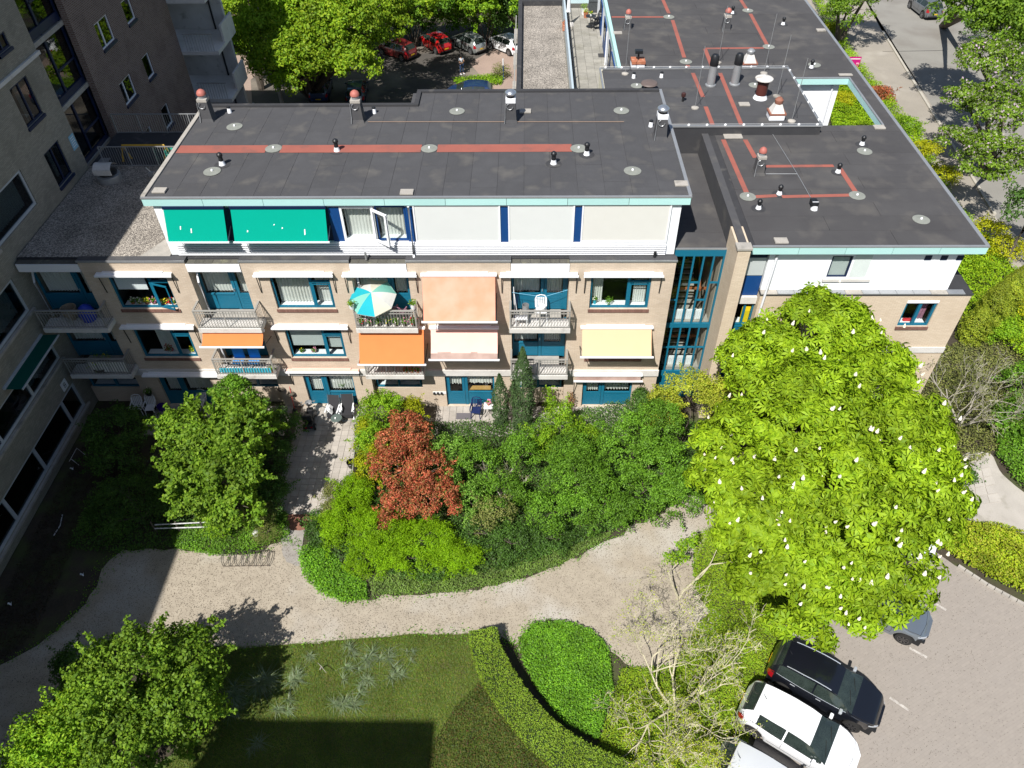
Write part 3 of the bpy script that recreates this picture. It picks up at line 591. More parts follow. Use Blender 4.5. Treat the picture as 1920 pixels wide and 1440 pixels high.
MB().tube([(5.35, .2, 8.3), (5.35, .2, 8.62)], .06, 8).build('vent_stub', BLACKP, CB); MB().tube([(-6.05, .15, 8.3), (-6.05, .15, 8.65)], .045, 8).build('vent_stub', METAL, CB)
# gravel roof beside the penthouse
tag(MB().quad((-20.15, .3, 8.33), (-13.96, .3, 8.33), (-13.96, 7.6, 8.33), (-20.15, 7.6, 8.33)).build('roof_gravel', gravel_mat('roof_gravel', (.11, .10, .09), (.50, .45, .39), (.26, .235, .205), 26.), CB), None, None)
MB().prism([at(p[0], p[1], z=8.33) for p in ((262, 478), (330, 478), (292, 395), (308, 428))][:0] or [(-15.2, .3), (-13.97, .3), (-13.97, 2.6)], 8.332, 8.345).build('concrete_apron', CONC, CB)
MB().box(-20.15, -13.35, .02, .3, 8.3, 8.41).build('coping', CONC, CB) if False else None
# ------------------------------------------------------------------ right wing, stairwell, terrace
RW = thing('apartment_wing', 'right wing of the block with wide dark felt roof, aqua fascia and white upper wall', 'building', (13, 5, 0))
ZQ = 9.3
rq = lambda px, py, z=ZQ: at(px, py, z=z)
xr = rq(1855, 462).x; yf = rq(1600, 462).y; yq = 36.
hx0, hx1, hy0, hy1 = rq(1540, 236).x, rq(1655, 233).x, rq(1600, 235).y, rq(1545, 146).y; hx0 = 12.6
x8 = 8.62
roof = MB().box(x8, xr, yf, hy0, ZQ - .34, ZQ - .02).box(hx1, xr, hy0, hy1, ZQ - .34, ZQ - .02).box(x8, xr, hy1, yq, ZQ - .34, ZQ - .02).box(x8, hx0, hy0, hy1, ZQ - .34, ZQ - .02)
xt = rq(1160, 130).x
roof.box(xt, x8, 9.2, yq, ZQ - .34, ZQ - .02); roof.build('roof', BITD, RW)
# felt strips running left to right
rd = random.Random(5)
def felt_rows(x0, x1, y0, y1, z, name='felt_sheet', m=BITR, w=1.02):
    y = y0; k = 0
    while y < y1 - .05:
        yb = min(y + w, y1); cuts = [x0] + [x0 + v for v in ((3.1, 8.2) if k % 2 else (5.4,)) if x0 + v < x1 - 1] + [x1]
        for j in range(len(cuts) - 1): MB().box(cuts[j] + .006, cuts[j + 1] - .006, y + .004, yb - .004, z - .021, z - .006 + .008 * rd.random()).build(name, m, RW)
        y = yb; k += 1
felt_rows(x8 + .35, xr - .12, yf + .06, hy0 - .0, ZQ); felt_rows(hx1 + .05, xr - .12, hy0, hy1, ZQ, w=1.8); felt_rows(xt + .15, xr - .12, hy1, yq, ZQ)
n = 5; fw_ = (xr - x8 - .25) / n
for k in range(n): MB().box(x8 + .25 + k * fw_ + .008, x8 + .25 + (k + 1) * fw_ - .008, yf - .03, yf - .001, ZQ - .34, ZQ - .035).build('fascia_panel', AQUA, RW)
MB().box(x8 + .25, xr + .02, yf - .045, yf + .06, ZQ - .03, ZQ + .02).build('roof_trim', METAL, RW); MB().box(xr - .12, xr + .03, yf + .06, yq, ZQ - .34, ZQ + .03).build('roof_trim', METAL, RW)
# walls
yw = -.12; xe_ = xr - .55
bw = MB(); ops = [(at(1700, 569, y=-.36).x, at(1760, 568, y=-.36).x, at(1684, 612, y=-.36).z, at(1700, 568, y=-.36).z), (at(1478, 590, y=-.36).x, at(1530, 590, y=-.36).x, at(1478, 603, y=-.36).z, at(1478, 585, y=-.36).z)]
xb0, xb1 = at(1425, 556, y=-.36).x, at(1824, 551, y=-.36).x
wall_cells(bw, xb0, xb1, 0, 6.92, -.36, -.1, ops); bw.box(xb1 - .25, xb1, -.1, 9.0, 0, 6.92).box(xb0, xb0 + .25, -.1, .6, 0, 6.92)
bw.build('wall', BRICKR, RW)
MB().box(xb0 - .02, xb1 + .03, -.4, 9.0, 6.92, 6.98).build('ledge', BITD, RW)
for k in range(12): x = xb0 + (xb1 - xb0 - .3) * k / 12; MB().box(x, x + (xb1 - xb0 - .3) / 12 - .015, -.41, yw - .005, 6.985, 7.02).build('ledge_cover', METAL if k % 5 else CONC, RW)
ww = MB(); wo = (at(1562, 481, y=yw).x, at(1601, 481, y=yw).x, at(1548, 520, y=yw).z, at(1562, 480, y=yw).z)
xw0 = at(1443, 480, y=yw).x
wall_cells(ww, xw0, xe_, 7.0, ZQ - .341, yw, yw + .25, [wo]); ww.box(xe_ - .25, xe_, yw + .25, hy0 - .02, 7.0, ZQ - .341)
ww.box(hx0, at(1584, 168, z=8.9).x, hy1 + .3, hy1 + .5, 0, ZQ - .341).box(xb0, xe_ - .25, hy0 - .3, hy0 - .05, 0, ZQ - .341).box(hx0 - .0, hx0 + .2, hy0, hy1, 0, ZQ - .35); ww.build('upper_wall', RENDER, RW)
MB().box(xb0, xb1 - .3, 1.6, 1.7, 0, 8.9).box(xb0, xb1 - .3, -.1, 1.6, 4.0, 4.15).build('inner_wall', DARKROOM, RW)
MB().box(xb0, xb1, -.42, -.37, 3.85, 4.15).build('slab_band', CONCW, RW)
w = frame_window(RW, wo[0], wo[1], wo[2], wo[3], yw + .03, None, fm=NAVY, sill=False, cur='no', t=.06); MB().box(wo[0] + .07, wo[1] - .07, yw + .09, yw + .1, wo[2] + .06, wo[3] - .06).build('roller_blind', BLIND, w); MB().box(wo[0] - .12, wo[1] + .95, yw - .08, yw - .003, wo[2] - .17, wo[2] - .04).build('sill', CONCW, w)
MB().box(wo[1] + .08, wo[1] + .72, yw - .02, yw - .002, wo[2] + .02, wo[3] + .1).build('panel', mat('pale_panel', (.62, .68, .66), rough=.6), RW)
for px in (1741, 1771, 1801): p = at(px, 482, y=yw); MB().box(p.x - .13, p.x + .13, yw - .015, yw - .002, p.z - .14, p.z + .08).build('square_vent', NAVY, RW)
o = ops[0]; w = frame_window(RW, o[0], o[1], o[2], o[3], -.3, (o[0] + o[1]) / 2, light=False, sill=False, cur='no', t=.09); MB().box(o[0] - .03, o[1] + .03, -.42, -.3, o[2] - .14, o[2] - .002).build('sill', SILL, w); MB().box(o[0], o[1], -.38, -.3, o[3] + .0, o[3] + .12).build('lintel', WHITE, w)
curtain(w, (o[0] + o[1]) / 2 + .1, o[1] - .1, o[2] + .1, o[3] - .1, .05, m=fabric_mat('mauve_curtain', (.35, .17, .22), (.15, .07, .12), .1))
o = ops[1]; w = frame_window(RW, o[0], o[1], o[2], o[3], -.3, None, sill=False, cur='no', t=.06)
MB().tube([at(1458, 478, y=-.2), at(1432, 560, y=-.45), at(1408, 637, y=-.45)], .05, 8).build('downpipe', PIPE, RW, smooth=True)
# narrow glazed strip between stairwell fin and wing
sx0, sx1 = 8.78, xb0 - .02; sy = -.05
def sz(py, px=1390): return at(px, py, y=sy - .1).z
st = [('panel', BLIND, 486, 519, 1418), ('blue_panel', BLUE, 521, 556, 1405), ('white_ledge', CONCW, 557, 569, 1395), ('panel', TEAL, 613, 645, 1380), ('white_ledge', CONCW, 647, 660, 1370), ('panel', BLIND, 661, 669, 1365)]
for nm, m, a, b, px in st: MB().box(sx0, sx1, sy - (.12 if 'ledge' in nm else 0), sy + .1, sz(b, px), sz(a, px) - .004).build(nm, m, RW)
w = frame_window(RW, sx0, sx1, sz(612, 1385), sz(571, 1392), sy + .02, sx0 + (sx1 - sx0) * .6, light=False, sill=False, cur='no', t=.06)
for k in range(7): z = sz(672 + k * 7, 1360); MB().box(sx0, sx1, sy, sy + .08, z - .13, z).build('louvre_slat', TEAL, RW)
MB().box(sx0, sx1, sy, sy + .1, sz(486, 1420), ZQ - .36).build('blue_panel', NAVY, RW)
# brick fin and stairwell
MB().box(8.28, 8.76, -.68, .9, 0, ZQ + .02).build('brick_fin', BRICKR, RW); MB().box(8.22, 8.8, -.74, -.3, ZQ + .022, ZQ + .1).build('fin_cap', CONC, RW)
MB().box(8.36, 8.66, -.3, 9.0, 8.2, ZQ + .08).build('roof_kerb', BITU, RW)
MB().box(6.22, 8.3, .74, 9.0, 8.2, 8.38).build('stair_roof', BITR, RW)
yy0 = .8
for k in range(8): MB().box(6.24, 8.34, yy0 + .05 + k * 1.02, yy0 + 1.06 + k * 1.02, 8.381, 8.39 + .006 * rd.random()).build('felt_sheet', BITR, RW)
MB().box(6.22, 8.28, .7, .76, 8.36, 8.42).build('roof_trim', METAL, RW); MB().box(6.22, 8.28, .7, .78, 8.05, 8.355).build('stair_fascia', TEAL, RW)
def zst(py, px=1320): return at(px, py, y=.74).z
rows = [(zst(605), 8.05), (zst(694), zst(613))]
for r_, (za, zb) in enumerate(rows):
    for k in range(6):
        x = 6.24 + (8.24 - 6.24) * k / 5; MB().box(x - .035, x + .035, .7, .78, za, zb).build('mullion', TEAL, RW)
    for k in range(5):
        x0 = 6.24 + 2.0 * k / 5; zz = (za + (zb - za) * (.62 if k in (2, 4) else .36)) if r_ == 0 else za + (zb - za) * .55
        if k in (0, 2, 3, 4) or r_: MB().box(x0 + .035, x0 + .365, .71, .77, zz - .035, zz + .035).build('transom', TEAL, RW)
        MB().box(x0 + .035, x0 + .365, .735, .742, za, zb).build('pane', GLASSD if k == 0 else GLASS, RW)  # leftmost panes carry the brick corner's shade as a darker glass tint
MB().box(6.22, 8.28, .69, .78, zst(613), zst(605)).build('spandrel', TEAL, RW); MB().box(6.22, 8.28, .69, .78, 0, zst(694)).build('spandrel', TEAL, RW)
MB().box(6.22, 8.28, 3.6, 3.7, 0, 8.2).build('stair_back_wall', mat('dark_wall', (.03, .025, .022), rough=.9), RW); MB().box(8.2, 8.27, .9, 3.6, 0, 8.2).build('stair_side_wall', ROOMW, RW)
for zf, py in ((zst(607), 0), (zst(692), 0)):
    MB().box(6.25, 8.19, .8, 1.7, zf - .1, zf + .1).build('landing', CONC, RW)
    rdx = MB().box(6.5, 8.0, .95, 1.02, zf + .1, zf + .6)
    r_ = rdx.build('radiator', WPLAS, RW)
    for k in range(18): MB().box(6.53 + k * .082, 6.56 + k * .082, .93, .948, zf + .15, zf + .55).build('radiator_fin', WPLAS, r_)
    MB().box(6.4, 8.1, 1.72, 1.77, zf + 1.1, zf + 1.22).build('handrail', WOOD, RW)
    for k in range(9): MB().box(6.75, 7.75, 1.75 + k * .2, 1.97 + k * .2, zf + k * .17, zf + .06 + k * .17).build('stair_tread', CONC, RW)
    MB().tube([(6.7, 1.75, zf + 1.0), (6.7, 3.5, zf + 2.5)], .04, 4).tube([(7.85, 1.75, zf + 1.0), (7.85, 3.5, zf + 2.5)], .04, 4).build('stair_rail', WOOD, RW)
# roof furniture of the wing
def rstrip(pts, w=.2, z=ZQ):
    for a, b in zip(pts[:-1], pts[1:]): strip(RW, at(*a, z=z), at(*b, z=z), w, z + .004)
for pts in ([(1356, 262), (1400, 362)], [(1397, 262), (1416, 296)], [(1436, 312), (1563, 311)], [(1575, 316), (1604, 360)], [(1416, 369), (1456, 367)], [(1466, 369), (1594, 366)],
            [(1147, 32), (1247, 32)], [(1243, 0), (1254, 25)], [(1261, 38), (1283, 108)], [(1289, 122), (1292, 130)], [(1389, 0), (1399, 16)], [(1407, 26), (1438, 84)], [(1322, 91), (1432, 90)], [(1322, 92), (1336, 128)]): rstrip(pts, .21)
for px, py in ((1402, 369), (1607, 367), (1621, 284), (1727, 412), (1254, 32), (1286, 116), (1402, 20), (1441, 88), (1527, 122)): anchor(RW, at(px, py, z=ZQ) + Vector((0, 0, .008)), .33)
for px, py in ((1461, 364), (1422, 391), (1571, 323), (1616, 271), (1373, 25), (1468, 46), (1521, 127)): vent_pipe(RW, at(px, py, z=ZQ), .95, .42)
chimney(RW, at(1421, 325, z=ZQ), 'red', .72, .2); chimney(RW, at(1360, 56, z=ZQ), 'red', .72, .22); chimney(RW, at(1176, 54, z=ZQ), 'red', .6, .2)
p = at(1526, 392, z=ZQ); cam_ = MB().box(p.x - .13, p.x + .13, p.y - .05, p.y + .35, p.z + .12, p.z + .3).build('exhaust_box', BLACKP, RW, bevel=.02); MB().lathe((p.x, p.y - .02, p.z), [(.14, 0), (.11, .14), (.02, .15)], 12).build('flange', WHITE, cam_); MB().box(p.x - .12, p.x + .12, p.y + .02, p.y + .05, p.z + .3, p.z + .31).build('band', WHITE, cam_)
MB().tube([at(1449, 252, z=ZQ + .03), at(1495, 326, z=ZQ + .03), at(1520, 370, z=ZQ + .03)], .014, 4).tube([at(1436, 326, z=ZQ + .03), at(1495, 326, z=ZQ + .03)], .014, 4).build('lightning_wire', METAL, RW)
# raised plant roof
ZP = 9.72
px0, px1 = at(1125, 133, z=ZP).x, at(1540, 236, z=ZP).x; py0, py1 = at(1400, 237, z=ZP).y, at(1300, 128, z=ZP).y
xm = at(1200, 200, z=ZP).x
MB().box(px0 + .15, px1, py0, py1, 6.9, ZP - .02).build('plant_room', BITD, RW); MB().box(px0, px0 + .148, py0 + .4, py1, 6.9, ZP - .02).build('plant_wall', mat('cream_wall', (.72, .68, .52), rough=.8), RW)
y = py0; k = 0
while y < py1 - .2:
    y2 = min(y + 1.05, py1); MB().box(px0 + .1, (px0 + px1) / 2, y + .005, y2 - .005, ZP - .021, ZP - .004 + .006 * rd.random()).build('felt_sheet', BITU, RW); MB().box((px0 + px1) / 2 + .005, px1 - .05, y + .005, y2 - .005, ZP - .021, ZP - .004 + .006 * rd.random()).build('felt_sheet', BITU, RW); y = y2
tr = MB().box(px0, px1 + .04, py0 - .04, py0 + .06, ZP - .02, ZP + .05).box(px0 - .03, px0 + .06, py0 + .06, py1, ZP - .02, ZP + .05).box(px1 - .04, px1 + .04, py0 + .06, py1, ZP - .02, ZP + .05).box(px0 + .06, px1 - .04, py1 - .06, py1 + .02, ZP - .02, ZP + .05); tr.build('roof_trim', METAL, RW)
def knob(p): return MB().lathe(p, [(.06, 0), (.06, .05), (.02, .08)], 8).build('wire_holder', WPLAS, RW)
wire = []
for k in range(12): knob((px0 + .3 + (px1 - px0 - .5) * k / 11, py0 + .02, ZP + .05)); knob((px0 + .3 + (px1 - px0 - .5) * k / 11, py1 - .03, ZP + .05))
for k in range(7): knob((px1 - .0, py0 + .5 + (py1 - py0 - 1) * k / 6, ZP + .05))
MB().tube([(px0, py0 + .02, ZP + .11), (px1, py0 + .02, ZP + .11), (px1, py1 - .03, ZP + .11), (px0, py1 - .03, ZP + .11)], .012, 4).build('lightning_wire', METAL, RW)
zp = lambda a, b: at(a, b, z=ZP)
for pts in ([(1299, 137), (1318, 182)], [(1323, 200), (1336, 234)], [(1350, 137), (1390, 234)]):
    for a, b in zip(pts[:-1], pts[1:]): strip(RW, zp(*a), zp(*b), .2, ZP + .004)
for i, (px, py) in enumerate(((1332, 160), (1377, 158))):     # two steel flues
    p = zp(px, py); f = MB().lathe(p, [(.26, 0), (.26, .05), (.2, .08), (.19, 1.0)], 20).build('flue', METAL, RW, smooth=True)
    MB().lathe(p, [(.2, 1.0), (.215, 1.02), (.2, 1.42), (.14, 1.52), (.1, 1.5)], 20).build('flue_cap', BLACKP, f, smooth=True)
p = zp(1425, 184); f = MB().lathe(p, [(.34, 0), (.3, .1), (.22, .2)], 20).build('roof_fan', WHITE, RW, smooth=True); MB().lathe(p, [(.26, .2), (.26, .72), (.28, .74), (.28, .8), (.2, .82), (.2, .95)], 20).build('fan_drum', mat('oxblood_paint', (.09, .025, .02), rough=.4), f, smooth=True); MB().lathe(p, [(.42, .93), (.42, .98), (.25, 1.06), (0, 1.1)], 24).build('fan_cap', CONCW, f, smooth=True)
def hooded(p, ball=True, s=1.):
    b = MB().box(p.x - .36 * s, p.x + .36 * s, p.y - .3 * s, p.y + .3 * s, p.z, p.z + .28 * s).build('roof_fan', WHITE, RW, bevel=.05)
    MB().box(p.x - .38 * s, p.x + .38 * s, p.y - .32 * s, p.y + .32 * s, p.z + .28 * s, p.z + .36 * s).build('rusty_flange', RUST, b)
    m = MB(); t0, t1 = .3 * s, .15 * s; q = [(-t0, -t0, .36 * s), (t0, -t0, .36 * s), (t0, t0, .36 * s), (-t0, t0, .36 * s)]; u = [(-t1, -t1, .72 * s), (t1, -t1, .72 * s), (t1, t1, .72 * s), (-t1, t1, .72 * s)]
    for i in range(4): j = (i + 1) % 4; m.quad(*[tuple(p + Vector(v)) for v in (q[i], q[j], u[j], u[i])])
    m.quad(*[tuple(p + Vector(v)) for v in u]); m.build('hood', CONCW, b); return b
b = hooded(zp(1453, 222)); p = zp(1453, 222); MB().lathe(p, [(.16, .72), (.19, .78), (.19, .9), (.1, 1.0), (0, 1.01)], 16).build('cap', RUST, b, smooth=True)
p = at(1402, 128, z=ZQ); b = hooded(p, s=1.05); MB().lathe(p, [(.17, .74), (.2, .8), (.2, .92), (.1, 1.02), (0, 1.03)], 16).build('cap', METAL, b, smooth=True)
p = at(1195, 126, z=ZQ); b = MB().box(p.x - .36, p.x + .36, p.y - .3, p.y + .3, p.z, p.z + .28).build('roof_fan', WHITE, RW, bevel=.05); MB().box(p.x - .36, p.x + .36, p.y - .34, p.y + .34, p.z + .28, p.z + .42).build('rusty_lid', TERRA, b); MB().tube([p + Vector((0, 0, .42)), p + Vector((0, 0, .75))], .05, 8).box(p.x - .2, p.x + .2, p.y - .15, p.y + .15, p.z + .75, p.z + .9).build('cowl', BLACKP, b)
p = zp(1280, 190); b = MB().lathe(p, [(.06, 0), (.05, .25)], 8).build('vent_pipe', BLACKP, RW); MB().lathe(p, [(.08, .22), (.11, .26), (.11, .4), (.05, .44)], 10).build('cowl', mat('brown_plastic', (.05, .02, .018), rough=.4), b)
p = zp(1216, 168); b = MB().lathe(p, [(.24, -.2), (.24, .3)], 16).build('roof_fan', BLACKP, RW); MB().lathe(p, [(.42, .3), (.38, .36), (0, .42)], 20).build('fan_cap', mat('mushroom_cap', (.13, .10, .09), rough=.6), b, smooth=True)
for px, py in ((1188, 146), (1240, 145)): small_vent(RW, zp(px, py))
for px, py in ((1194, 161), (1415, 160)): anchor(RW, zp(px, py) + Vector((0, 0, .006)), .3)
LR = [((1303, 203), (1325, 108)), ((1456, 181), (1483, 70)), ((1484, 228), (1510, 112)), ((1432, 138), (1457, 30)), ((1172, 139), (1184, 38)), ((1346, 118), (1364, 35))]
for i, (b_, t_) in enumerate(LR):
    z_ = ZP if i not in (5,) else ZQ; p = at(*b_, z=z_); q = at(*t_, x=p.x); L = 3.0
    f = MB().lathe(p, [(.18, 0), (.18, .05), (.08, .09), (.03, .1)], 12).build('rod_foot', CONC, RW); MB().tube([p + Vector((0, 0, .08)), p + Vector((0, 0, 2.9))], .013, 5).build('lightning_rod', METAL, f); MB().tube([p + Vector((.0, 0, .9)), p + Vector((.35, .35, .02))], .01, 4).build('brace', BLACKP, f)
# courtyard frame: inner aqua fascia round the opening
a = MB().box(hx0, hx1, hy1 - .03, hy1 - .001, ZQ - .34, ZQ - .03).build('fascia_panel', AQUA, RW); MB().box(hx1 - .03, hx1 - .001, hy0, hy1 - .03, ZQ - .34, ZQ - .03).build('fascia_panel', AQUA, RW)
MB().box(hx0, hx1 + .04, hy1 - .04, hy1 + .06, ZQ - .028, ZQ + .02).box(hx1 - .04, hx1 + .04, hy0, hy1 - .04, ZQ - .028, ZQ + .02).build('roof_trim', METAL, RW); MB().tube([(at(1584, 168, z=8.9).x - .35, hy1 + .24, 8.9), (at(1584, 168, z=8.9).x - .35, hy1 + .24, 0)], .05, 8).build('downpipe', PIPE, RW)

# terrace and gravel roof of the rear building
TB = thing('rear_building', 'low rear building carrying a gravel roof and a paved roof terrace', 'building', (2.5, 24, 0))
ZT = 6.9
tx0, tx1 = at(978, 168, z=ZT).x - .3, xt; txr = at(1069, 168, z=ZT).x; ty1 = at(975, 12, z=ZT).y
MB().box(tx0, tx1, 9.2, ty1 + .3, 0, ZT - .02).build('wall', BRICKT, TB)
tag(MB().box(tx0 + .3, txr - .1, 9.2, ty1, ZT - .02, ZT + .02).build('roof_gravel', MATS['roof_gravel'], TB), None, None)
MB().box(tx0, tx0 + .28, 9.2, ty1 + .3, ZT - .019, ZT + .35).box(tx0 + .28, txr, ty1, ty1 + .3, ZT - .019, ZT + .35).build('parapet', BITD, TB)
for k in range(4): y = 15.2 + k * 4.2; MB().box(tx0 - .25, tx0 - .03, y - .6, y + 1.2, ZT - .5, ZT - .2).build('cornice_piece', CONC, TB)
MB().box(tx0 - .16, tx0 - .1, 14, 30, ZT + .25, ZT + .32).build('edge_rail', RAIL, TB)
MB().box(txr - .02, txr + .1, 9.2, 36, ZT + .0, ZT + .95).build('terrace_screen', mat('blue_grey_screen', (.42, .50, .55), rough=.5), TB)
tb = thing('terrace_railing', 'black metal railing running along the roof terrace beside the gravel', 'railing', (txr + .25, 22, ZT))
MB().box(txr + .22, txr + .25, 9.5, 36, ZT + .95, ZT + .99).build('handrail', BLACKP, tb); MB().box(txr + .22, txr + .25, 9.5, 36, ZT + .05, ZT + .08).build('rail', BLACKP, tb)
for k in range(18): y = 9.6 + k * 1.5; MB().box(txr + .22, txr + .26, y, y + .03, ZT, ZT + .95).build('post', BLACKP, tb)
tw = .5; cnt = 0; first = None
xs0 = txr + .1
MB().box(xs0, tx1, 9.2, 36, ZT - .019, ZT).build('terrace_bed', mat('dark_joint', (.07, .065, .055), rough=.95), TB)
nx = int((tx1 - xs0) / tw)
stuff = MB()
for j in range(36):
    for i in range(nx + 1):
        x = xs0 + i * tw; y = 14.2 + j * tw; x1_ = min(x + tw - .012, tx1 - .01)
        if x1_ - x < .08: continue
        if first is None: first = MB().box(x + .006, x + tw - .006, y + .006, y + tw - .006, ZT, ZT + .022).build('paving_tile', PAVT, TB)
        elif x1_ > x + tw - .02: o = first.copy(); COL.objects.link(o); o.location = first.location + Vector((i * tw, j * tw, .004 * rd.random()))
        else: MB().box(x + .006, x1_, y + .006, y + tw - .006, ZT, ZT + .022).build('paving_tile', PAVT, TB)
MB().box(xs0 + .01, tx1 - .01, 9.3, 14.19, ZT + .001, ZT + .02).build('terrace_floor', PAVT, TB)
# wall of the wing facing the terrace
MB().box(xt - .0, xt + .15, 14, 36, ZT, ZQ - .345).build('terrace_wall', RENDER, RW); MB().box(xt - .03, xt + .15, 14, 36, ZQ - .34, ZQ + .03).build('fascia_panel', AQUA, RW)
for y0, y1, m in ((15.3, 15.9, BLUE), (17.6, 19.6, BLUE), (20.1, 21.4, NAVY), (23.5, 25.2, BLUE), (27, 28.6, BLUE)):
    d = MB().box(xt - .06, xt - .002, y0, y1, ZT + .05, ZQ - .5).build('door', m, RW); MB().box(xt - .075, xt - .061, y0 + .12, y1 - .12, ZT + .9, ZQ - .6).build('pane', GLASSD, d)
for y in (16.4, 22.3): MB().tube([(xt - .1, y, ZQ - .4), (xt - .1, y, ZT + .02)], .045, 8).build('downpipe', PIPE, RW)
# ------------------------------------------------------------------ tall block on the left (its roof edge is far above the frame) and the block behind the camera
XT = -20.2
TT = thing('tall_apartment_building', 'tall grey-brown brick apartment tower in shade along the left side', 'building', (-24, 0, 0))
def trect(pts):
    q = [at(*p, x=XT) for p in pts]; return (q[0].y + q[3].y) / 2, (q[1].y + q[2].y) / 2, (q[2].z + q[3].z) / 2, (q[0].z + q[1].z) / 2   # TL,TR,BR,BL -> y0,y1,z0,z1
tw_ = {k: trect(v) for k, v in dict(
    w1=[(16, 170), (46, 142), (84, 210), (54, 240)], w2=[(81, 291), (109, 261), (135, 322), (114, 354)], w0=[(-16, 80), (6, 55), (20, 85), (0, 105)],
    d1=[(175, 47), (199, 26), (217, 72), (195, 95)], d2=[(225, 5), (241, -8), (255, 33), (242, 47)], d3=[(222, 162), (242, 136), (258, 175), (240, 198)], d4=[(265, 110), (277, 97), (291, 137), (280, 150)],
    d5=[(301, 207), (312, 192), (326, 227), (315, 242)], d6=[(269, 250), (281, 235), (294, 270), (287, 277)]).items()}
def trow(a, b, c, d):      # lower row strips: top edge through px a,b ; bottom edge through px c,d
    return (at(*a, x=XT).z + at(*b, x=XT).z) / 2, (at(*c, x=XT).z + at(*d, x=XT).z) / 2
gz1, gz0 = trow((0, 937), (137, 720), (0, 1040), (165, 755)); gy1 = at(150, 738, x=XT).y
fz1, fz0 = 4.7, (at(60, 758, x=XT).z + at(20, 815, x=XT).z) / 2
hz1, hz0 = (at(19, 527, x=XT).z + at(0, 547, x=XT).z) / 2, (at(0, 657, x=XT).z + at(58, 583, x=XT).z) / 2
iz1, iz0 = (at(38, 318, x=XT).z + at(0, 355, x=XT).z) / 2, (at(0, 460, x=XT).z + at(72, 384, x=XT).z) / 2
hy1_, fy1_, iy1_ = at(58, 583, x=XT).y, at(113, 668, x=XT).y, at(72, 384, x=XT).y
sy0, sy1 = at(140, 255, x=XT).y, at(212, 242, x=XT).y
def ywall(mb, y0, y1, z0, z1, ops):          # wall in the plane x=XT
    t = MB(); wall_cells(t, y0, y1, z0, z1, -.3, 0, ops)
    n = len(mb.v); mb.v += [(XT + b, a, c) for a, b, c in t.v]; mb.f += [tuple(n + i for i in reversed(f)) for f in t.f]; mb.mi += t.mi
Hh = 19.4
low = [(-32, gy1, gz0, gz1), (-8, fy1_, fz0, fz1), (-8, hy1_, hz0, hz1), (-6, iy1_, iz0, iz1), tw_['w1'], tw_['w2'], tw_['w0']]
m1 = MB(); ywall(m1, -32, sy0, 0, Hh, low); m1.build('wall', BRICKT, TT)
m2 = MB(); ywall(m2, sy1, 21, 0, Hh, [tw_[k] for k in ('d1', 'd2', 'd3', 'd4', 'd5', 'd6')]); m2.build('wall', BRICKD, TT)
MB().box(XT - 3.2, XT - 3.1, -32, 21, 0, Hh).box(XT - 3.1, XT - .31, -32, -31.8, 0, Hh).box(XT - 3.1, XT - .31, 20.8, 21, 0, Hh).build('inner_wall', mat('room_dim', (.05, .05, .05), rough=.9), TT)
MB().box(XT - 12, XT + .02, -32.2, 21.2, Hh, Hh + .3).build('roof', BITD, TT)
for z in (2.3, 5.1, 8.0, 10.8, 13.6, 16.4): MB().box(XT - 3.1, XT - .31, -31.8, 20.8, z, z + .2).build('floor_slab', CONC, TT)
MB().box(XT - 12, XT - 11.9, -32.2, 21.2, 0, Hh).build('wall', BRICKT, TT)
def twin(y0, y1, z0, z1, fm, mulls=(), cur=None, t=.07, ledge=True):
    mb = MB().box(XT - .14, XT - .05, y0, y1, z0, z0 + t).box(XT - .14, XT - .05, y0, y1, z1 - t, z1).box(XT - .14, XT - .05, y0, y0 + t, z0 + t, z1 - t).box(XT - .14, XT - .05, y1 - t, y1, z0 + t, z1 - t)
    for q in mulls: mb.box(XT - .14, XT - .05, q - t * .6, q + t * .6, z0 + t, z1 - t)
    w = mb.build('window', fm, TT); MB().box(XT - .1, XT - .09, y0 + t, y1 - t, z0 + t, z1 - t).build('pane', GLASSD, w)
    if ledge: MB().box(XT - .02, XT + .07, y0 - .03, y1 + .03, z0 - .12, z0 - .004).build('sill', NAVY, w)
    if cur:
        a, b = cur; n = int((b - a) / .02) + 4; g = MB(); g.grid(lambda u, v: (XT - .4 + .03 * math.sin((a + (b - a) * u) * 40), a + (b - a) * u, z0 + .08 + (z1 - z0 - .14) * v), n, 2); g.build('curtain', CURT, w, smooth=True)
    return w
for k in ('w1', 'w2', 'w0'):
    y0, y1, z0, z1 = tw_[k]; twin(y0, y1, z0, z1, NAVY, ((y0 + y1) / 2,), ((y0 + y1) / 2 + .1, y1 - .1) if k != 'w0' else None)
for k in ('d1', 'd2', 'd3', 'd4', 'd5', 'd6'):
    y0, y1, z0, z1 = tw_[k]; twin(y0, y1, z0, z1, WHITE, ((y0 + .36 * (y1 - y0),) if k in ('d1', 'd3') else ()), None, t=.06)
WGREY = mat('grey_white_frame', (.42, .45, .48), rough=.6)
twin(-6, iy1_, iz0, iz1, WGREY, (iy1_ - 3.2,), (iy1_ - 3.0, iy1_ - .2), t=.11, ledge=False)
twin(-8, hy1_, hz0, hz1, WGREY, (hy1_ - 2.4,), (hy1_ - 2.2, hy1_ - .2), t=.11, ledge=False)
twin(-8, fy1_, fz0, fz1, WGREY, (fy1_ - 2.4, fy1_ - 5), (fy1_ - 2.2, fy1_ - .2), t=.11, ledge=False)
yy = [gy1 - v for v in (1.2, 3.9, 6.5, 9.4, 12)]
twin(-32, gy1, gz0, gz1, WGREY, yy, None, t=.13, ledge=False)
for z in (gz0, hz0, iz0, fz0): MB().box(XT - .0, XT + .1, -31, gy1 + .2, z - .12, z - .005).build('sill_band', CONC, TT)
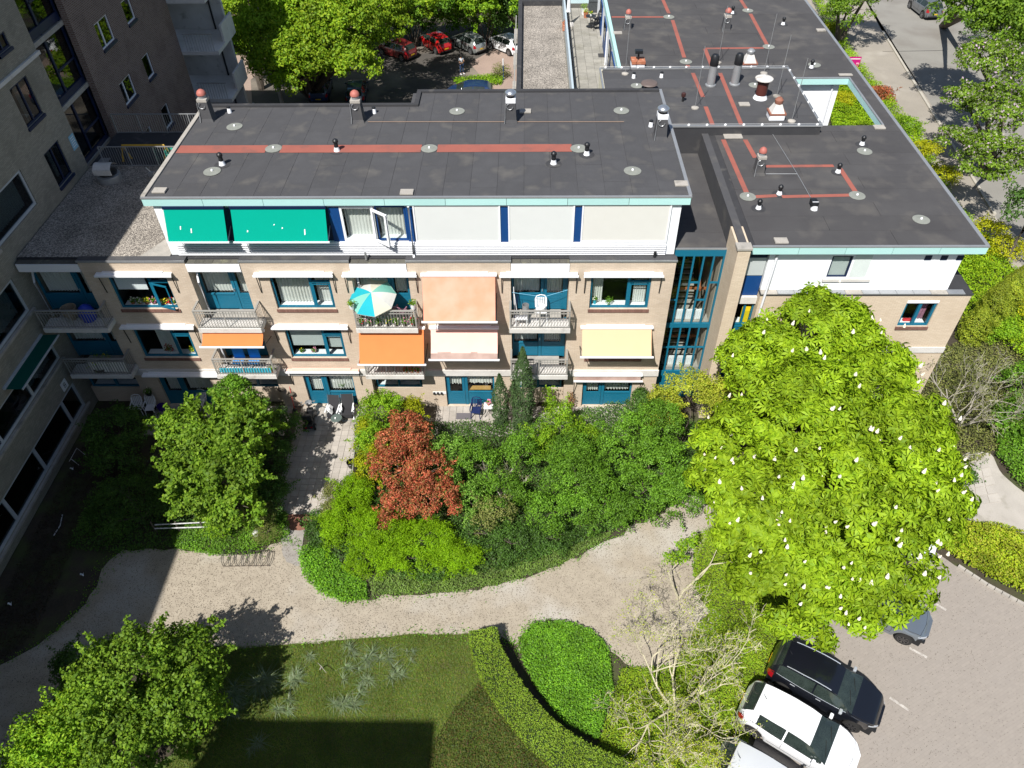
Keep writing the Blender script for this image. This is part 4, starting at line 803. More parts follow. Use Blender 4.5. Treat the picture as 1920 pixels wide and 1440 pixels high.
pa, pb_ = at(77, 629, x=XT), at(0, 722, x=XT); az_ = pa.z; ax_ = .75; pc_ = at(107, 632, x=XT + ax_); ya, yb_ = pb_.y, pa.y
c = MB().box(XT + .0, XT + .1, ya, yb_, az_, az_ + .1).build('awning', WGREY, TT)
g = MB(); g.grid(lambda u, v: (XT + .05 + (ax_ - .05) * v, ya + (yb_ - ya) * u, az_ + .03 + (pc_.z - az_) * v), 6, 4); g.build('awning_cloth', DKGRN, c); MB().box(XT + ax_, XT + ax_ + .05, ya, yb_, pc_.z - .02, pc_.z + .04).build('front_bar', WGREY, c)
y0, y1, z0, z1 = trect([(0, 155), (70, 92), (72, 100), (0, 164)]); MB().box(XT + .001, XT + .1, -8, at(70, 95, x=XT).y, z0, z1).build('ledge', CONCW, TT)
# stair tower glazing
mb = MB(); ys3 = [sy0, sy0 + (sy1 - sy0) * .45, sy1 - .06]
for y in ys3: mb.box(XT - .5, XT - .4, y - .05, y + .08, 0, Hh)
for z in (8.4, 11.3, 14.2, 17.1): mb.box(XT - .5, XT - .38, sy0, sy1, z - .35, z); mb.box(XT - .48, XT - .4, sy0 + (sy1 - sy0) * .45, sy1, z + .85, z + .93)
sg = mb.build('stair_glazing', NAVY, TT)
for i in range(2):
    for z in (8.4, 11.3, 14.2): MB().box(XT - .46, XT - .45, ys3[i] + .08, ys3[i + 1] - .05, z + .01, z + 2.5).build('pane', GLASSD, sg)
MB().box(XT - .3, XT, sy0 - .001, sy0 - .0, 0, 1) if False else None
for z, px in ((11.4, 0), (14.3, 0)): MB().box(XT - 2, XT - 1.9, sy0 + .3, sy1 - .3, z, z + .9).build('stair_panel', mat('mustard', (.3, .2, .05), rough=.6), TT)
pos = at(137, 266, x=XT); s = MB().box(XT + .001, XT + .02, pos.y - .22, pos.y + .22, pos.z - .33, pos.z + .33).build('notice_board', mat('pale_blue_sign', (.25, .48, .62), rough=.5), TT)
for k in range(5): MB().box(XT + .021, XT + .025, pos.y - .17, pos.y + .17 - .06 * (k % 2), pos.z + .2 - k * .1, pos.z + .23 - k * .1).build('text_line', WPLAS, s)
# number plate above the ground row
pos = at(120, 722, x=XT); s = MB().box(XT + .001, XT + .03, pos.y - .22, pos.y + .22, pos.z - .22, pos.z + .22).build('number_plate', WPLAS, TT)
mb = MB()
for dz in (.06, -.06):
    mb.box(XT + .031, XT + .035, pos.y - .05, pos.y + .05, pos.z + dz + .04, pos.z + dz + .06).box(XT + .031, XT + .035, pos.y - .05, pos.y + .05, pos.z + dz - .06, pos.z + dz - .04).box(XT + .031, XT + .035, pos.y - .07, pos.y - .05, pos.z + dz - .06, pos.z + dz + .06).box(XT + .031, XT + .035, pos.y + .05, pos.y + .07, pos.z + dz - .06, pos.z + dz + .06)
mb.build('number', BLACKP, s)
# balconies at the far end
for k, z in enumerate((2.6, 5.5, 8.4, 11.3, 14.2)):
    b = MB().box(XT - 2, XT + 2.2, 21, 24.6, z - .22, z).build('balcony', CONCW, TT)
    MB().box(XT + 2.08, XT + 2.2, 22.4, 24.6, z + .001, z + 1.0).build('balcony_panel', CONCW, b)
    MB().box(XT + .3, XT + 2.08, 21.02, 21.06, z + .95, z + 1.0).build('handrail', RAIL, b)
    for i in range(11): MB().box(XT + .35 + i * .16, XT + .37 + i * .16, 21.03, 21.05, z + .001, z + .95).build('baluster', RAIL, b)
MB().box(XT - 2, XT + 1.7, 24.6, 24.9, 0, Hh).build('balcony_wall', CONCW, TT); MB().box(XT + 1.95, XT + 2.15, 30.5, 30.8, 0, 12).build('column', CONC, TT); MB().tube([(XT + 1.0, 24.55, 0), (XT + 1.0, 24.55, 14)], .06, 6).build('downpipe', BLACKP, TT)

SB = thing('south_building', 'block behind the viewpoint, seen only as the square shadow on the lawn', 'building', (-13, -32, 0))
MB().box(-16.4, -9.45, -40, -28.35, 0, 19.6).build('wall', BRICKT, SB); MB().box(-16.5, -9.35, -40.1, -28.25, 19.6, 19.9).build('roof', BITD, SB)

# walkway between the tower and the roof, with its railings
wk = tag(MB().box(XT + .01, -13.7, 7.62, 10.9, 8.1, 8.34).build('walkway_deck', BITD), None, None, kind='structure')
def railing(label, y, x0, x1, z=8.36, h=1.0):
    t = thing('metal_railing', label, 'railing', ((x0 + x1) / 2, y, z), 'railings along the roof walkway')
    MB().box(x0, x1, y - .02, y + .02, z + h - .04, z + h).build('handrail', METAL, t); MB().box(x0, x1, y - .015, y + .015, z + .02, z + .06).build('rail', METAL, t)
    n = int((x1 - x0) / .115); first = None
    for i in range(n):
        x = x0 + i * .115
        if i % 11 == 0: MB().box(x - .025, x + .025, y - .025, y + .025, z, z + h - .04).build('post', METAL, t)
        elif first is None: first = (MB().box(x - .007, x + .007, y - .007, y + .007, z + .06, z + h - .04).build('baluster', METAL, t), x)
        else: o = first[0].copy(); COL.objects.link(o); o.location = first[0].location + Vector((x - first[1], 0, 0))
    return t
railing('grey metal railing along the near side of the roof walkway, behind the gravel', 7.5, -19.4, -14.5); railing('grey metal railing along the far side of the roof walkway', 10.8, -20.1, -13.8)
# yellow frame and green crates standing on the walkway
yt = thing('yellow_frame', 'yellow steel frame standing on the walkway behind the near railing', 'frame', (-17.4, 8.0, 8.345)); YEL = mat('yellow_paint', (.55, .33, .02), rough=.5)
for x in (-18.6, -16.6): MB().tube([(x - .15, 7.95, 8.35), (x, 8.1, 9.1), (x + .15, 8.25, 8.35)], .05, 5).build('leg', YEL, yt)
MB().tube([(-18.6, 8.1, 9.1), (-16.6, 8.1, 9.1)], .05, 5).build('crossbar', YEL, yt)
GCR = mat('green_crate', (.02, .42, .28), rough=.5)
for i, x in enumerate((-16.2, -15.3)):
    t = thing('plastic_crate', 'turquoise slatted crate behind the railing, ' + ('beside the yellow frame' if i == 0 else 'nearest to the dark felt roof edge'), 'crate', (x, 8.1, 8.345), 'turquoise crates on the walkway')
    MB().box(x - .4, x + .4, 7.85, 8.35, 8.345, 8.4).build('base', GCR, t)
    for k in range(3): MB().box(x - .4, x + .4, 7.85, 7.88, 8.44 + k * .15, 8.54 + k * .15).build('slat', GCR, t); MB().box(x - .4, x + .4, 8.32, 8.35, 8.44 + k * .15, 8.54 + k * .15).build('slat', GCR, t)
    for sx in (-.4, .36): MB().box(x + sx, x + sx + .04, 7.88, 8.32, 8.4, 8.9).build('end_panel', GCR, t)
# satellite-like white box and metal dish on the gravel
t = thing('air_handling_unit', 'weathered white cowl over a round black and silver drum on the shaded gravel roof', 'roof fan', (-18.7, 6.3, 8.34))
p = Vector((-18.7, 6.3, 8.33)); MB().lathe(p, [(.5, 0), (.52, .1), (.5, .3), (.3, .34)], 20).build('drum', METAL, t, smooth=True); MB().lathe(p, [(.4, .35), (.42, .42), (.2, .5)], 18).build('seal', BLACKP, t)
g = MB(); g.grid(lambda u, v: (p.x - .42 + .8 * u, p.y - .4 + .8 * v, p.z + .55 + .32 * math.sin(math.pi * (.15 + .8 * v))), 6, 8).box(p.x - .42, p.x + .38, p.y - .42, p.y - .38, p.z + .45, p.z + .72); g.build('cowl', CONCW, t, smooth=True)
for k in range(5): MB().box(p.x - .25, p.x + .2, p.y + .02 + k * .08, p.y + .05 + k * .08, p.z + .885, p.z + .9).build('louvre', METAL, t)
t = thing('roof_bracket', 'small metal bracket standing on the gravel in front of the near railing', 'bracket', (-16.9, 6.6, 8.34)); MB().box(-17.0, -16.75, 6.5, 6.7, 8.34, 8.55).build('foot', METAL, t); MB().tube([(-16.9, 6.6, 8.55), (-17.05, 6.6, 8.8)], .03, 5).build('arm', METAL, t)
# loose paving blocks lying on the felt roofs
def block(label, p, s=(.25, .17, .07), m=CONC): o = MB().box(p.x - s[0], p.x + s[0], p.y - s[1], p.y + s[1], p.z, p.z + s[2]).build('concrete_block', m, None, bevel=.01); return tag(o, label, 'block', 'loose blocks on the roofs')
V3 = Vector((0, 0, .012))
block('concrete block by the front left corner of the long felt roof', rp(300, 359) + V3); block('concrete block at the front edge of the long roof near its middle', rp(763, 362) + V3); block('pale block at the front right corner of the long roof', rp(1277, 346) + V3); block('pale block right beside a silver-capped chimney', rp(985, 210) + V3)
q = lambda a, b: at(a, b, z=ZQ) + V3
block('grey block at the front edge of the right roof beside the brick fin', q(1464, 453)); block('grey block by the near corner of the aqua-edged courtyard opening', q(1648, 240)); block('grey block on the far roof beside the rod at left', q(1158, 63)); block('grey block at the far right roof edge', q(1539, 58)); block('grey block in the middle of the raised plant roof', at(1395, 197, z=ZP) + V3); block('long concrete slab in front of the plant roof wall', q(1374, 257), (.42, .2, .05)); block('flat grey block at the far corner of the courtyard opening', q(1585, 141), (.35, .12, .04))
# ------------------------------------------------------------------ ground
SOIL = mat('soil', (.06, .047, .032), (.036, .03, .021), scale=1.2, fine=14, rough=1, bump=.6, bscale=18, c3=(.055, .065, .022), c3scale=.8, c3lo=.45, c3hi=.62)
GROUND = tag(MB().quad((-400, -300, -.02), (400, -300, -.02), (400, 500, -.02), (-400, 500, -.02)).build('ground', SOIL), None, None, kind='structure')
PATHM = mat('shell_path', (.365, .318, .25), (.275, .236, .184), scale=2.2, fine=42, rough=.97, bump=.5, bscale=40, c3=(.40, .375, .335), c3scale=.35, c3lo=.5, c3hi=.72)
def sheet(name, px, z, m, smooth_edge=0, seed=1):
    P = [Vector(at(*p, z=0)) for p in px]
    if smooth_edge:
        Q = []; r = random.Random(seed); n = len(P)
        for i in range(n):
            p0, p1, p2, p3 = P[i - 1], P[i], P[(i + 1) % n], P[(i + 2) % n]
            for k in range(6):
                t = k / 6; c = .5 * ((2 * p1) + (-p0 + p2) * t + (2 * p0 - 5 * p1 + 4 * p2 - p3) * t * t + (-p0 + 3 * p1 - 3 * p2 + p3) * t ** 3)
                Q.append(c + Vector((r.gauss(0, 1), r.gauss(0, 1), 0)) * smooth_edge)
        P = Q
    me = bpy.data.meshes.new(name); bmm = bmesh.new(); vs_ = [bmm.verts.new((p.x, p.y, z)) for p in P]
    f = bmm.faces.new(vs_); bmesh.ops.triangulate(bmm, faces=[f], ngon_method='EAR_CLIP')
    bmesh.ops.recalc_face_normals(bmm, faces=bmm.faces[:])
    for f in bmm.faces:
        if f.normal.z < 0: f.normal_flip()
    bmm.to_mesh(me); bmm.free(); me.materials.append(m); o = link(name, me, (0, 0, 0)); o['kind'] = 'structure'; return o, P
PATH_PX = [(-60, 1470), (-60, 1300), (90, 1195), (160, 1130), (215, 1040), (330, 1030), (470, 1040), (545, 1010), (590, 1080), (640, 1125), (720, 1118), (860, 1110), (960, 1090), (1050, 1060), (1150, 1010), (1230, 965), (1290, 930), (1345, 950), (1330, 1000), (1300, 1060), (1310, 1120), (1350, 1160), (1300, 1230), (1230, 1270), (1150, 1225), (1100, 1190), (1030, 1165), (985, 1185), (975, 1215), (950, 1200), (890, 1190), (760, 1190), (560, 1208), (400, 1212), (330, 1190), (200, 1200), (110, 1290), (40, 1400), (20, 1470)]
_, PATHP = sheet('path', PATH_PX, .004, PATHM, .055)
LAWN = mat('moss_lawn', (.09, .135, .03), (.06, .09, .02), scale=2, fine=30, rough=1, bump=.5, bscale=30, c3=(.11, .085, .045), c3scale=1.3, c3lo=.55, c3hi=.75)
lawn, LP = sheet('lawn', [(405, 1212), (560, 1206), (760, 1188), (880, 1186), (905, 1260), (990, 1360), (1060, 1430), (1080, 1480), (300, 1480), (360, 1380)], -.004, LAWN, .02)
# parking, side path, street
PARK = brick_mat('parking_pavers', (.26, .232, .205), (.28, .25, .22), (.235, .21, .185), bw=.2, bh=.1, ms=.008, stain=(.265, .24, .215))
# bricks of the parking lie flat: swap the vertical axis of that pattern for the ground's
def flat_bricks(m):
    t = m.node_tree; g = [n for n in t.nodes if n.type == 'NEW_GEOMETRY'][0]; k = [n for n in t.nodes if n.type == 'TEX_BRICK'][0]; mp = t.nodes.new('ShaderNodeMapping'); mp.inputs['Rotation'].default_value = (0, 0, R(-28)); lk(t, g.outputs['Position'], mp.inputs[0])
    for l in list(k.inputs['Vector'].links): t.links.remove(l)
    lk(t, mp.outputs[0], k.inputs['Vector'])
flat_bricks(PARK)
sheet('parking_area', [(1380, 1480), (1415, 1390), (1455, 1210), (1500, 1120), (1600, 1010), (1720, 1010), (1790, 1060), (1960, 1150), (2000, 1480)], .004, PARK)
SLAB = mat('path_slab', (.42, .39, .35), (.34, .315, .28), scale=1.5, rough=.95, c3=(.28, .26, .22), c3scale=1.4, vary=.08)
sheet('side_path', [(1800, 860), (1855, 850), (1880, 890), (1960, 960), (1960, 1010), (1870, 985), (1800, 960)], .004, SLAB, .01)
for k in range(5):
    a, b, c, d = at(1822 + k * 2, 868 + k * 16, z=0), at(1850 + k * 5, 862 + k * 16, z=0), at(1854 + k * 6, 876 + k * 16, z=0), at(1824 + k * 2, 883 + k * 16, z=0)
    for t0, t1 in ((0, .48), (.52, 1)):
        MB().prism([(a.lerp(b, t0).x, a.lerp(b, t0).y), (a.lerp(b, t1).x, a.lerp(b, t1).y), (d.lerp(c, t1).x, d.lerp(c, t1).y), (d.lerp(c, t0).x, d.lerp(c, t0).y)], .006, .03).build('path_slab', SLAB)['kind'] = 'structure'
# painted bay lines
WLINE = mat('worn_white_paint', (.50, .47, .43), (.27, .245, .22), scale=7, fine=25, rough=.9)
for (a, b) in (((1745, 1127), (1774, 1144)), ((1705, 1215), (1738, 1233)), ((1668, 1308), (1704, 1332)), ((1480, 1185), (1500, 1196))):
    p, q = at(*a, z=0), at(*b, z=0); d = (q - p).normalized(); nn = Vector((-d.y, d.x, 0)) * .045
    MB().prism([((p - nn).x, (p - nn).y), ((q - nn).x, (q - nn).y), ((q + nn).x, (q + nn).y), ((p + nn).x, (p + nn).y)], .0085, .012).build('parking_line', WLINE)['kind'] = 'structure'
kp = [at(*p, z=0) for p in ((1795, 1062), (1850, 1098), (1905, 1128), (1965, 1160))]
for i in range(3):
    for k in range(4):
        a, b = kp[i].lerp(kp[i + 1], k / 4 + .01), kp[i].lerp(kp[i + 1], (k + 1) / 4 - .01); d = (b - a).normalized(); nn = Vector((-d.y, d.x, 0)) * .05
        MB().prism([((a - nn).x, (a - nn).y), ((b - nn).x, (b - nn).y), ((b + nn).x, (b + nn).y), ((a + nn).x, (a + nn).y)], -.02, .12).build('kerb_stone', CONC)['kind'] = 'structure'
ASPH = mat('old_asphalt', (.24, .23, .205), (.20, .19, .17), scale=.5, fine=18, rough=.95, c3=(.18, .165, .145), c3scale=.25, c3lo=.5, c3hi=.7)
PAVEM = mat('pavement', (.30, .27, .225), (.25, .225, .19), scale=.6, fine=14, rough=.95, c3=(.34, .31, .265), c3scale=.4)
PINKP = mat('pink_pavement', (.33, .245, .20), (.27, .20, .165), scale=.6, fine=14, rough=.95)
sheet('road', [(1570, -40), (1690, 190), (1830, 420), (1960, 560), (2200, 700), (2200, -40)], .0, ASPH)
sheet('pavement', [(1480, -40), (1560, 60), (1640, 200), (1740, 330), (1800, 400), (1850, 440), (1960, 580), (1870, 412), (1740, 186), (1655, 60), (1600, -40)], .008, PAVEM)
ASPHR = mat('rear_asphalt', (.085, .075, .065), (.06, .055, .05), scale=.5, fine=12, rough=.95, c3=(.25, .21, .165), c3scale=.18, c3lo=.5, c3hi=.72)
sheet('rear_parking', [(400, 118), (520, 100), (700, 100), (980, 60), (1050, 60), (1050, 300), (400, 300)], .0, ASPHR)
sheet('rear_pavement', [(415, 104), (520, 104), (470, 150), (480, 300), (420, 300)], .008, PINKP)
sheet('parking_bay', [(880, 118), (985, 60), (985, 170), (930, 175)], .006, PINKP)
# kerb of the street
a, b = at(1655, 60, z=0), at(1870, 412, z=0); d = (b - a); L = d.length; d.normalize(); nn = Vector((-d.y, d.x, 0))
for k in range(int(L / 1.2)):
    p, q = a + d * (k * 1.2 + .01), a + d * ((k + 1) * 1.2 - .01); MB().prism([((p - nn * .09).x, (p - nn * .09).y), ((q - nn * .09).x, (q - nn * .09).y), ((q + nn * .09).x, (q + nn * .09).y), ((p + nn * .09).x, (p + nn * .09).y)], .0, .11).build('kerb_stone', mat('pale_kerb', (.42, .39, .33), rough=.9))['kind'] = 'structure'
p, q = at(1655, 97, z=0), at(1770, 95, z=0); MB().prism([(p.x, p.y), (q.x, q.y), (q.x, q.y + .06), (p.x, p.y + .06)], .004, .008).build('road_joint', BLACK)['kind'] = 'structure'
p, q = at(1622, 60, z=0), at(1640, 90, z=0)
# patio paving (30 cm slabs) in front of the block
bed = tag(MB().box(-17.2, 6.0, -1.9, 0.0, -.018, .002).box(-10.4, -7.15, -6.3, -1.9, -.018, .002).build('patio_bed', mat('patio_joint', (.10, .085, .065), rough=1)), None, None, kind='structure')
first = None; ts = .31; cnt = 0
rest = MB()
def tile(x, y):
    global first, cnt
    z = .003 + .006 * random.random()
    if cnt < 296:
        if first is None: first = (MB().box(x + .006, x + ts - .006, y + .006, y + ts - .006, .003, .022).build('paving_tile', PAV), x, y); first[0]['kind'] = 'structure'
        else: o = first[0].copy(); COL.objects.link(o); o.location = first[0].location + Vector((x - first[1], y - first[2], z - .003))
        cnt += 1
    else: rest.box(x + .006, x + ts - .006, y + .006, y + ts - .006, .003, .019 + z)
j = 0
for iy in range(20):
    for ix in range(10): tile(-10.3 + ix * ts, -.32 - iy * ts)
for x0, x1 in ((-3.9, 5.8), (-17.2, -10.4)):
    for iy in range(6):
        for ix in range(int((x1 - x0) / ts)): tile(x0 + ix * ts, -.32 - iy * ts)
if rest.v: rest.build('paving', PAV)['kind'] = 'structure'
mul = mat('red_mulch', (.26, .12, .08), (.16, .075, .05), scale=5, fine=40, rough=1, bump=.6)
sheet('mulch', [(535, 918), (606, 918), (598, 960), (572, 992), (538, 985)], .012, mul, .02)
GRIT = mat('grey_grit', (.30, .28, .255), (.22, .2, .18), scale=4, fine=50, rough=1)
sheet('grit_path', [(535, 985), (572, 970), (568, 1010), (560, 1060), (530, 1040)], .008, GRIT, .03)
# ------------------------------------------------------------------ planting
LG = {}
LF = dict(chestnut_leaf=.93, red_photinia_leaf=.95, cypress_leaf=1.3, strap_leaf=1.15, maple_leaf=1.35, rough_grass_blade=1.5, patchy_cover=1.1, juniper_leaf=1.95, hedge_leaf=2.0, shade_leaf=.8, deep_leaf=1.6, blossom_leaf=1.5, olive_leaf=1.5, fresh_leaf=1.65)
def LM(name, cols, *a, **kk):
    if name not in LG:
        k = LF.get(name, 1.95); LG[name] = leaf_mat(name, [(min(c[0] * (k * 1.12) + .008, .5) if c[0] < .3 else c[0], min(c[1] * k, .5), c[2] * 1.15) for c in cols], *a, **kk)
    return LG[name]
CHEST = LM('chestnut_leaf', [(.155, .33, .008), (.245, .44, .012), (.34, .53, .015), (.20, .38, .012)], .3, .6, .05, .62)
MAPLE = LM('maple_leaf', [(.06, .15, .012), (.10, .22, .018), (.16, .29, .024), (.075, .17, .015)], .4, .7, .05, .6)
MID = LM('green_leaf', [(.035, .10, .012), (.06, .16, .018), (.09, .21, .022), (.045, .12, .014)], .35, .8, .07, .6)
FRESH = LM('fresh_leaf', [(.07, .18, .012), (.12, .26, .016), (.18, .32, .02)], .4, .8, .05, .65)
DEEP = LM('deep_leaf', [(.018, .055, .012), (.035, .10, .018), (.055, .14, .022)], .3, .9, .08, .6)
YELL = LM('golden_leaf', [(.12, .17, .008), (.18, .22, .01), (.16, .2, .008), (.09, .15, .01)], .35, 1.1, .04, .7)
JUN = LM('juniper_leaf', [(.075, .18, .005), (.10, .215, .006), (.12, .235, .007), (.06, .14, .005)], .35, 1.6, .04, .7)
RED = LM('red_photinia_leaf', [(.32, .06, .022), (.58, .12, .05), (.66, .25, .09), (.26, .10, .03), (.20, .2, .04), (.52, .09, .04)], .3, 1.6, .08, .6)
VARI = LM('variegated_leaf', [(.04, .12, .02), (.06, .16, .02), (.30, .32, .07), (.05, .13, .02)], .3, 1.6, .06, .7)
CYPR = LM('cypress_leaf', [(.014, .042, .016), (.028, .07, .026), (.045, .10, .03)], .15, 2, .05, .7)
HEDGE = LM('hedge_leaf', [(.062, .13, .02), (.088, .165, .022), (.11, .19, .026), (.08, .12, .024)], .3, 1.6, .05, .75)
IVY = LM('ivy_leaf', [(.03, .10, .01), (.06, .17, .014), (.10, .24, .018)], .3, 1.2, .07, .6)
YIVY = LM('lime_groundcover_leaf', [(.08, .18, .01), (.12, .23, .012), (.16, .25, .012)], .35, .9, .05, .7)
GOLD = LM('gold_groundcover_leaf', [(.17, .21, .008), (.22, .24, .01), (.12, .18, .008)], .3, 1.5, .05, .8)
MOSS = LM('rough_grass_blade', [(.05, .11, .018), (.075, .14, .022), (.10, .15, .03), (.13, .12, .05)], .25, 1.0, .03, .7)
BLUEG = LM('strap_leaf', [(.10, .17, .085), (.15, .22, .12), (.085, .17, .05), (.12, .16, .07)], .25, 2, .15, .7)
OLIVE = LM('olive_leaf', [(.075, .11, .03), (.12, .16, .05), (.15, .17, .07)], .3, 1.2, .06, .7)
PETAL = mat('white_petal', (.78, .74, .62), (.72, .62, .5), rough=.8)
YPETAL = mat('yellow_petal', (.75, .62, .03), rough=.8); RPETAL = mat('red_petal', (.6, .02, .03), rough=.8); PPETAL = mat('pink_petal', (.75, .25, .4), rough=.8)
def lobe(px, py, z, rx, ry, rz): p = at(px, py, z=z); return ((p.x, p.y, z), (rx, ry, rz))
def tree(name, label, cat, lobes, m, leaf, csize, ccount, lpc, seed, trunk=None, tr=.16, bark=None, palm=0, width=.55, group=None, zmin=.3, jit=.6, droop=.15, flat=.75, low=-.35, fill=0, zroot=0., spread=.35, limbs=True, gaps=-.72, shoots=0):
    cx = sum(l[0][0] for l in lobes) / len(lobes); cy = sum(l[0][1] for l in lobes) / len(lobes); base = Vector(trunk if trunk is not None else (cx, cy, zroot))
    t = thing(name, label, cat, base, group)
    P, N = clump_crown(lobes, csize, ccount, lpc, seed, zmin, flat, low, spread, gaps, shoots)
    leaf_obj('crown', P, N, m, leaf, t, width, jit, droop, palm, org=base)
    mb = MB(); rd_ = random.Random(seed)
    for (c, r_) in (lobes if limbs else lobes[:1]):
        c = Vector(c); mid = base.lerp(c, .5) + Vector((rd_.uniform(-.2, .2), rd_.uniform(-.2, .2), .15 * (c.z - base.z))); mb.tube([base + Vector((0, 0, -.05)), base.lerp(mid, .5), mid, c], [tr, tr * .8, tr * .6, tr * .25], 7, cap=False)
        for k in range(4):
            d = Vector((rd_.gauss(0, 1), rd_.gauss(0, 1), rd_.uniform(0, .9))); d.normalize(); e = c + Vector((d.x * r_[0], d.y * r_[1], d.z * r_[2])) * .8; mb.tube([mid.lerp(c, .6), c.lerp(e, .5) + Vector((0, 0, .1)), e], [tr * .3, tr * .18, tr * .05], 5, cap=False)
    mb.build('trunk', bark or BARK, t, smooth=True); return t
# --- horse chestnut
CL = [lobe(1530, 640, 6.6, 1.7, 1.6, 1.7), lobe(1440, 690, 5.6, 1.5, 1.4, 1.5), lobe(1620, 705, 6.0, 1.6, 1.5, 1.5), lobe(1510, 790, 6.6, 2.1, 1.9, 1.7), lobe(1670, 830, 5.6, 1.9, 1.8, 1.6), lobe(1400, 850, 4.6, 1.6, 1.6, 1.5),
      lobe(1590, 930, 6.0, 2.2, 1.9, 1.6), lobe(1440, 960, 4.6, 1.7, 1.5, 1.4), lobe(1715, 930, 4.6, 1.5, 1.6, 1.4), lobe(1500, 1080, 4.2, 1.9, 1.5, 1.3), lobe(1640, 1060, 4.4, 1.7, 1.5, 1.3), lobe(1450, 1030, 3.6, 1.3, 1.2, 1.0), lobe(1560, 1150, 3.4, 1.3, .8, .9), lobe(1370, 900, 3.9, 1.0, 1.2, .9)]
ct = tree('horse_chestnut', 'big yellow-green horse chestnut in white blossom, over the parked cars in front of the wing', 'tree', CL, CHEST, .26, .58, 760, 52, 11, trunk=(11.3, -7.4, 0), tr=.38, palm=6, width=.6, zmin=1.4, jit=.55, droop=.1, flat=.5, low=-.25, spread=.4, gaps=-.42)
bl = MB().lathe((0, 0, 0), [(.03, 0), (.075, .04), (.05, .07), (.07, .1), (.035, .15), (.045, .18), (.01, .25)], 6).build('blossom', PETAL, ct); BP = []
rb = np.random.default_rng(5)
for li, (c, r_) in enumerate(CL):
    P, N = blob_points(c, r_, 26, 77 + li, shell=.05, bump=.12, zmin=2.0, low=-.1)
    if li in (0, 1, 2, 3, 4): P = P[::4]
    for p in P:
        if N[0] is not None: BP.append(p + N[0] * 0 + np.array((0, 0, .46)) + .2 * (p - np.array(c)) / max(r_))
BP = [BP[i] for i in np.random.default_rng(1).permutation(len(BP))][:290]
for i, p in enumerate(BP):
    o = bl if i == 0 else bl.copy()
    if i: COL.objects.link(o)
    o.location = Vector(p) - worg(ct) + Vector((0, 0, .12)); s = rb.uniform(.5, .9); o.scale = (s, s, s); o.rotation_euler = (rb.uniform(-.3, .3), rb.uniform(-.3, .3), 0)
# --- foreground and patio trees
tree('maple_tree', 'light green maple in the left garden, beside the paved path', 'tree', [lobe(345, 800, 3.2, .9, .8, .5), lobe(355, 880, 3.0, .9, .8, .5), lobe(445, 800, 3.8, 1.0, .9, .8), lobe(430, 880, 3.8, 1.05, .9, .7), lobe(380, 940, 2.4, .9, .5, .5), lobe(445, 950, 2.4, .9, .7, .6), lobe(485, 800, 3.2, .6, .6, .6), lobe(395, 840, 3.4, 1.0, .9, .7)], MAPLE, .13, .28, 330, 75, 21, trunk=(-11.6, -6.0, 0), tr=.1, zmin=.8, flat=.5, width=.85, low=-.2, shoots=34, gaps=-.35)
tree('bay_tree', 'dense dark green shrub tree right behind the maple, against the patio', 'tree', [lobe(440, 745, 2.6, .85, .8, 1.0), lobe(470, 775, 1.9, .8, .7, .9)], MID, .1, .25, 120, 90, 22, tr=.07, zmin=.2)
tree('leafy_tree', 'large fresh green tree at the bottom left beside the path', 'tree', [lobe(250, 1260, 3.1, 1.3, 1.3, 1.2), lobe(340, 1240, 2.6, 1.1, 1.0, 1.0), lobe(200, 1330, 2.8, 1.1, 1.1, 1.1), lobe(330, 1330, 2.4, 1.3, 1.0, 1.1), lobe(250, 1400, 2.4, 1.3, .9, 1.0)], MAPLE, .11, .32, 330, 85, 23, trunk=(-12.2, -14.3, 0), tr=.12, zmin=.3, width=.7, shoots=24, gaps=-.4)
tree('leafy_tree', 'fresh green bushy tree in the bottom left corner, left of the larger one', 'tree', [lobe(110, 1390, 2.7, 1.1, 1.0, 1.1), lobe(165, 1340, 2.4, .9, .8, .9), lobe(95, 1440, 2.2, 1.2, .8, 1.0)], FRESH, .1, .3, 190, 80, 24, tr=.1, zmin=.3, shoots=20, gaps=-.45)
# long shoots sticking out of the big one
P = []; N = []
for (a, b) in (((395, 1175), (415, 1150)), ((330, 1185), (322, 1158)), ((200, 1215), (165, 1192)), ((395, 1180), (420, 1168)), ((270, 1180), (262, 1158))):
    p, q_ = at(*a, z=3.1), at(*b, z=3.3)
    for k in range(90): t_ = random.random(); P.append(tuple(p.lerp(q_, t_) + Vector((random.gauss(0, .06), random.gauss(0, .06), random.gauss(0, .06))))); N.append((0, 0, 1))
# --- cypresses
def column(label, base, h, r, seed, m=CYPR, group='columnar cypresses by the patio'):
    t = thing('cypress', label, 'cypress', base, group); n = int(9000 * h * r / 2); g = np.random.default_rng(seed); u = g.random(n); a = g.uniform(0, 6.283, n)
    prof = r * np.minimum(1, (1 - u) * 2.6) ** .8 * (.75 + .25 * np.sin(u * 3.1)) * (1 + .16 * np.sin(a * 5 + u * 26) + .1 * np.sin(a * 3 - u * 41)) * (1 - .22 * g.random(n)); P = np.stack([base[0] + prof * np.cos(a), base[1] + prof * np.sin(a), base[2] + .08 + u * h], 1)
    N = np.stack([np.cos(a), np.sin(a), np.full(n, .9)], 1); leaf_obj('crown', P, N, m, .075, t, .5, .4, -.3, org=base); MB().tube([base, Vector(base) + Vector((0, 0, h * .7))], [.07, .02], 7).build('trunk', BARK, t)
column('tall dark columnar cypress between the two patios', Vector((.15, -1.35, 0)), 4.9, .5, 31); column('shorter dark cypress just left of the tall one', Vector((-.85, -1.2, 0)), 3.2, .36, 32)
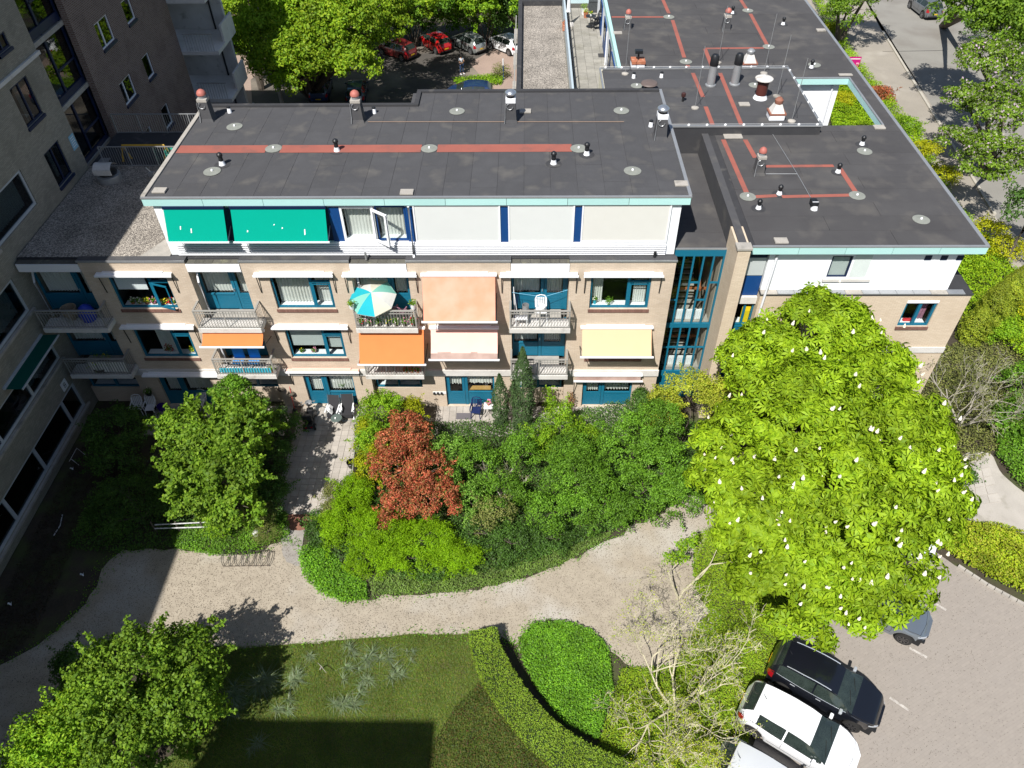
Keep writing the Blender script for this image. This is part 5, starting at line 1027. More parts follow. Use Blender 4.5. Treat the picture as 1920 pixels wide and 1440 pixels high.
# --- shrubs of the middle bed
def shrub(label, lobes, m, leaf=.08, csize=.22, cc=90, lpc=70, seed=1, width=.6, name='shrub', cat='shrub', **k):
    k.setdefault('shoots', 7); k.setdefault('gaps', -.62); return tree(name, label, cat, lobes, m, leaf, csize, cc, lpc, seed, tr=.05, width=width, zmin=.05, **k)
shrub('rounded bright green shrub with yellow tips against the wall, left of the blue patio chair', [lobe(720, 775, 1.5, .95, .8, 1.0), lobe(700, 830, 1.2, .7, .7, .8)], FRESH, seed=41, cc=150, lpc=80)
shrub('golden yellow-green shrub between the rounded shrub and the paved path', [lobe(695, 870, 1.0, .7, .9, .7), lobe(775, 770, 1.4, .5, .5, .6), lobe(685, 810, .9, .4, .7, .6)], YELL, seed=42, cc=110, lpc=60)
shrub('red-leaved photinia in the middle of the bed', [lobe(765, 815, 2.0, .9, .8, .9), lobe(750, 880, 2.0, 1.1, .9, 1.0), lobe(815, 940, 1.6, 1.0, .8, .9), lobe(745, 950, 1.5, .8, .7, .8), lobe(800, 890, 1.9, .9, .8, .9), lobe(735, 840, 1.6, .7, .6, .8)], RED, .1, .22, 340, 80, 43, width=.42)
shrub('low spreading golden juniper at the path bend, below the red photinia', [lobe(650, 975, .7, 1.0, 1.0, .6), lobe(715, 1000, .8, 1.2, 1.0, .65), lobe(800, 1015, .75, 1.25, .9, .6), lobe(855, 1045, .6, .9, .6, .5), lobe(690, 1050, .55, .9, .6, .5), lobe(665, 925, .8, .7, .7, .6), lobe(770, 1055, .5, 1.1, .5, .45), lobe(625, 1000, .5, .5, .6, .45)], JUN, .085, .2, 620, 110, 44, width=.28, droop=-.25, flat=.6)
shrub('variegated shrub right of the red photinia', [lobe(845, 850, 1.6, .7, .7, .8), lobe(880, 940, 1.2, .5, .6, .7), lobe(840, 905, 1.5, .5, .5, .6)], VARI, seed=45, cc=110, lpc=60)
shrub('dark green rounded shrub below the cypresses', [lobe(895, 870, 1.6, .9, .8, .9), lobe(975, 850, 1.8, .7, .7, .9), lobe(940, 930, 1.3, 1.0, .8, .8)], MID, .075, .22, 150, 75, 46)
shrub('low dark evergreen mass filling the bed behind the path edge', [lobe(960, 1020, .6, 1.1, .8, .6), lobe(900, 1000, .5, .8, .6, .5), lobe(1030, 1010, .6, .9, .7, .6)], DEEP, .07, .22, 130, 70, 47)
shrub('olive twiggy shrub right of the photinia foot', [lobe(930, 960, 1.1, .8, .6, .7), lobe(905, 985, .8, .5, .5, .6)], OLIVE, .075, .2, 60, 40, 48)
shrub('lime green fern-leaved shrub below the cypress, beside the right patio', [lobe(1050, 790, 1.4, .8, .8, .8), lobe(1020, 830, 1.2, .7, .7, .7), lobe(1100, 830, 1.0, .7, .7, .7)], FRESH, .1, .2, 130, 55, 49, width=.4)
shrub('big arching green shrub in the bed with pale stems', [lobe(1080, 900, 2.0, 1.3, 1.1, 1.0), lobe(1040, 960, 1.4, 1.1, .9, .8), lobe(1140, 960, 1.5, 1.1, .9, .8), lobe(1070, 850, 1.8, .9, .8, .8)], MID, .085, .24, 260, 85, 50, width=.45)
shrub('tall green shrub mass next to the chestnut, above the path end', [lobe(1180, 840, 2.2, 1.2, 1.1, 1.1), lobe(1240, 880, 2.0, 1.2, 1.1, 1.1), lobe(1230, 800, 2.6, 1.1, .9, 1.1), lobe(1200, 930, 1.4, 1.2, .9, .9), lobe(1270, 930, 1.4, 1.0, .8, .9)], MID, .08, .24, 330, 85, 51)
shrub('pale yellow-green shrub against the stairwell', [lobe(1290, 735, 3.0, 1.0, .8, 1.0), lobe(1350, 760, 3.0, 1.0, .8, 1.1), lobe(1240, 770, 2.2, .8, .8, .9)], LM('pale_leaf', [(.12, .2, .02), (.2, .3, .035), (.26, .33, .05)], .35, 1, .05, .65), .08, .24, 170, 75, 52)
shrub('small dark shrub by the corner of the cream awning patio', [lobe(1200, 755, 1.2, .45, .45, .6)], DEEP, .08, .2, 60, 60, 53)
shrub('grey-green bush at the foot of the paved path', [lobe(628, 925, .7, .45, .5, .5), lobe(622, 962, .5, .45, .5, .4)], OLIVE, .06, .18, 90, 50, 54)
shrub('dark green bush at the inner bend of the path', [lobe(598, 1000, .45, .5, .45, .4)], DEEP, .07, .18, 60, 60, 55)
shrub('low dark hedge bush right of the maple, edging the paved path', [lobe(535, 800, .9, .7, .8, .7), lobe(520, 860, .8, .7, .8, .7), lobe(505, 930, .8, .8, .8, .6)], DEEP, .08, .24, 170, 70, 56)
shrub('rosemary-like grey green shrub between the maple and the bicycle rack', [lobe(480, 960, .8, .7, .6, .5), lobe(500, 1000, .5, .5, .5, .4)], OLIVE, .06, .2, 130, 60, 57, width=.25)
shrub('round bright shrub at the front of the left bed', [lobe(410, 985, .9, .5, .5, .5)], FRESH, .07, .2, 60, 70, 58)
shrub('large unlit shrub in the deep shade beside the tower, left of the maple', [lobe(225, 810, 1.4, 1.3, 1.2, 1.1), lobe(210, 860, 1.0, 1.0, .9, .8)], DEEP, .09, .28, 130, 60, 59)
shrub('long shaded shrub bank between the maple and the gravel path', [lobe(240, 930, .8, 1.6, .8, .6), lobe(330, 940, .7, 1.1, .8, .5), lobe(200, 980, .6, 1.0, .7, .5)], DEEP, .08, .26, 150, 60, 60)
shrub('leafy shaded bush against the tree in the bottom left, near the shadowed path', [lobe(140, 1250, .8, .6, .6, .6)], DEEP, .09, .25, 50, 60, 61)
# climbers on the wall by the right patio
t = thing('climbing_plant', 'bright green climber on a thin stem against the wall beneath the right balcony', 'climber', (1.55, -.35, 0)); pts = [at(1030 + random.gauss(0, 5), 725 + 42 * (k / 300), y=-.3) for k in range(300)]
leaf_obj('foliage', np.array([tuple(p + Vector((random.gauss(0, .07), random.gauss(0, .06), 0))) for p in pts]), np.tile((0, -1., .5), (300, 1)), FRESH, .1, t); MB().tube([(1.55, -.3, 0), (1.5, -.3, 1.5)], .012, 5).build('stem', BARK, t)
t = thing('potted_shrub', 'dry brownish plant against the wall left of the cream awning door', 'plant', (2.35, -.3, 0)); P, N = blob_points((2.35, -.3, .7), (.2, .15, .65), 350, 4, shell=.6); leaf_obj('foliage', P, N, LM('dry_leaf', [(.09, .05, .035), (.13, .08, .05)], .2), .07, t); MB().tube([(2.35, -.3, 0), (2.35, -.3, .8)], .015, 5).build('stem', BARK, t)

# --- clipped hedge curving across the lawn
HT = [(905, 1178), (912, 1215), (935, 1262), (968, 1312), (1010, 1362), (1060, 1402), (1115, 1432), (1190, 1462)]
hp = [at(*p, z=.95) for p in HT]; H_ = []
for i in range(len(hp) - 1):
    for k in range(10): H_.append(hp[i].lerp(hp[i + 1], k / 10))
t = thing('clipped_hedge', 'curved clipped box hedge across the lawn', 'hedge', (hp[3].x, hp[3].y, 0))
core = MB(); Ps = []; Ns = []; hw = .5
def side(i): d = (H_[min(i + 1, len(H_) - 1)] - H_[max(i - 1, 0)]); d.z = 0; d.normalize(); return Vector((-d.y, d.x, 0))
for i in range(len(H_) - 1):
    a, b, na, nb = H_[i], H_[i + 1], side(i), side(i + 1); w = hw - .05
    q = [a - na * w, b - nb * w, b + nb * w, a + na * w]; core.quad(*[(v.x, v.y, .88) for v in q]); core.quad((q[0].x, q[0].y, 0), (q[1].x, q[1].y, 0), (q[1].x, q[1].y, .88), (q[0].x, q[0].y, .88)); core.quad((q[2].x, q[2].y, 0), (q[3].x, q[3].y, 0), (q[3].x, q[3].y, .88), (q[2].x, q[2].y, .88))
    L = (b - a).length
    for k in range(int(L * 2100)):
        u = random.random(); c = a.lerp(b, u); n_ = na.lerp(nb, u); s = random.choice((0, 0, 0, 1, 2)); 
        if s == 0: p = c + n_ * random.uniform(-hw, hw); p.z = .93 + random.gauss(0, .022); Ns.append((0, 0, 1))
        else: sg = 1 if s == 1 else -1; p = c + n_ * sg * (hw + random.gauss(0, .015)); p.z = random.uniform(.02, .93); Ns.append(tuple(n_ * sg + Vector((0, 0, .3))))
        Ps.append(tuple(p))
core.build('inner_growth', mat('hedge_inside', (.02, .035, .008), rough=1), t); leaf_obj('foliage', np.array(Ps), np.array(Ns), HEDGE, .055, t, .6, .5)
# --- ground covers
def cover(name, label, px, m, dens, size, h=.15, seed=1, width=.65, up=.7, mound=.0, jit=.5, kind='stuff', pz=0., droop=.05):
    poly = [at(*p, z=0) for p in px]; n = int(min(area(poly) * dens, 90000)); q = poly_points(poly, n, seed); r = np.random.default_rng(seed); d = np.stack([np.sin(q[:, 0] * 1.7 + seed) + np.sin(q[:, 1] * 2.1) + np.sin((q[:, 0] + q[:, 1]) * 3.3 + 1), ], 1)[:, 0] / 3
    z = pz + .02 + h * (r.random(n) ** .7) + mound * (d * .5 + .5); P = np.column_stack([q, z]); N = np.tile((0., 0., 1.), (n, 1)); o = leaf_obj(name, P, N, m, size, None, width, jit, droop); o['kind'] = kind; return o
def grass(name, px, m, dens, L, seed=1, h=0):
    poly = [at(*p, z=0) for p in px]; n = int(min(area(poly) * dens, 110000)); q = poly_points(poly, n, seed); r = np.random.default_rng(seed); a = r.uniform(0, 6.283, n); lean = r.uniform(.2, 1.1, n); s = L * r.uniform(.5, 1.2, n)
    d = np.stack([np.cos(a) * np.sin(lean), np.sin(a) * np.sin(lean), np.cos(lean)], 1); w = np.stack([-np.sin(a), np.cos(a), np.zeros(n)], 1) * (s * .12)[:, None]; B = np.column_stack([q, np.full(n, .0)])
    V = np.stack([B - w, B + w, B + d * s[:, None] + w * .2, B + d * s[:, None] - w * .2], 1).reshape(-1, 3); me = np_mesh(name, V, np.arange(len(V)).reshape(-1, 4), m); o = link(name, me, (0, 0, 0)); o['kind'] = 'stuff'; return o
grass('lawn_grass', [(405, 1214), (560, 1208), (760, 1190), (880, 1188), (905, 1260), (990, 1360), (1080, 1450), (300, 1450), (360, 1380)], MOSS, 2300, .075, 3)
cover('ground_cover', '', [(560, 1040), (600, 1010), (640, 1060), (690, 1100), (690, 1128), (650, 1132), (600, 1115), (570, 1085)], IVY, 1500, .075, .3, 3)
cover('ground_cover', '', [(690, 1085), (760, 1075), (880, 1070), (960, 1040), (1080, 1015), (1150, 1000), (1140, 1010), (1050, 1062), (960, 1092), (860, 1112), (700, 1118)], LM('grey_green_cover', [(.05, .11, .03), (.09, .16, .05), (.07, .14, .03)], .3, 2, .1), 1500, .06, .22, 4)
cover('ground_cover', '', [(560, 985), (640, 1060), (800, 1100), (1000, 1060), (1250, 960), (1320, 900), (1300, 800), (1180, 760), (960, 800), (800, 800), (670, 780), (660, 920), (600, 960)], DEEP, 700, .08, .35, 5, mound=.25)
cover('ground_cover', '', [(318, 990), (400, 985), (540, 960), (545, 1005), (470, 1038), (400, 1045), (330, 1030)], MID, 1300, .065, .25, 6)
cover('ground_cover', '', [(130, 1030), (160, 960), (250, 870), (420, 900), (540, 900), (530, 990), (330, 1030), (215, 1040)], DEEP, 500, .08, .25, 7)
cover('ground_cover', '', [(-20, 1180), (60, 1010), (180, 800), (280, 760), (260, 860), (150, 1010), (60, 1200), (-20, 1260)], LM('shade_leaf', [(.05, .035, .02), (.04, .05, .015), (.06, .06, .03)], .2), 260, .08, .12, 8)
cover('ivy_bed', '', [(980, 1195), (1000, 1172), (1060, 1168), (1110, 1185), (1140, 1220), (1150, 1300), (1120, 1390), (1060, 1360), (1010, 1300), (978, 1240)], IVY, 2200, .065, .22, 9, mound=.06)
cover('ground_cover', '', [(1300, 1010), (1400, 950), (1500, 1100), (1460, 1210), (1420, 1300), (1400, 1400), (1340, 1470), (1100, 1470), (1120, 1400), (1150, 1310), (1165, 1255), (1260, 1250), (1300, 1180), (1330, 1150), (1300, 1100)], LM('path_side_cover', [(.065, .15, .012), (.10, .19, .014), (.13, .21, .016), (.08, .12, .02)], .3, .9, .05, .75), 1500, .06, .16, 10)
cover('ground_cover', '', [(850, 1330), (900, 1280), (985, 1370), (1080, 1445), (1080, 1470), (790, 1470), (815, 1390)], LM('patchy_cover', [(.03, .07, .012), (.05, .10, .015), (.08, .12, .02), (.12, .07, .03)], .3, 1.6, .05, .5), 900, .055, .08, 12)
cover('ground_cover', '', [(1790, 985), (1870, 990), (1960, 1018), (1960, 1140), (1850, 1085), (1780, 1045), (1740, 1010)], LM('ivy_lime', [(.10, .2, .012), (.18, .3, .015), (.14, .2, .02), (.2, .22, .04)], .3, 1.3, .06), 1100, .09, .35, 13, mound=.2)
cover('ground_cover', '', [(1860, 800), (1960, 780), (1960, 950), (1900, 905), (1865, 860)], MID, 700, .1, .4, 14, mound=.3)
cover('ground_cover', '', [(1650, 690), (1960, 600), (1960, 800), (1860, 850), (1780, 900), (1700, 800)], OLIVE, 350, .09, .3, 15)
# strip of shrubs along the wing and the street
strip_px = [(1510, -20), (1560, 40), (1580, 85), (1620, 140), (1660, 190), (1720, 260), (1780, 380), (1830, 440), (1900, 520), (1960, 600), (1960, 720), (1880, 660), (1790, 600), (1740, 450), (1640, 230), (1560, 90)]
cover('street_border', '', strip_px, YIVY, 420, .11, .45, 16, mound=.5)
cover('courtyard_planting', '', [(1540, 160), (1620, 160), (1680, 250), (1560, 250)], YIVY, 500, .12, .4, 17, mound=.5)
for i, (px, py, r_, m, w_) in enumerate(((1650, 180, .8, RED, 'reddish'), (1735, 285, .9, GOLD, 'golden'), (1768, 330, .8, GOLD, 'golden'), (1850, 440, 1.1, GOLD, 'golden'), (1810, 505, 1.0, YIVY, 'lime green'), (1700, 240, .9, FRESH, 'green'), (1560, 60, .9, YELL, 'yellow green'), (1585, 190, .8, GOLD, 'golden'), (1880, 470, 1.0, GOLD, 'golden'), (1900, 570, .9, GOLD, 'golden'), (1870, 620, .8, FRESH, 'green'))):
    where = ('beside the purple sign post', 'halfway along the street border', 'next to the street tree', 'at the corner of the wing roof', 'beside the end wall of the wing', 'just past the sign in the border', 'at the far roof corner', 'seen through the courtyard opening', 'at the right frame edge near the pavement', 'above the conical cypresses', 'right of the conical cypresses')[i]
    shrub(w_ + ' border shrub ' + where, [lobe(px, py, .5, r_ * 1.2, r_, r_ * .7)], m, .1, .28, 55, 50, 100 + i, name='border_shrub', group='shrubs in the street border')
for i, (px, py) in enumerate(((1835, 625), (1862, 605), (1815, 640))):
    b = at(px, py, z=0); column(('front', 'rear', 'leftmost small')[i] + ' conical golden-green cypress beside the end of the wing', Vector((b.x, b.y, 0)), (3.4, 3.6, 2.2)[i], .7, 120 + i, m=LM('gold_cypress', [(.05, .09, .01), (.10, .15, .015), (.14, .18, .02)], .15), group='conical cypresses by the wing end')
# --- strappy tufts in the lawn
def tuft(px, py, r_, n, label, seed, m=BLUEG):
    b = at(px, py, z=0); g = random.Random(seed); Vv = []; Ff = []
    wind = g.uniform(-.6, 1.2); bc = [Vector((g.gauss(0, .16), g.gauss(0, .12), 0)) for _ in range(4)]
    for k in range(n):
        a = g.uniform(0, 6.28) if g.random() < .55 else g.gauss(wind, .8); L = r_ * g.uniform(.35, 1.2); el = g.uniform(.5, 1.4); d = Vector((math.cos(a), math.sin(a), 0)); w = Vector((-d.y, d.x, 0)) * .012; prev = None
        for j in range(4):
            t_ = j / 3; h = L * (math.sin(el) * t_ - .75 * t_ * t_ * (1.1 if el < 1 else .7)); p = b + bc[k % 4] + d * (L * math.cos(el) * t_ + .35 * L * t_ * t_) + Vector((0, 0, .02 + max(0, h))); ww = w * (1 - t_ * .85); i0 = len(Vv); Vv += [tuple(p - ww), tuple(p + ww)]
            if prev is not None: Ff.append((prev, prev + 1, i0 + 1, i0))
            prev = i0
    me = bpy.data.meshes.new('tuft'); me.from_pydata([tuple(Vector(v) - b) for v in Vv], [], Ff); me.materials.append(m); o = link('strap_leaf_plant', me, b); tag(o, label, 'plant', 'strap-leaved plants in the lawn')
TU = [(490, 1285, .6, 110, 'largest silvery strap-leaved clump in the lawn'), (440, 1300, .5, 80, 'clump beside the leafy tree at the left end of the lawn'), (550, 1275, .45, 70, 'silvery clump right of the largest one'), (535, 1325, .35, 60, 'clump right at the shadow edge of the lawn, left one'), (632, 1330, .4, 60, 'clump at the shadow edge near its middle'), (668, 1318, .4, 60, 'clump just above the shadow edge, right one'), (655, 1220, .35, 50, 'small clump close to the path edge'), (697, 1228, .4, 80, 'dense clump close to the path, right of the small one'), (728, 1232, .35, 50, 'loose clump near the path edge'), (650, 1260, .35, 50, 'clump in the middle of the lawn'), (685, 1278, .35, 55, 'bluish clump in the middle right of the lawn'), (745, 1262, .38, 55, 'rightmost clump of the strap-leaved plants'), (762, 1225, .25, 25, 'sparse small tuft at the right by the path'), (585, 1235, .25, 30, 'small tuft near the path, left part of the lawn'), (440, 1340, .3, 50, 'small green tuft at the left corner of the shadow'), (480, 1395, .35, 40, 'dim tuft inside the square shadow')]
for i, (a, b, c, d, l) in enumerate(TU): tuft(a, b, c * 1.2, int(d * 2.4), l, 200 + i)
t = tag(leaf_obj('leafy_shoots', np.array(P), np.array(N), MAPLE, .1) if False else MB().tube([at(600, 1255, z=.0), at(603, 1250, z=.35), at(596, 1243, z=.5)], [.03, .02, .01], 6).tube([at(603, 1250, z=.3), at(612, 1262, z=.45)], [.015, .006], 5).build('cut_shrub', BARKG), 'cut brown stump of a dead shrub in the lawn', 'stump')
# --- bare, budding trees
BUD = LM('bud_leaf', [(.24, .28, .02), (.34, .34, .03), (.2, .24, .03)], .35, 2, .04, .8)
def bare(label, base, stems, L, r_, depth, seed, bark, leafm, nleaf, lsize=.06, spread=.75, name='budding_tree', curl=.3, up=.12, sides=5, nch=(2, 3)):
    t = thing(name, label, 'tree', base); mb = MB(); tips = []; g = random.Random(seed)
    for s in stems: branch_tree(mb, base, s[0], L * s[1], r_, depth, g, nch, curl, up, .66, spread, tips, .007, sides)
    mb.build('branches', bark, t)
    if nleaf: ii = np.random.default_rng(seed).integers(0, len(tips), nleaf); T = np.array([tuple(tips[i]) for i in ii]) + np.random.default_rng(seed).normal(0, .07, (nleaf, 3)); leaf_obj('buds', T, np.tile((0, 0, 1.), (nleaf, 1)), leafm, lsize, t, .6, .8, org=base)
    return t
b0 = at(1265, 1330, z=0)
bare('half-bare tree with pale lichen branches and yellow buds at the path end', (b0.x, b0.y, 0), [((-.5, .35, .9), 1.1), ((-.1, .8, 1), 1.25), ((.5, -.3, .9), 1.0), ((-.6, -.3, .8), 1.0), ((.4, .5, 1), 1.1), ((-.1, -.7, .7), .9)], 1.9, .05, 5, 301, BARKP, BUD, 4500, .05, spread=.85, nch=(2, 4), curl=.42)
b0 = at(1290, 1440, z=0)
bare('smaller lichen-covered budding tree beside the white cars at the bottom', (b0.x, b0.y, 0), [((-.6, .2, .8), 1), ((-.1, .6, 1), 1), ((.3, .1, 1), .8), ((-.7, -.5, .7), .9)], 1.45, .04, 5, 302, BARKP, BUD, 4500, .05, spread=.85, nch=(2, 4), curl=.42)
b0 = at(1285, 1080, z=0)
bare('young thin tree with a shadow on the pale path', (b0.x - .4, b0.y - 1.0, 0), [((-.1, .1, 1), 1.3), ((-.4, .2, .8), .9)], 1.6, .05, 3, 303, BARKP, FRESH, 1500, .1, spread=.55)
b0 = at(1800, 800, z=0)
bare('wide bare grey shrub tree right of the chestnut, in front of the wing end', (b0.x, b0.y, 0), [((-.7, .4, .7), 1), ((-.2, .8, .9), 1.1), ((.6, .5, .8), 1.0), ((.2, -.5, .9), .9), ((.7, -.1, .7), .9), ((-.6, -.3, .7), .9), ((.1, .3, 1), 1.1)], 2.0, .05, 5, 304, BARKG, OLIVE, 3000, .06, spread=.8, name='bare_shrub_tree', up=.1)
b0 = at(945, 960, z=0)
bare('tangle of bare twigs in the shrub bed below the cypresses', (b0.x, b0.y + .2, .3), [((-.5, .4, .7), 1), ((.2, .8, .9), 1), ((.6, .2, .8), 1), ((.1, -.5, .9), 1)], .9, .03, 3, 305, BARKG, OLIVE, 300, .06, spread=.8, name='bare_shrub')
# --- trees at the back and along the street
bk = lambda px, py, z: at(px, py, z=z)
BACKL = LM('broad_leaf', [(.07, .16, .012), (.11, .22, .016), (.17, .29, .02), (.08, .18, .012)], .4, .35, .05, .55)
tree('broadleaf_tree', 'large broad-leaved tree over the rear car park, behind the long roof', 'tree', [lobe(520, 60, 6.5, 2.6, 2.4, 1.9), lobe(640, 50, 7.0, 2.9, 2.6, 2.1), lobe(700, 60, 6.0, 2.0, 1.9, 1.5), lobe(560, 150, 4.6, 1.7, 1.6, 1.4), lobe(500, 130, 4.8, 1.3, 1.3, 1.2), lobe(660, 130, 5.2, 2.0, 1.6, 1.4), lobe(600, -20, 7.5, 3, 2.5, 2), lobe(470, 30, 6.5, 2.4, 2.2, 2), lobe(430, 90, 5.5, 1.2, 1.2, 1.2), lobe(560, 20, 7.5, 2.6, 2.4, 2), lobe(700, 10, 7.2, 2.8, 2.4, 2), lobe(770, 15, 6, 2.0, 2, 1.6), lobe(600, 100, 6, 2.2, 2, 1.6), lobe(545, 105, 6, 2, 1.8, 1.5)], BACKL, .22, .5, 980, 75, 401, trunk=tuple(bk(582, 180, 0)), tr=.3, zmin=2.5, low=-.3, flat=.6)
tree('broadleaf_tree', 'second green tree behind the rear car park, above the pink pavement', 'tree', [lobe(440, 20, 6, 2.6, 2.2, 2.2), lobe(480, 70, 4, 2.0, 1.8, 2.2)], FRESH, .24, .5, 170, 60, 402, tr=.25, zmin=.5)
for i, (x0, x1_) in enumerate(((408, 560), (560, 700), (700, 830), (830, 975))):
    lb = []
    for k in range(4): px = x0 + (x1_ - x0) * (k + .5) / 4; lb.append(lobe(px, 72 - (px - 400) * .075, 1.5, 1.9, 1.2, 1.5)); lb.append(lobe(px + 10, 22 - (px - 400) * .03, 3.2, 2.2, 1.6, 2.4)); lb.append(lobe(px + 4, -10, 5.0, 2.2, 2, 2.4))
    shrub(('leafy hedge behind the rear pavement at left', 'leafy hedge behind the large rear tree', 'leafy hedge behind the red cars', 'leafy hedge behind the silver and white hatchbacks')[i], lb, (FRESH, MID, MID, FRESH)[i], .2, .45, 420, 60, 410 + i, name='tall_hedge', cat='hedge', group='hedge along the rear car park')
tree('broadleaf_tree', 'dark tree at the top edge above the gravel terrace roof', 'tree', [lobe(1010, -25, 5, 2.4, 2, 2), lobe(955, 30, 3, 1.0, 1.2, 1.8)], DEEP, .22, .5, 200, 55, 403, tr=.2, zmin=.5)
tree('street_tree', 'tree at the top right behind the far roof corner', 'tree', [lobe(1590, 20, 3.5, 1.6, 1.5, 1.5), lobe(1640, -30, 5, 2.4, 2.2, 1.8), lobe(1560, -20, 4.2, 1.8, 1.6, 1.6)], MAPLE, .2, .45, 260, 60, 404, tr=.2, zmin=.8)
WH = LM('blossom_leaf', [(.055, .13, .012), (.10, .20, .02), (.15, .27, .025), (.09, .19, .018), (.13, .24, .02), (.7, .7, .6)], .38, .9, .05, .55)
tree('street_tree', 'blossoming street tree along the right edge of the photo', 'tree', [lobe(1850, 120, 5.5, 1.9, 2.0, 1.4), lobe(1880, 210, 5.2, 2.0, 1.9, 1.5), lobe(1810, 190, 4.6, 1.2, 1.3, 1.0), lobe(1860, 300, 4.5, 1.8, 1.6, 1.2), lobe(1790, 260, 4, 1.0, .8, .6), lobe(1910, 60, 6.2, 1.8, 1.8, 1.4)], WH, .17, .36, 620, 65, 405, trunk=tuple(bk(1850, 330, 0)), tr=.2, zmin=1.6, flat=.5, low=-.25)
tree('street_tree', 'big tree at the top right whose trunk stands beside the grey car', 'tree', [lobe(1840, 10, 7.5, 2.6, 2.4, 1.9), lobe(1900, 40, 7, 2.2, 2.2, 1.7)], MAPLE, .22, .45, 330, 65, 406, trunk=tuple(bk(1768, 48, 0)), tr=.35, zmin=3)
tree('street_tree', 'shady tree beyond the pavement at the right frame edge, above the wing corner', 'tree', [lobe(1935, 390, 3.5, 1.3, 1.3, 1.0)], DEEP, .16, .36, 60, 50, 407, tr=.15, zmin=1)
shrub('thick hedge under the right-hand street trees', [lobe(1860, 60, 1.2, 2.4, 2.0, 1.2), lobe(1930, 130, 1.2, 2, 2, 1.2)], DEEP, .16, .4, 120, 45, 62, name='tall_hedge', cat='hedge')
shrub('ivy shrub at the far right edge beside the slab path', [lobe(1900, 790, 1.0, .8, .9, .8), lobe(1925, 720, 1.2, .9, .9, .9)], MID, .11, .26, 110, 55, 63)
shrub('low green bush at the chestnut foot beside the slab path', [lobe(1805, 895, .5, .45, .45, .4)], DEEP, .08, .2, 40, 50, 64)

# fallen leaves and crumbs on the path and under the bushes
for nm, px, n, cc in (('leaf_litter', PATH_PX, 22000, [(.10, .075, .05), (.15, .12, .08), (.09, .075, .055), (.2, .17, .13)]), ('leaf_litter', [(405, 1214), (560, 1208), (760, 1190), (880, 1188), (905, 1260), (990, 1360), (1060, 1430), (420, 1430)], 3500, [(.16, .12, .07), (.25, .2, .12), (.09, .05, .03)]), ('leaf_litter', [(1480, 1160), (1760, 1030), (1930, 1150), (1930, 1440), (1640, 1440)], 2500, [(.16, .14, .11), (.12, .1, .08)])):
    q = poly_points([at(*p, z=0) for p in px], n, 9); P = np.column_stack([q, np.full(n, .008 if nm else 0) + rng.random(n) * .012]); o = leaf_obj(nm, P, np.tile((0, 0, 1.), (n, 1)), leaf_mat('litter_%d' % n, cc, .1, 1, .02), .03, None, .7, .25, 0); o['kind'] = 'stuff'

# weeds creeping over the edges of the path
pe = [PATHP[int(i)] + Vector((random.gauss(0, .13), random.gauss(0, .13), 0)) for i in np.random.default_rng(4).integers(0, len(PATHP), 5200)]
pe = [p + (PATHP[(int(k * 7.7)) % len(PATHP)] - p) * 0 for k, p in enumerate(pe)]; W = []
for i in np.random.default_rng(6).integers(0, len(PATHP), 6500): a, b = PATHP[int(i)], PATHP[(int(i) + 1) % len(PATHP)]; q = a.lerp(b, random.random()); W.append((q.x + random.gauss(0, .12) * (1 + .8 * math.sin(i * .37)), q.y + random.gauss(0, .12), random.uniform(.01, .09)))
o = leaf_obj('edge_weeds', np.array(W), np.tile((0, 0, 1.), (len(W), 1)), IVY, .07, None, .5, .8); o['kind'] = 'stuff'
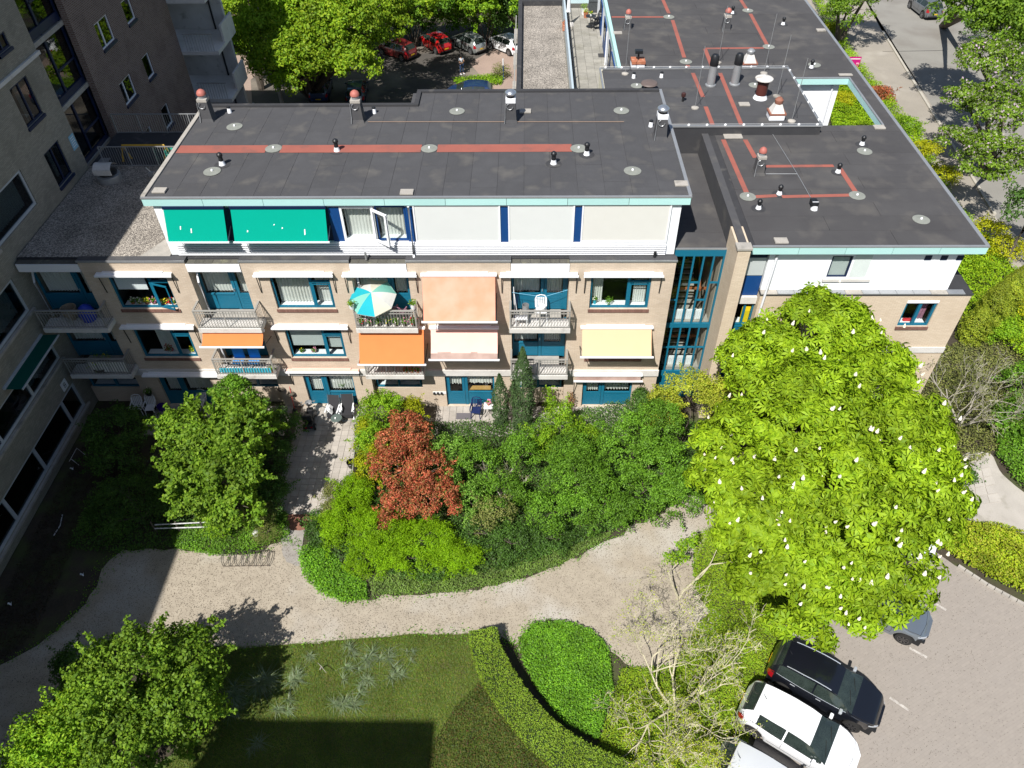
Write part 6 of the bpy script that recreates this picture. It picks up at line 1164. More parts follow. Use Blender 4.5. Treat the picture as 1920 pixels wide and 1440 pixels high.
# ------------------------------------------------------------------ vehicles
CGLASS = mat('car_glass', (.030, .042, .037), (.014, .02, .018), rough=.06, spec=.8, scale=3)
RLIGHT = mat('red_lamp', (.35, .008, .015), rough=.2, coat=1); HLIGHT = mat('headlamp', (.55, .58, .62), rough=.08, metal=.4, coat=1)
YPLATE = mat('yellow_plate', (.65, .42, .02), rough=.5)
RIM = mat('alloy_rim', (.36, .36, .37), rough=.35, metal=.7); RIMD = mat('dark_alloy_rim', (.12, .115, .115), rough=.4, metal=.6); TYRE = mat('tyre', (.02, .019, .018), rough=.85); SEAM = mat('panel_gap', (.006, .006, .007), rough=.8)
def paint(n, c, metal=.0): return mat(n, c, tuple(v * .97 for v in c), rough=.28, coat=1., metal=metal, scale=.5)
def car(name, label, body, loc, heading, s=.89, kind='hatch', rim=RIM, plate_r=True, lowdetail=False):
    """nose along +x; cross-sections swept along the length"""
    root = thing(name, label, 'car', (0, 0, 0), None)
    S = {'hatch': dict(zc=[(-2.03, .55), (-2.0, .82), (-1.93, 1.02), (-1.55, 1.40), (-1.25, 1.46), (-.5, 1.52), (.1, 1.49), (.42, 1.40), (1.12, 1.02), (1.6, .90), (1.88, .76), (2.02, .5)],
                       zs=[(-2.03, .5), (-1.98, .8), (-1.8, .98), (-1.2, .98), (0, .94), (1.0, .92), (1.5, .84), (1.85, .70), (2.02, .45)], g=(-1.55, .95), ws=(.45, 1.1), rw=(-1.92, -1.56)),
         'suv': dict(zc=[(-2.08, .6), (-2.05, .95), (-1.96, 1.15), (-1.68, 1.50), (-1.35, 1.57), (-.5, 1.62), (.05, 1.58), (.4, 1.48), (1.05, 1.13), (1.5, 1.03), (1.88, .92), (2.08, .6)],
                     zs=[(-2.08, .55), (-2.03, .92), (-1.8, 1.08), (-1.2, 1.07), (0, 1.03), (1.0, 1.02), (1.5, .96), (1.88, .82), (2.08, .55)], g=(-1.7, .9), ws=(.42, 1.05), rw=(-1.95, -1.68))}[kind]
    L0, L1 = S['zc'][0][0], S['zc'][-1][0]; wb = (-1.30, 1.28); Rw = .315; Ra = .39
    n = 70; X = np.linspace(L0, L1, n)
    def sm(pts): 
        v = np.interp(X, [p[0] for p in pts], [p[1] for p in pts]); k = np.array([1, 2, 1]) / 4; vv = np.pad(v, 1, 'edge'); return np.convolve(vv, k, 'valid')
    zc, zs = sm(S['zc']), sm(S['zs']); w = sm([(L0, .5), (L0 + .1, .72), (L0 + .4, .82), (-.8, .865), (.7, .865), (1.35, .84), (L1 - .25, .70), (L1 - .07, .52), (L1, .36)])
    cab = sm([(S['rw'][0] - .05, 0), (S['rw'][1], 1), (S['ws'][0], 1), (S['ws'][1] + .02, 0)])
    rings = []
    for i in range(n):
        x = X[i]; zb = .22 + .12 * max(0, (abs(x) - 1.75) / .3)
        for c in wb:
            if abs(x - c) < Ra: zb = max(zb, .31 + math.sqrt(Ra * Ra - (x - c) ** 2))
        z1 = max(.45, zb + .03); z2 = max(.66, z1 + .03); z3 = max(zs[i], z2 + .02); zt = max(zc[i], z3 + .02); k = cab[i]; h = zt - z3
        wr = w[i] * (1 - .27 * k) - .03; wr2 = w[i] * (.86 - .16 * k)
        rings.append([(x, w[i] * .95, zb), (x, w[i] * .99, z1), (x, w[i] * 1.0, z2), (x, w[i] * .985, z3), (x, w[i] * .955, z3 + .03 * min(1, h * 8)), (x, wr, z3 + h * (.80 + .0 * k)), (x, wr2 - .02, z3 + h * .93), (x, w[i] * .36, z3 + h * .99), (x, 0, zt)])
    parts = {k: MB() for k in ('body', 'windscreen', 'rear_window', 'side_l', 'side_r')}
    nr = 9; grids = {k: {} for k in parts}
    def vid(key, sgn, i, j):
        k = (sgn if j < nr - 1 else 0, i, j); mb = parts[key]; g = grids[key]
        if k not in g: x, y, z = rings[i][j]; mb.v.append((x, y * sgn if j < nr - 1 else 0, z)); g[k] = len(mb.v) - 1
        return g[k]
    for sgn in (1, -1):
        for i in range(n - 1):
            xm = (X[i] + X[i + 1]) / 2
            for j in range(nr - 1):
                key = 'body'
                if j == 4 and S['g'][0] < xm < S['g'][1] and not abs(xm + .35) < .045 and (xm > -1.3 or kind == 'suv'): key = 'side_l' if sgn > 0 else 'side_r'
                if j >= 5 and S['ws'][0] < xm < S['ws'][1]: key = 'windscreen'
                if j >= 6 and S['rw'][0] < xm < S['rw'][1]: key = 'rear_window'
                if j == 5 and key == 'windscreen' and False: key = 'body'
                q = [vid(key, sgn, i, j), vid(key, sgn, i + 1, j), vid(key, sgn, i + 1, j + 1), vid(key, sgn, i, j + 1)]
                if sgn < 0: q.reverse()
                parts[key].f.append(tuple(reversed(q))); parts[key].mi.append(0)
    for i, rev in ((0, 0), (n - 1, 1)):
        q = [vid('body', 1, i, j) for j in range(nr)] + [vid('body', -1, i, j) for j in reversed(range(nr - 1))]; parts['body'].f.append(tuple(q)); parts['body'].mi.append(0)
    b = parts['body'].build('body', body, root, smooth=True, at0=True)
    bm_ = bmesh.new(); bm_.from_mesh(b.data); bmesh.ops.recalc_face_normals(bm_, faces=bm_.faces[:]); bm_.to_mesh(b.data); bm_.free()
    for k in ('windscreen', 'rear_window'): parts[k].build(k, CGLASS, root, smooth=True, at0=True)
    for k in ('side_l', 'side_r'): parts[k].build('side_window', CGLASS, root, smooth=True, at0=True)
    MB().box(L0 + .12, L1 - .15, -.72, .72, .2, .6).build('underbody', BLACK, root)
    for c in wb:
        for sg in (1, -1):
            y = sg * .76; wh = MB()
            def ring_(r0, r1, y0, y1, mb, n_=24):
                bs = len(mb.v)
                for a in range(n_): t_ = 2 * math.pi * a / n_; mb.v += [(c + r0 * math.cos(t_), y0, Rw + r0 * math.sin(t_)), (c + r1 * math.cos(t_), y1, Rw + r1 * math.sin(t_))]
                for a in range(n_): a2 = (a + 1) % n_; mb.f.append((bs + 2 * a, bs + 2 * a + 1, bs + 2 * a2 + 1, bs + 2 * a2)); mb.mi.append(0)
            ring_(Rw, Rw, y - sg * .1, y + sg * .08, wh); ring_(Rw, .215, y + sg * .08, y + sg * .095, wh)
            wo_ = wh.build('wheel', TYRE, root); rm = MB(); ring_(.22, .19, y + sg * .092, y + sg * .085, rm)
            for k in range(7):
                a = 2 * math.pi * k / 7; d = Vector((math.cos(a), 0, math.sin(a))); e = Vector((-math.sin(a), 0, math.cos(a))) * .022; o_ = Vector((c, y + sg * .088, Rw)); rm.quad(o_ + d * .02 - e, o_ + d * .2 - e * 1.3, o_ + d * .2 + e * 1.3, o_ + d * .02 + e)
            rm.build('rim', rim, wo_); MB().quad(*[(c + .19 * math.cos(2 * math.pi * a / 16), y + sg * .06, Rw + .19 * math.sin(2 * math.pi * a / 16)) for a in range(16)]).build('hub', BLACK, wo_)
    def ringpt(x, j, sgn, off=.004): i = int(np.clip(round((x - L0) / (L1 - L0) * (n - 1)), 0, n - 1)); p = rings[i][j]; return Vector((p[0], (p[1] + off) * sgn, p[2]))
    for sgn in (1, -1):
        sm_ = MB()
        for x in (.72, -.35, -1.22): sm_.tube([ringpt(x, j, sgn) for j in (1, 2, 3)], .006, 4)
        sm_.tube([ringpt(x, 1, sgn) for x in (.72, 0, -.35, -.8)], .006, 4); sm_.build('door_seam', SEAM, root)
        for x in (-.1, -1.05): p = ringpt(x, 3, sgn, .01); MB().box(p.x - .09, p.x + .09, p.y - .012, p.y + .012, p.z - .09, p.z - .06).build('door_handle', HLIGHT if body.name.startswith('black') else body, root)
        p = ringpt(.72, 4, sgn); m_ = MB().box(p.x - .05, p.x + .07, min(p.y, p.y + sgn * .2), max(p.y, p.y + sgn * .2), p.z, p.z + .13).build('wing_mirror', body if not body.name.startswith('black') else HLIGHT, root, bevel=.03)
        # lamps sit proud of the skin, following its sections
        f_ = MB(); i0 = n - 7
        for i in range(i0, n - 2):
            for j in (3,):
                a = [Vector(rings[i][2]), Vector(rings[i + 1][2]), Vector(rings[i + 1][4]), Vector(rings[i][4])]; f_.quad(*[(v.x + .012, v.y * sgn * 1.012, v.z * .5 + .5 * Vector(rings[i][3]).z + .006) if k < 2 else (v.x + .012, v.y * sgn * .97, v.z + .008) for k, v in enumerate(a)])
        f_.build('headlight', HLIGHT, root)
        r_ = MB()
        for i in range(1, 5):
            a = [rings[i][2], rings[i + 1][2], rings[i + 1][4], rings[i][4]]; r_.quad(*[(v[0] - .015, v[1] * sgn * 1.015, v[2] + .01) for v in a])
        r_.build('tail_light', RLIGHT, root)
    MB().box(L0 - .02, L0 - .005, -.22, .22, .5, .6).build('number_plate', YPLATE, root) if True else None
    MB().box(L1 + .0, L1 + .02, -.24, .24, .42, .52).build('number_plate', YPLATE, root)
    MB().box(L1 - .02, L1 + .005, -.42, .42, .55, .66).build('grille', BLACKP, root); MB().box(L1 - .12, L1 - .0, -.55, .55, .26, .36).build('lower_grille', BLACKP, root)
    MB().box(L0 - .01, L0 + .06, -.6, .6, .28, .4).build('rear_bumper', BLACKP, root)
    xa = S['rw'][1] + .25; i = int((xa - L0) / (L1 - L0) * (n - 1)); MB().tube([(X[i], 0, zc[i]), (X[i] - .16, 0, zc[i] + .2)], [.014, .004], 5).build('aerial', BLACKP, root)
    CH = HLIGHT if body.name.startswith('black') else BLACKP
    for sgn in (1, -1):
        MB().tube([ringpt(x, 4, sgn, .006) for x in np.linspace(S['g'][0], S['g'][1] - .05, 12)], .009, 4).build('window_trim', CH, root)
        if kind == 'suv': MB().tube([ringpt(x, 6, sgn, -.0) + Vector((0, 0, .035)) for x in np.linspace(-1.45, .15, 9)], .016, 5).build('roof_rail', CH, root)
        MB().tube([ringpt(x, 5, sgn, -.02) + Vector((0, 0, .012)) for x in np.linspace(S['ws'][1] + .05, L1 - .3, 7)], .006, 4).build('bonnet_seam', SEAM, root)
    MB().tube([ringpt(L1 - .3, 5, 1, -.02) + Vector((0, 0, .012)), (L1 - .2, 0, float(np.interp(L1 - .2, X, zc)) + .006), ringpt(L1 - .3, 5, -1, -.02) + Vector((0, 0, .012))], .006, 4).build('bonnet_seam', SEAM, root)
    MB().tube([ringpt(L0 + .42, j, sg_, .004) + Vector((0, 0, .004)) for sg_, js in ((1, (4, 5, 6, 7)), (-1, (7, 6, 5, 4))) for j in js], .006, 4).build('tailgate_seam', SEAM, root)
    xw = S['ws'][1] - .06
    for y0, y1 in ((-.55, -.05), (.05, .5)): i = int((xw - L0) / (L1 - L0) * (n - 1)); j2 = i - 3; MB().tube([(X[i], y0, zc[i] + .005), (X[j2], y1, zc[j2] + .01)], .009, 4).build('wiper', BLACKP, root)
    return place(root, loc, heading, s)
hd = math.atan2(-1.22, 1.94); D = Vector((math.cos(hd), math.sin(hd), 0)); Nn_ = Vector((-D.y, D.x, 0))
BLK = paint('black_car_paint', (.006, .007, .011)); WHT = paint('white_car_paint', (.80, .81, .83)); GRY = paint('grey_blue_car_paint', (.20, .235, .275), .55); SLV = paint('silver_car_paint', (.36, .39, .38), .5); RDP = paint('red_car_paint', (.42, .012, .012)); DRED = paint('dark_red_car_paint', (.16, .02, .02)); DBL = paint('dark_blue_car_paint', (.012, .03, .09)); GRM = paint('street_grey_car_paint', (.19, .20, .215), .5)
cb = Vector((10.02, -14.09, 0)) + Nn_ * .74
car('parked_car', 'glossy black SUV parked between the white hatchback and the chestnut', BLK, cb, hd, .9, 'suv', RIMD)
wr_, wf_ = at(1425, 1352, z=1.15), at(1570, 1405, z=1.1); cw = cb - Nn_ * 1.95 - D * .28
car('parked_car', 'white hatchback parked next to the black SUV, near the bottom edge', WHT, cw, hd - .03, .93, 'hatch')
car('parked_car', 'silver-white car cut off by the bottom edge, lowest of the parked row', paint('pale_silver_paint', (.6, .62, .64), .2), cw - Nn_ * 2.15 - D * .1, hd - .02, .9, 'hatch')
car('parked_car', 'grey-blue car poking its nose out from under the chestnut', GRY, Vector((13.77, -11.63, 0)) - D * 1.16 + Nn_ * .72, hd, .9, 'hatch', RIMD)
nw = at(1768, 1048, z=.5); car('parked_car', 'white car almost hidden under the right side of the chestnut', WHT, Vector((nw.x, nw.y, 0)) - D * 2.15, hd, .9, 'hatch')
def carw(rw, fw_px, *a, side=1, s=.9, **k):
    p, q = at(*rw, z=.28), at(*fw_px, z=.28); p.z = q.z = 0; d = (q - p).normalized(); nn = Vector((-d.y, d.x, 0)) * side; return car('parked_car', a[0], a[1], (p + q) / 2 + nn * .76 * s, math.atan2(d.y, d.x), s, **k)
carw((881.5, 95.4), (852, 82), 'silver hatchback in the rear car park, between a red and a white car', SLV, side=-1)
carw((954, 98.5), (921, 84.5), 'white hatchback in the rear car park, partly behind the gravel-roofed building', WHT, side=-1)
carw((817.5, 95.4), (790, 80), 'bright red hatchback in the rear car park, next to the silver one', RDP, side=-1)
carw((752, 108), (718, 97), 'dark red car in the rear car park, half under the large tree', DRED, side=-1)
carw((1728, 27), (1708, 11), 'grey hatchback parked along the street at the top right', GRM, side=-1, s=1.0)
p = at(880, 168, z=.8); car('parked_car', 'dark blue car whose roof shows just above the long roof edge', DBL, (p.x, p.y, 0), math.pi, .92)
p = at(600, 160, z=.8); car('parked_car', 'blue car under the large rear tree, close to its trunk', DBL, (p.x, p.y, 0), R(95), .92)
p = at(668, 165, z=.8); car('parked_car', 'dark car in the shade of the large rear tree, right of the blue one', paint('petrol_paint', (.01, .035, .06)), (p.x, p.y, 0), R(95), .92)
# ------------------------------------------------------------------ small things
# person in the rear car park, looking down at a phone
SKIN = mat('skin', (.42, .24, .16), rough=.6); JEAN = mat('jeans', (.03, .07, .16), (.022, .05, .12), rough=.9); SHIRT = mat('pale_shirt', (.62, .66, .70), (.5, .54, .58), scale=5, rough=.9); HAIR = mat('dark_hair', (.012, .009, .008), rough=.6); SHOE = mat('white_shoe', (.7, .7, .72), rough=.6)
def skin_mesh(name, pts, edges, rad, m, parent, root=0, sub=1):
    me = bpy.data.meshes.new(name); me.from_pydata(pts, edges, []); o = bpy.data.objects.new(name, me); COL.objects.link(o); sk = o.modifiers.new('skin', 'SKIN'); sk.use_smooth_shade = True
    for i, v in enumerate(me.skin_vertices[0].data): v.radius = rad[i] if isinstance(rad[i], tuple) else (rad[i], rad[i]); v.use_root = (i == root)
    sb = o.modifiers.new('sub', 'SUBSURF'); sb.levels = sub; sb.render_levels = sub; me.materials.append(m); o.parent = parent; return o
pp = at(866, 139, z=0); PR = thing('person', 'person in pale shirt and jeans in the rear car park, looking at a phone', 'person', (0, 0, 0))
H = [(0, 0, .92), (0, 0, 1.12), (0, 0, 1.34), (0, .0, 1.46), (.0, -.03, 1.54), (0, -.06, 1.64), (-.17, 0, 1.40), (-.24, -.06, 1.14), (-.12, -.28, 1.12), (.17, 0, 1.40), (.24, -.06, 1.14), (.1, -.28, 1.14), (-.09, 0, .86), (-.11, -.02, .48), (-.12, .02, .08), (.09, 0, .86), (.12, -.04, .48), (.16, .0, .08), (-.12, -.12, .04), (.17, -.14, .04)]
E_ = [(0, 1), (1, 2), (2, 3), (3, 4), (4, 5), (2, 6), (6, 7), (7, 8), (2, 9), (9, 10), (10, 11), (0, 12), (12, 13), (13, 14), (0, 15), (15, 16), (16, 17), (14, 18), (17, 19)]
RR = [(.15, .11), (.14, .10), (.17, .10), (.06, .06), (.055, .055), (.085, .10), .06, .045, .035, .06, .045, .035, .09, .062, .045, .09, .062, .045, .04, .04]
skin_mesh('body', H, E_, RR, SKIN, PR)
skin_mesh('shirt', [(0, 0, .9), (0, 0, 1.12), (0, 0, 1.36), (-.17, 0, 1.40), (-.225, -.03, 1.22), (.17, 0, 1.40), (.225, -.03, 1.22)], [(0, 1), (1, 2), (2, 3), (3, 4), (2, 5), (5, 6)], [(.165, .125), (.155, .115), (.185, .115), .075, .062, .075, .062], SHIRT, PR)
skin_mesh('trousers', [(0, 0, .92), (-.09, 0, .84), (-.11, -.02, .48), (-.12, .02, .12), (.09, 0, .84), (.12, -.04, .48), (.16, .0, .12)], [(0, 1), (1, 2), (2, 3), (0, 4), (4, 5), (5, 6)], [(.16, .12), .1, .075, .06, .1, .075, .06], JEAN, PR)
MB().lathe((0, -.045, 1.60), [(.1, -.02), (.115, .04), (.11, .1), (.07, .16), (0, .175)], 14).build('hair', HAIR, PR, smooth=True)
for x, y in ((-.12, -.05), (.165, -.06)): MB().box(x - .05, x + .05, y - .13, y + .1, 0, .09).build('shoe', SHOE, PR, bevel=.025)
for sx in (-1, 1):
    hnd = MB().box(-.045 + sx * .06, .045 + sx * .06, -.36, -.28, 1.10, 1.15)
    for k in range(4): hnd.tube([(sx * .06 - .035 + k * .022, -.35, 1.14), (sx * .06 - .035 + k * .022, -.40 + .006 * k, 1.16), (sx * .05 - .03 + k * .018, -.39, 1.19)], .010, 5)
    hnd.build('hand', SKIN, PR)
bp_ = MB().box(-.14, .14, .1, .24, 1.0, 1.38).build('backpack', NAVYP, PR, bevel=.04); MB().box(-.03, .05, -.42, -.41, 1.12, 1.26).build('phone_case', BLACKP, PR)
place(PR, (pp.x, pp.y, 0.0), R(35), .92)

def plastic_chair(label, m, loc, rz, s=.9, arms=True, name='garden_chair', group=None):
    t = thing(name, label, 'chair', (0, 0, 0), group)
    MB().box(-.22, .22, -.22, .22, .41, .44).build('seat', m, t, bevel=.01)
    bk_ = MB()
    for k in range(6): x = -.2 + k * .08; bk_.quad((x - .025, .22, .44), (x + .025, .22, .44), (x + .025, .34, .86), (x - .025, .34, .86)).quad((x + .025, .235, .44), (x - .025, .235, .44), (x - .025, .355, .86), (x + .025, .355, .86))
    bk_.tube([(-.23, .22, .44), (-.24, .33, .8), (-.17, .36, .93), (0, .37, .97), (.17, .36, .93), (.24, .33, .8), (.23, .22, .44)], .022, 6); bk_.build('backrest', m, t)
    for x in (-.2, .2):
        for y in (-.2, .2): MB().tube([(x, y, .42), (x * 1.15, y * 1.15, 0)], .022, 6).build('leg', m, t)
        if arms: MB().box(x * 1.25 - .025, x * 1.25 + .025, -.2, .28, .62, .65).tube([(x * 1.2, -.18, .42), (x * 1.25, -.18, .62)], .02, 5).build('armrest', m, t)
    return place(t, loc, rz, s)
def P0(px, py, z=0): p = at(px, py, z=z); return (p.x, p.y, z)
def recliner(label, loc, rz):
    t = thing('reclining_chair', label, 'chair', (0, 0, 0), 'dark reclining chairs on the patio'); DF = mat('charcoal_sling', (.028, .028, .032), rough=.8)
    b = MB(); b.quad((-.26, -.25, .42), (.26, -.25, .42), (.26, .22, .38), (-.26, .22, .38)).quad((-.26, .22, .365), (.26, .22, .365), (.26, -.25, .405), (-.26, -.25, .405)); b.build('seat', DF, t); MB().box(-.24, .24, -.27, -.25, .2, .42).build('front_panel', DF, t)
    b = MB(); b.quad((-.26, .22, .38), (.26, .22, .38), (.26, .5, 1.08), (-.26, .5, 1.08)).quad((-.26, .235, .37), (-.26, .515, 1.07), (.26, .515, 1.07), (.26, .235, .37)); b.build('backrest', DF, t)
    for x in (-.29, .29):
        MB().tube([(x, .22, .36), (x, .5, 1.1)], .014, 6).tube([(x, -.25, .42), (x, .22, .37)], .014, 6).tube([(x, -.3, .02), (x, .3, .62)], .014, 6).tube([(x, .4, .02), (x, -.2, .62)], .014, 6).build('frame', ALU, t)
        MB().box(x - .03, x + .03, -.28, .3, .62, .65).build('armrest', WPLAS, t)
    MB().tube([(-.29, -.3, .02), (.29, -.3, .02)], .012, 5).tube([(-.29, .4, .02), (.29, .4, .02)], .012, 5).build('crossbar', ALU, t); return place(t, loc, rz, .95)
recliner('left dark sling recliner on the patio, a white cloth over its arm', P0(627, 783), R(-4)); recliner('right dark sling recliner on the patio, next to the shrub', P0(654, 781), R(3))
p = at(619, 765, z=.65); MB_ = MB().grid(lambda u, v: (p.x - .1 + .2 * u + .03 * math.sin(v * 6), p.y - .28 + .5 * v, p.z + .05 - .28 * abs(u - .3) + .02 * math.sin(v * 17)), 8, 8); tag(MB_.build('cloth', WPLAS, smooth=True), 'white cloth hanging over the arm of the left recliner', 'cloth')
p = Vector(P0(634, 797)); t = thing('side_table', 'small round glass-topped table in front of the recliners', 'table', p); MB().lathe(p, [(.0, .47), (.25, .47), (.26, .48), (.25, .49), (0, .49)], 24, cap=False).build('table_top', mat('smoked_top', (.10, .13, .12), rough=.3), t)
for a in (0.5, 2.6, 3.7, 5.8): MB().tube([p + Vector((.05 * math.cos(a), .05 * math.sin(a), .46)), p + Vector((.24 * math.cos(a), .24 * math.sin(a), 0))], .012, 5).build('leg', BLACKP, t)
MB_ = MB().lathe(p + Vector((-.03, -.05, .49)), [(.035, 0), (.04, .06), (.03, .06)], 10); tag(MB_.build('cup', WPLAS), 'white cup on the small round patio table', 'cup')
# mobility scooter
t = thing('mobility_scooter', 'black mobility scooter with grey wheels parked by the wall near the recliners', 'scooter', (0, 0, 0))
for x in (-.24, .24):
    for y, r_ in ((-.42, .16), (.5, .14)):
        w = MB(); 
        for k in range(1): w.tube([(x - .05, y, r_), (x + .05, y, r_)], r_, 18)
        w_ = w.build('wheel', TYRE, t); MB().tube([(x - .055, y, r_), (x + .055, y, r_)], r_ * .55, 12).build('hub', METAL, w_)
MB().box(-.2, .2, -.6, -.15, .2, .45).build('motor_cover', BLACKP, t, bevel=.04); MB().box(-.2, .2, -.15, .42, .14, .2).build('foot_deck', BLACKP, t); MB().box(-.16, .16, .35, .62, .2, .5).build('front_fairing', BLACKP, t, bevel=.05)
MB().box(-.23, .23, -.45, .02, .55, .66).build('seat', BLACKP, t, bevel=.04); MB().box(-.22, .22, -.52, -.42, .64, 1.02).build('backrest', BLACKP, t, bevel=.03)
MB().tube([(0, .5, .4), (0, .4, .95)], .03, 6).build('steering_column', BLACKP, t); MB().tube([(-.28, .3, .98), (-.1, .42, .98), (.1, .42, .98), (.28, .3, .98)], .018, 6).build('handlebar', METAL, t)
MB().lathe((0, .6, .85), [(.12, -.2), (.17, .0), (.16, .0), (.1, -.18)], 14).build('basket', METAL, t); MB().box(-.3, -.26, -.4, .0, .72, .76).box(.26, .3, -.4, .0, .72, .76).build('armrest', BLACKP, t)
for x in (-.3, .3): MB().lathe((x, .5, .95), [(.0, 0), (.06, .01), (.06, .03), (0, .04)], 10, cap=False).build('mirror', ALU, t)
for a in (-.13, .13): MB().box(a - .04, a + .04, -.63, -.6, .3, .36).build('reflector', RLIGHT, t)
place(t, P0(583, 793), R(8), .95)
# red-handled rake and round baskets on the wall
p = Vector(P0(553, 770)); t = thing('garden_tool', 'red-handled long garden tool leaning upright beside the scooter', 'tool', p); MB().tube([p + Vector((0, 0, .05)), p + Vector((-.05, .35, 1.45))], .014, 5).build('handle', mat('red_plastic', (.6, .03, .03), rough=.4), t); MB().lathe(p, [(.09, 0), (.1, .08), (.05, .16)], 10).build('head', BLACKP, t)
for i, (px, py) in enumerate(((527, 729), (546, 737))):
    p = at(px, py, y=-.06); t = thing('hanging_basket', ('left' if i == 0 else 'right') + ' of two dry round baskets hung on the brick wall by the scooter', 'basket', p, 'baskets on the wall'); MB().lathe(p, [(.02, -.14), (.12, -.1), (.17, .0), (.13, .03)], 12).build('bowl', WOODG, t); MB().tube([p + Vector((-.14, 0, 0)), p + Vector((0, .03, .3)), p + Vector((.14, 0, 0))], .006, 4).build('wire', BLACKP, t)
# chair and table in front of the middle patio door
plastic_chair('dark blue plastic armchair in front of the middle patio door', NAVYP, P0(893, 780), R(-6), .95)
p = Vector(P0(917, 778)); t = thing('bistro_table', 'white folding table with black legs beside the dark blue chair', 'table', p); MB().box(p.x - .22, p.x + .22, p.y - .2, p.y + .2, .6, .63).build('table_top', WPLAS, t); MB().tube([p + Vector((-.2, -.18, 0)), p + Vector((.2, .18, .6))], .012, 5).tube([p + Vector((.2, -.18, 0)), p + Vector((-.2, .18, .6))], .012, 5).build('leg', BLACKP, t)
def flowers(label, p, r_, m, n=26, pot=TERRA, ph=.14, leafm=None, name='flower_pot', group=None, fm=None):
    t = thing(name, label, 'plant', p, group); MB().lathe(p, [(r_ * .55, 0), (r_ * .75, ph), (r_ * .65, ph), (r_ * .6, ph * .8)], 12).build('pot', pot, t); P, N = blob_points((p[0], p[1], p[2] + ph + r_ * .5), (r_, r_, r_ * .8), 130, int(p[0] * 100) % 999, shell=.7, zmin=p[2] + ph * .7); leaf_obj('foliage', P, N, leafm or MID, .07, t, .6)
    if m is not None:
        f = MB(); idx = np.random.default_rng(3).permutation(len(P))[:n]
        for i in idx: q = P[i] + N[i] * .03; f.lathe(q, [(.006, 0), (.028, .01), (.022, .03), (0, .035)], 6)
        f.build('flower_heads', m, t)['kind'] = 'stuff'
    return t
flowers('pink flowers in a pot on the white patio table', (p.x, p.y + .05, .63), .11, PPETAL)
tag(MB().box(-2.95, -2.2, -.85, -.45, .023, .034).build('door_mat', mat('grey_mat', (.13, .12, .13), rough=1)), 'grey door mat in front of the middle patio door', 'mat')
# shaded patio on the left
for i, (a, b, rz) in enumerate(((263, 775, 10), (287, 775, 5))): plastic_chair(('white plastic chair, left one in the shade by the tower corner', 'white plastic chair, right one in the shade by the tower corner')[i], WPLAS, P0(a, b), R(rz), .95, group='white chairs in the shade')
plastic_chair('white slatted garden chair behind the maple crown', WPLAS, P0(380, 765), R(-10), .95)
MB_ = MB().lathe(P0(305, 768), [(.16, 0), (.19, .28), (.17, .28), (.15, .04)], 14); tag(MB_.build('bucket', mat('purple_plastic', (.05, .015, .22), rough=.5)), 'purple bucket beside the white chairs in the shade', 'bucket')
t = flowers('long planter with a few white flowers on the shaded wall', tuple(at(280, 740, y=-.25)), .2, PETAL, 4, BLACKP); 
t = thing('wire_hoop', 'thin pale metal frame lying on the shaded ground beside the tower', 'frame', P0(145, 860)); a, b, c, d = [Vector(P0(*q, .12)) for q in ((130, 865), (144, 840), (160, 853), (148, 872))]; MB().tube([a, b, c], .012, 4).tube([Vector(P0(134, 861, .1)), d], .012, 4).build('rod', WPLAS, t)
t = tag(MB().tube([P0(101, 1004, .03), P0(113, 985, .06), P0(117, 965, .03)], .02, 5).build('bare_branch', WPLAS), 'pale curved stick lying in the shade near the tower', 'stick')
for i, (a, b, l) in enumerate(((134, 884, 'small pale bottle lying in the shade by the thin metal frame'), (153, 1083, 'scrap of violet litter on the shaded bank'), (18, 1138, 'white scrap of litter at the left edge in the shade'))):
    p = Vector(P0(a, b)); tag(MB().grid(lambda u, v: (p.x + .13 * u, p.y + .1 * v, .16 + .05 * math.sin(u * 5 + v * 3)), 5, 5).build('litter', WPLAS, None), l, 'litter')
# bench / white rails in the hedge and white sack
t = thing('white_rail_fence', 'two peeling white rails lying in the bushes below the maple', 'fence', P0(330, 985));
for y_ in (0, 1):
    a, b = Vector(P0(290, 984 + y_ * 7, .72 - .12 * y_)), Vector(P0(390, 979 + y_ * 9, .72 - .12 * y_)); MB().tube([a, b], .026, 6).build('rail', mat('peeling_white', (.62, .64, .64), (.3, .3, .28), scale=8, rough=.9), t)
for px in (295, 340, 386): a = Vector(P0(px, 1000)); MB().tube([a, a + Vector((0, 0, .8))], .035, 6).build('post', WOODG, t)
p = Vector(P0(482, 1003)); tag(MB().lathe(p, [(.0, 0), (.14, .03), (.16, .14), (.09, .26), (.0, .3)], 9, cap=False).build('sack', WPLAS, smooth=True), 'white sack at the foot of the bushes near the bicycle rack', 'sack')
# bicycle rack: steel loops at the path edge
br = thing('bicycle_rack', 'row of low steel bicycle loops at the path edge', 'rack', P0(462, 1058)); MB().tube([P0(415, 1036, .03), P0(508, 1032, .03)], .018, 5).tube([P0(418, 1062, .03), P0(505, 1060, .03)], .018, 5).build('base_rail', BARK, br)
for k in range(8):
    px = 420 + k * 12; a, b = Vector(P0(px, 1062)), Vector(P0(px + 6, 1036)); h = .38 if k % 2 == 0 else .25
    for e in (-.035, .035): x_ = Vector((e, 0, 0)); MB().tube([a + x_, a + x_ + Vector((0, .05, h * .8)), a.lerp(b, .5) + x_ + Vector((0, 0, h)), b + x_ + Vector((0, -.05, h * .8)), b + x_], .012, 5).build('loop', mat('dull_steel', (.07, .065, .06), rough=.8), br)
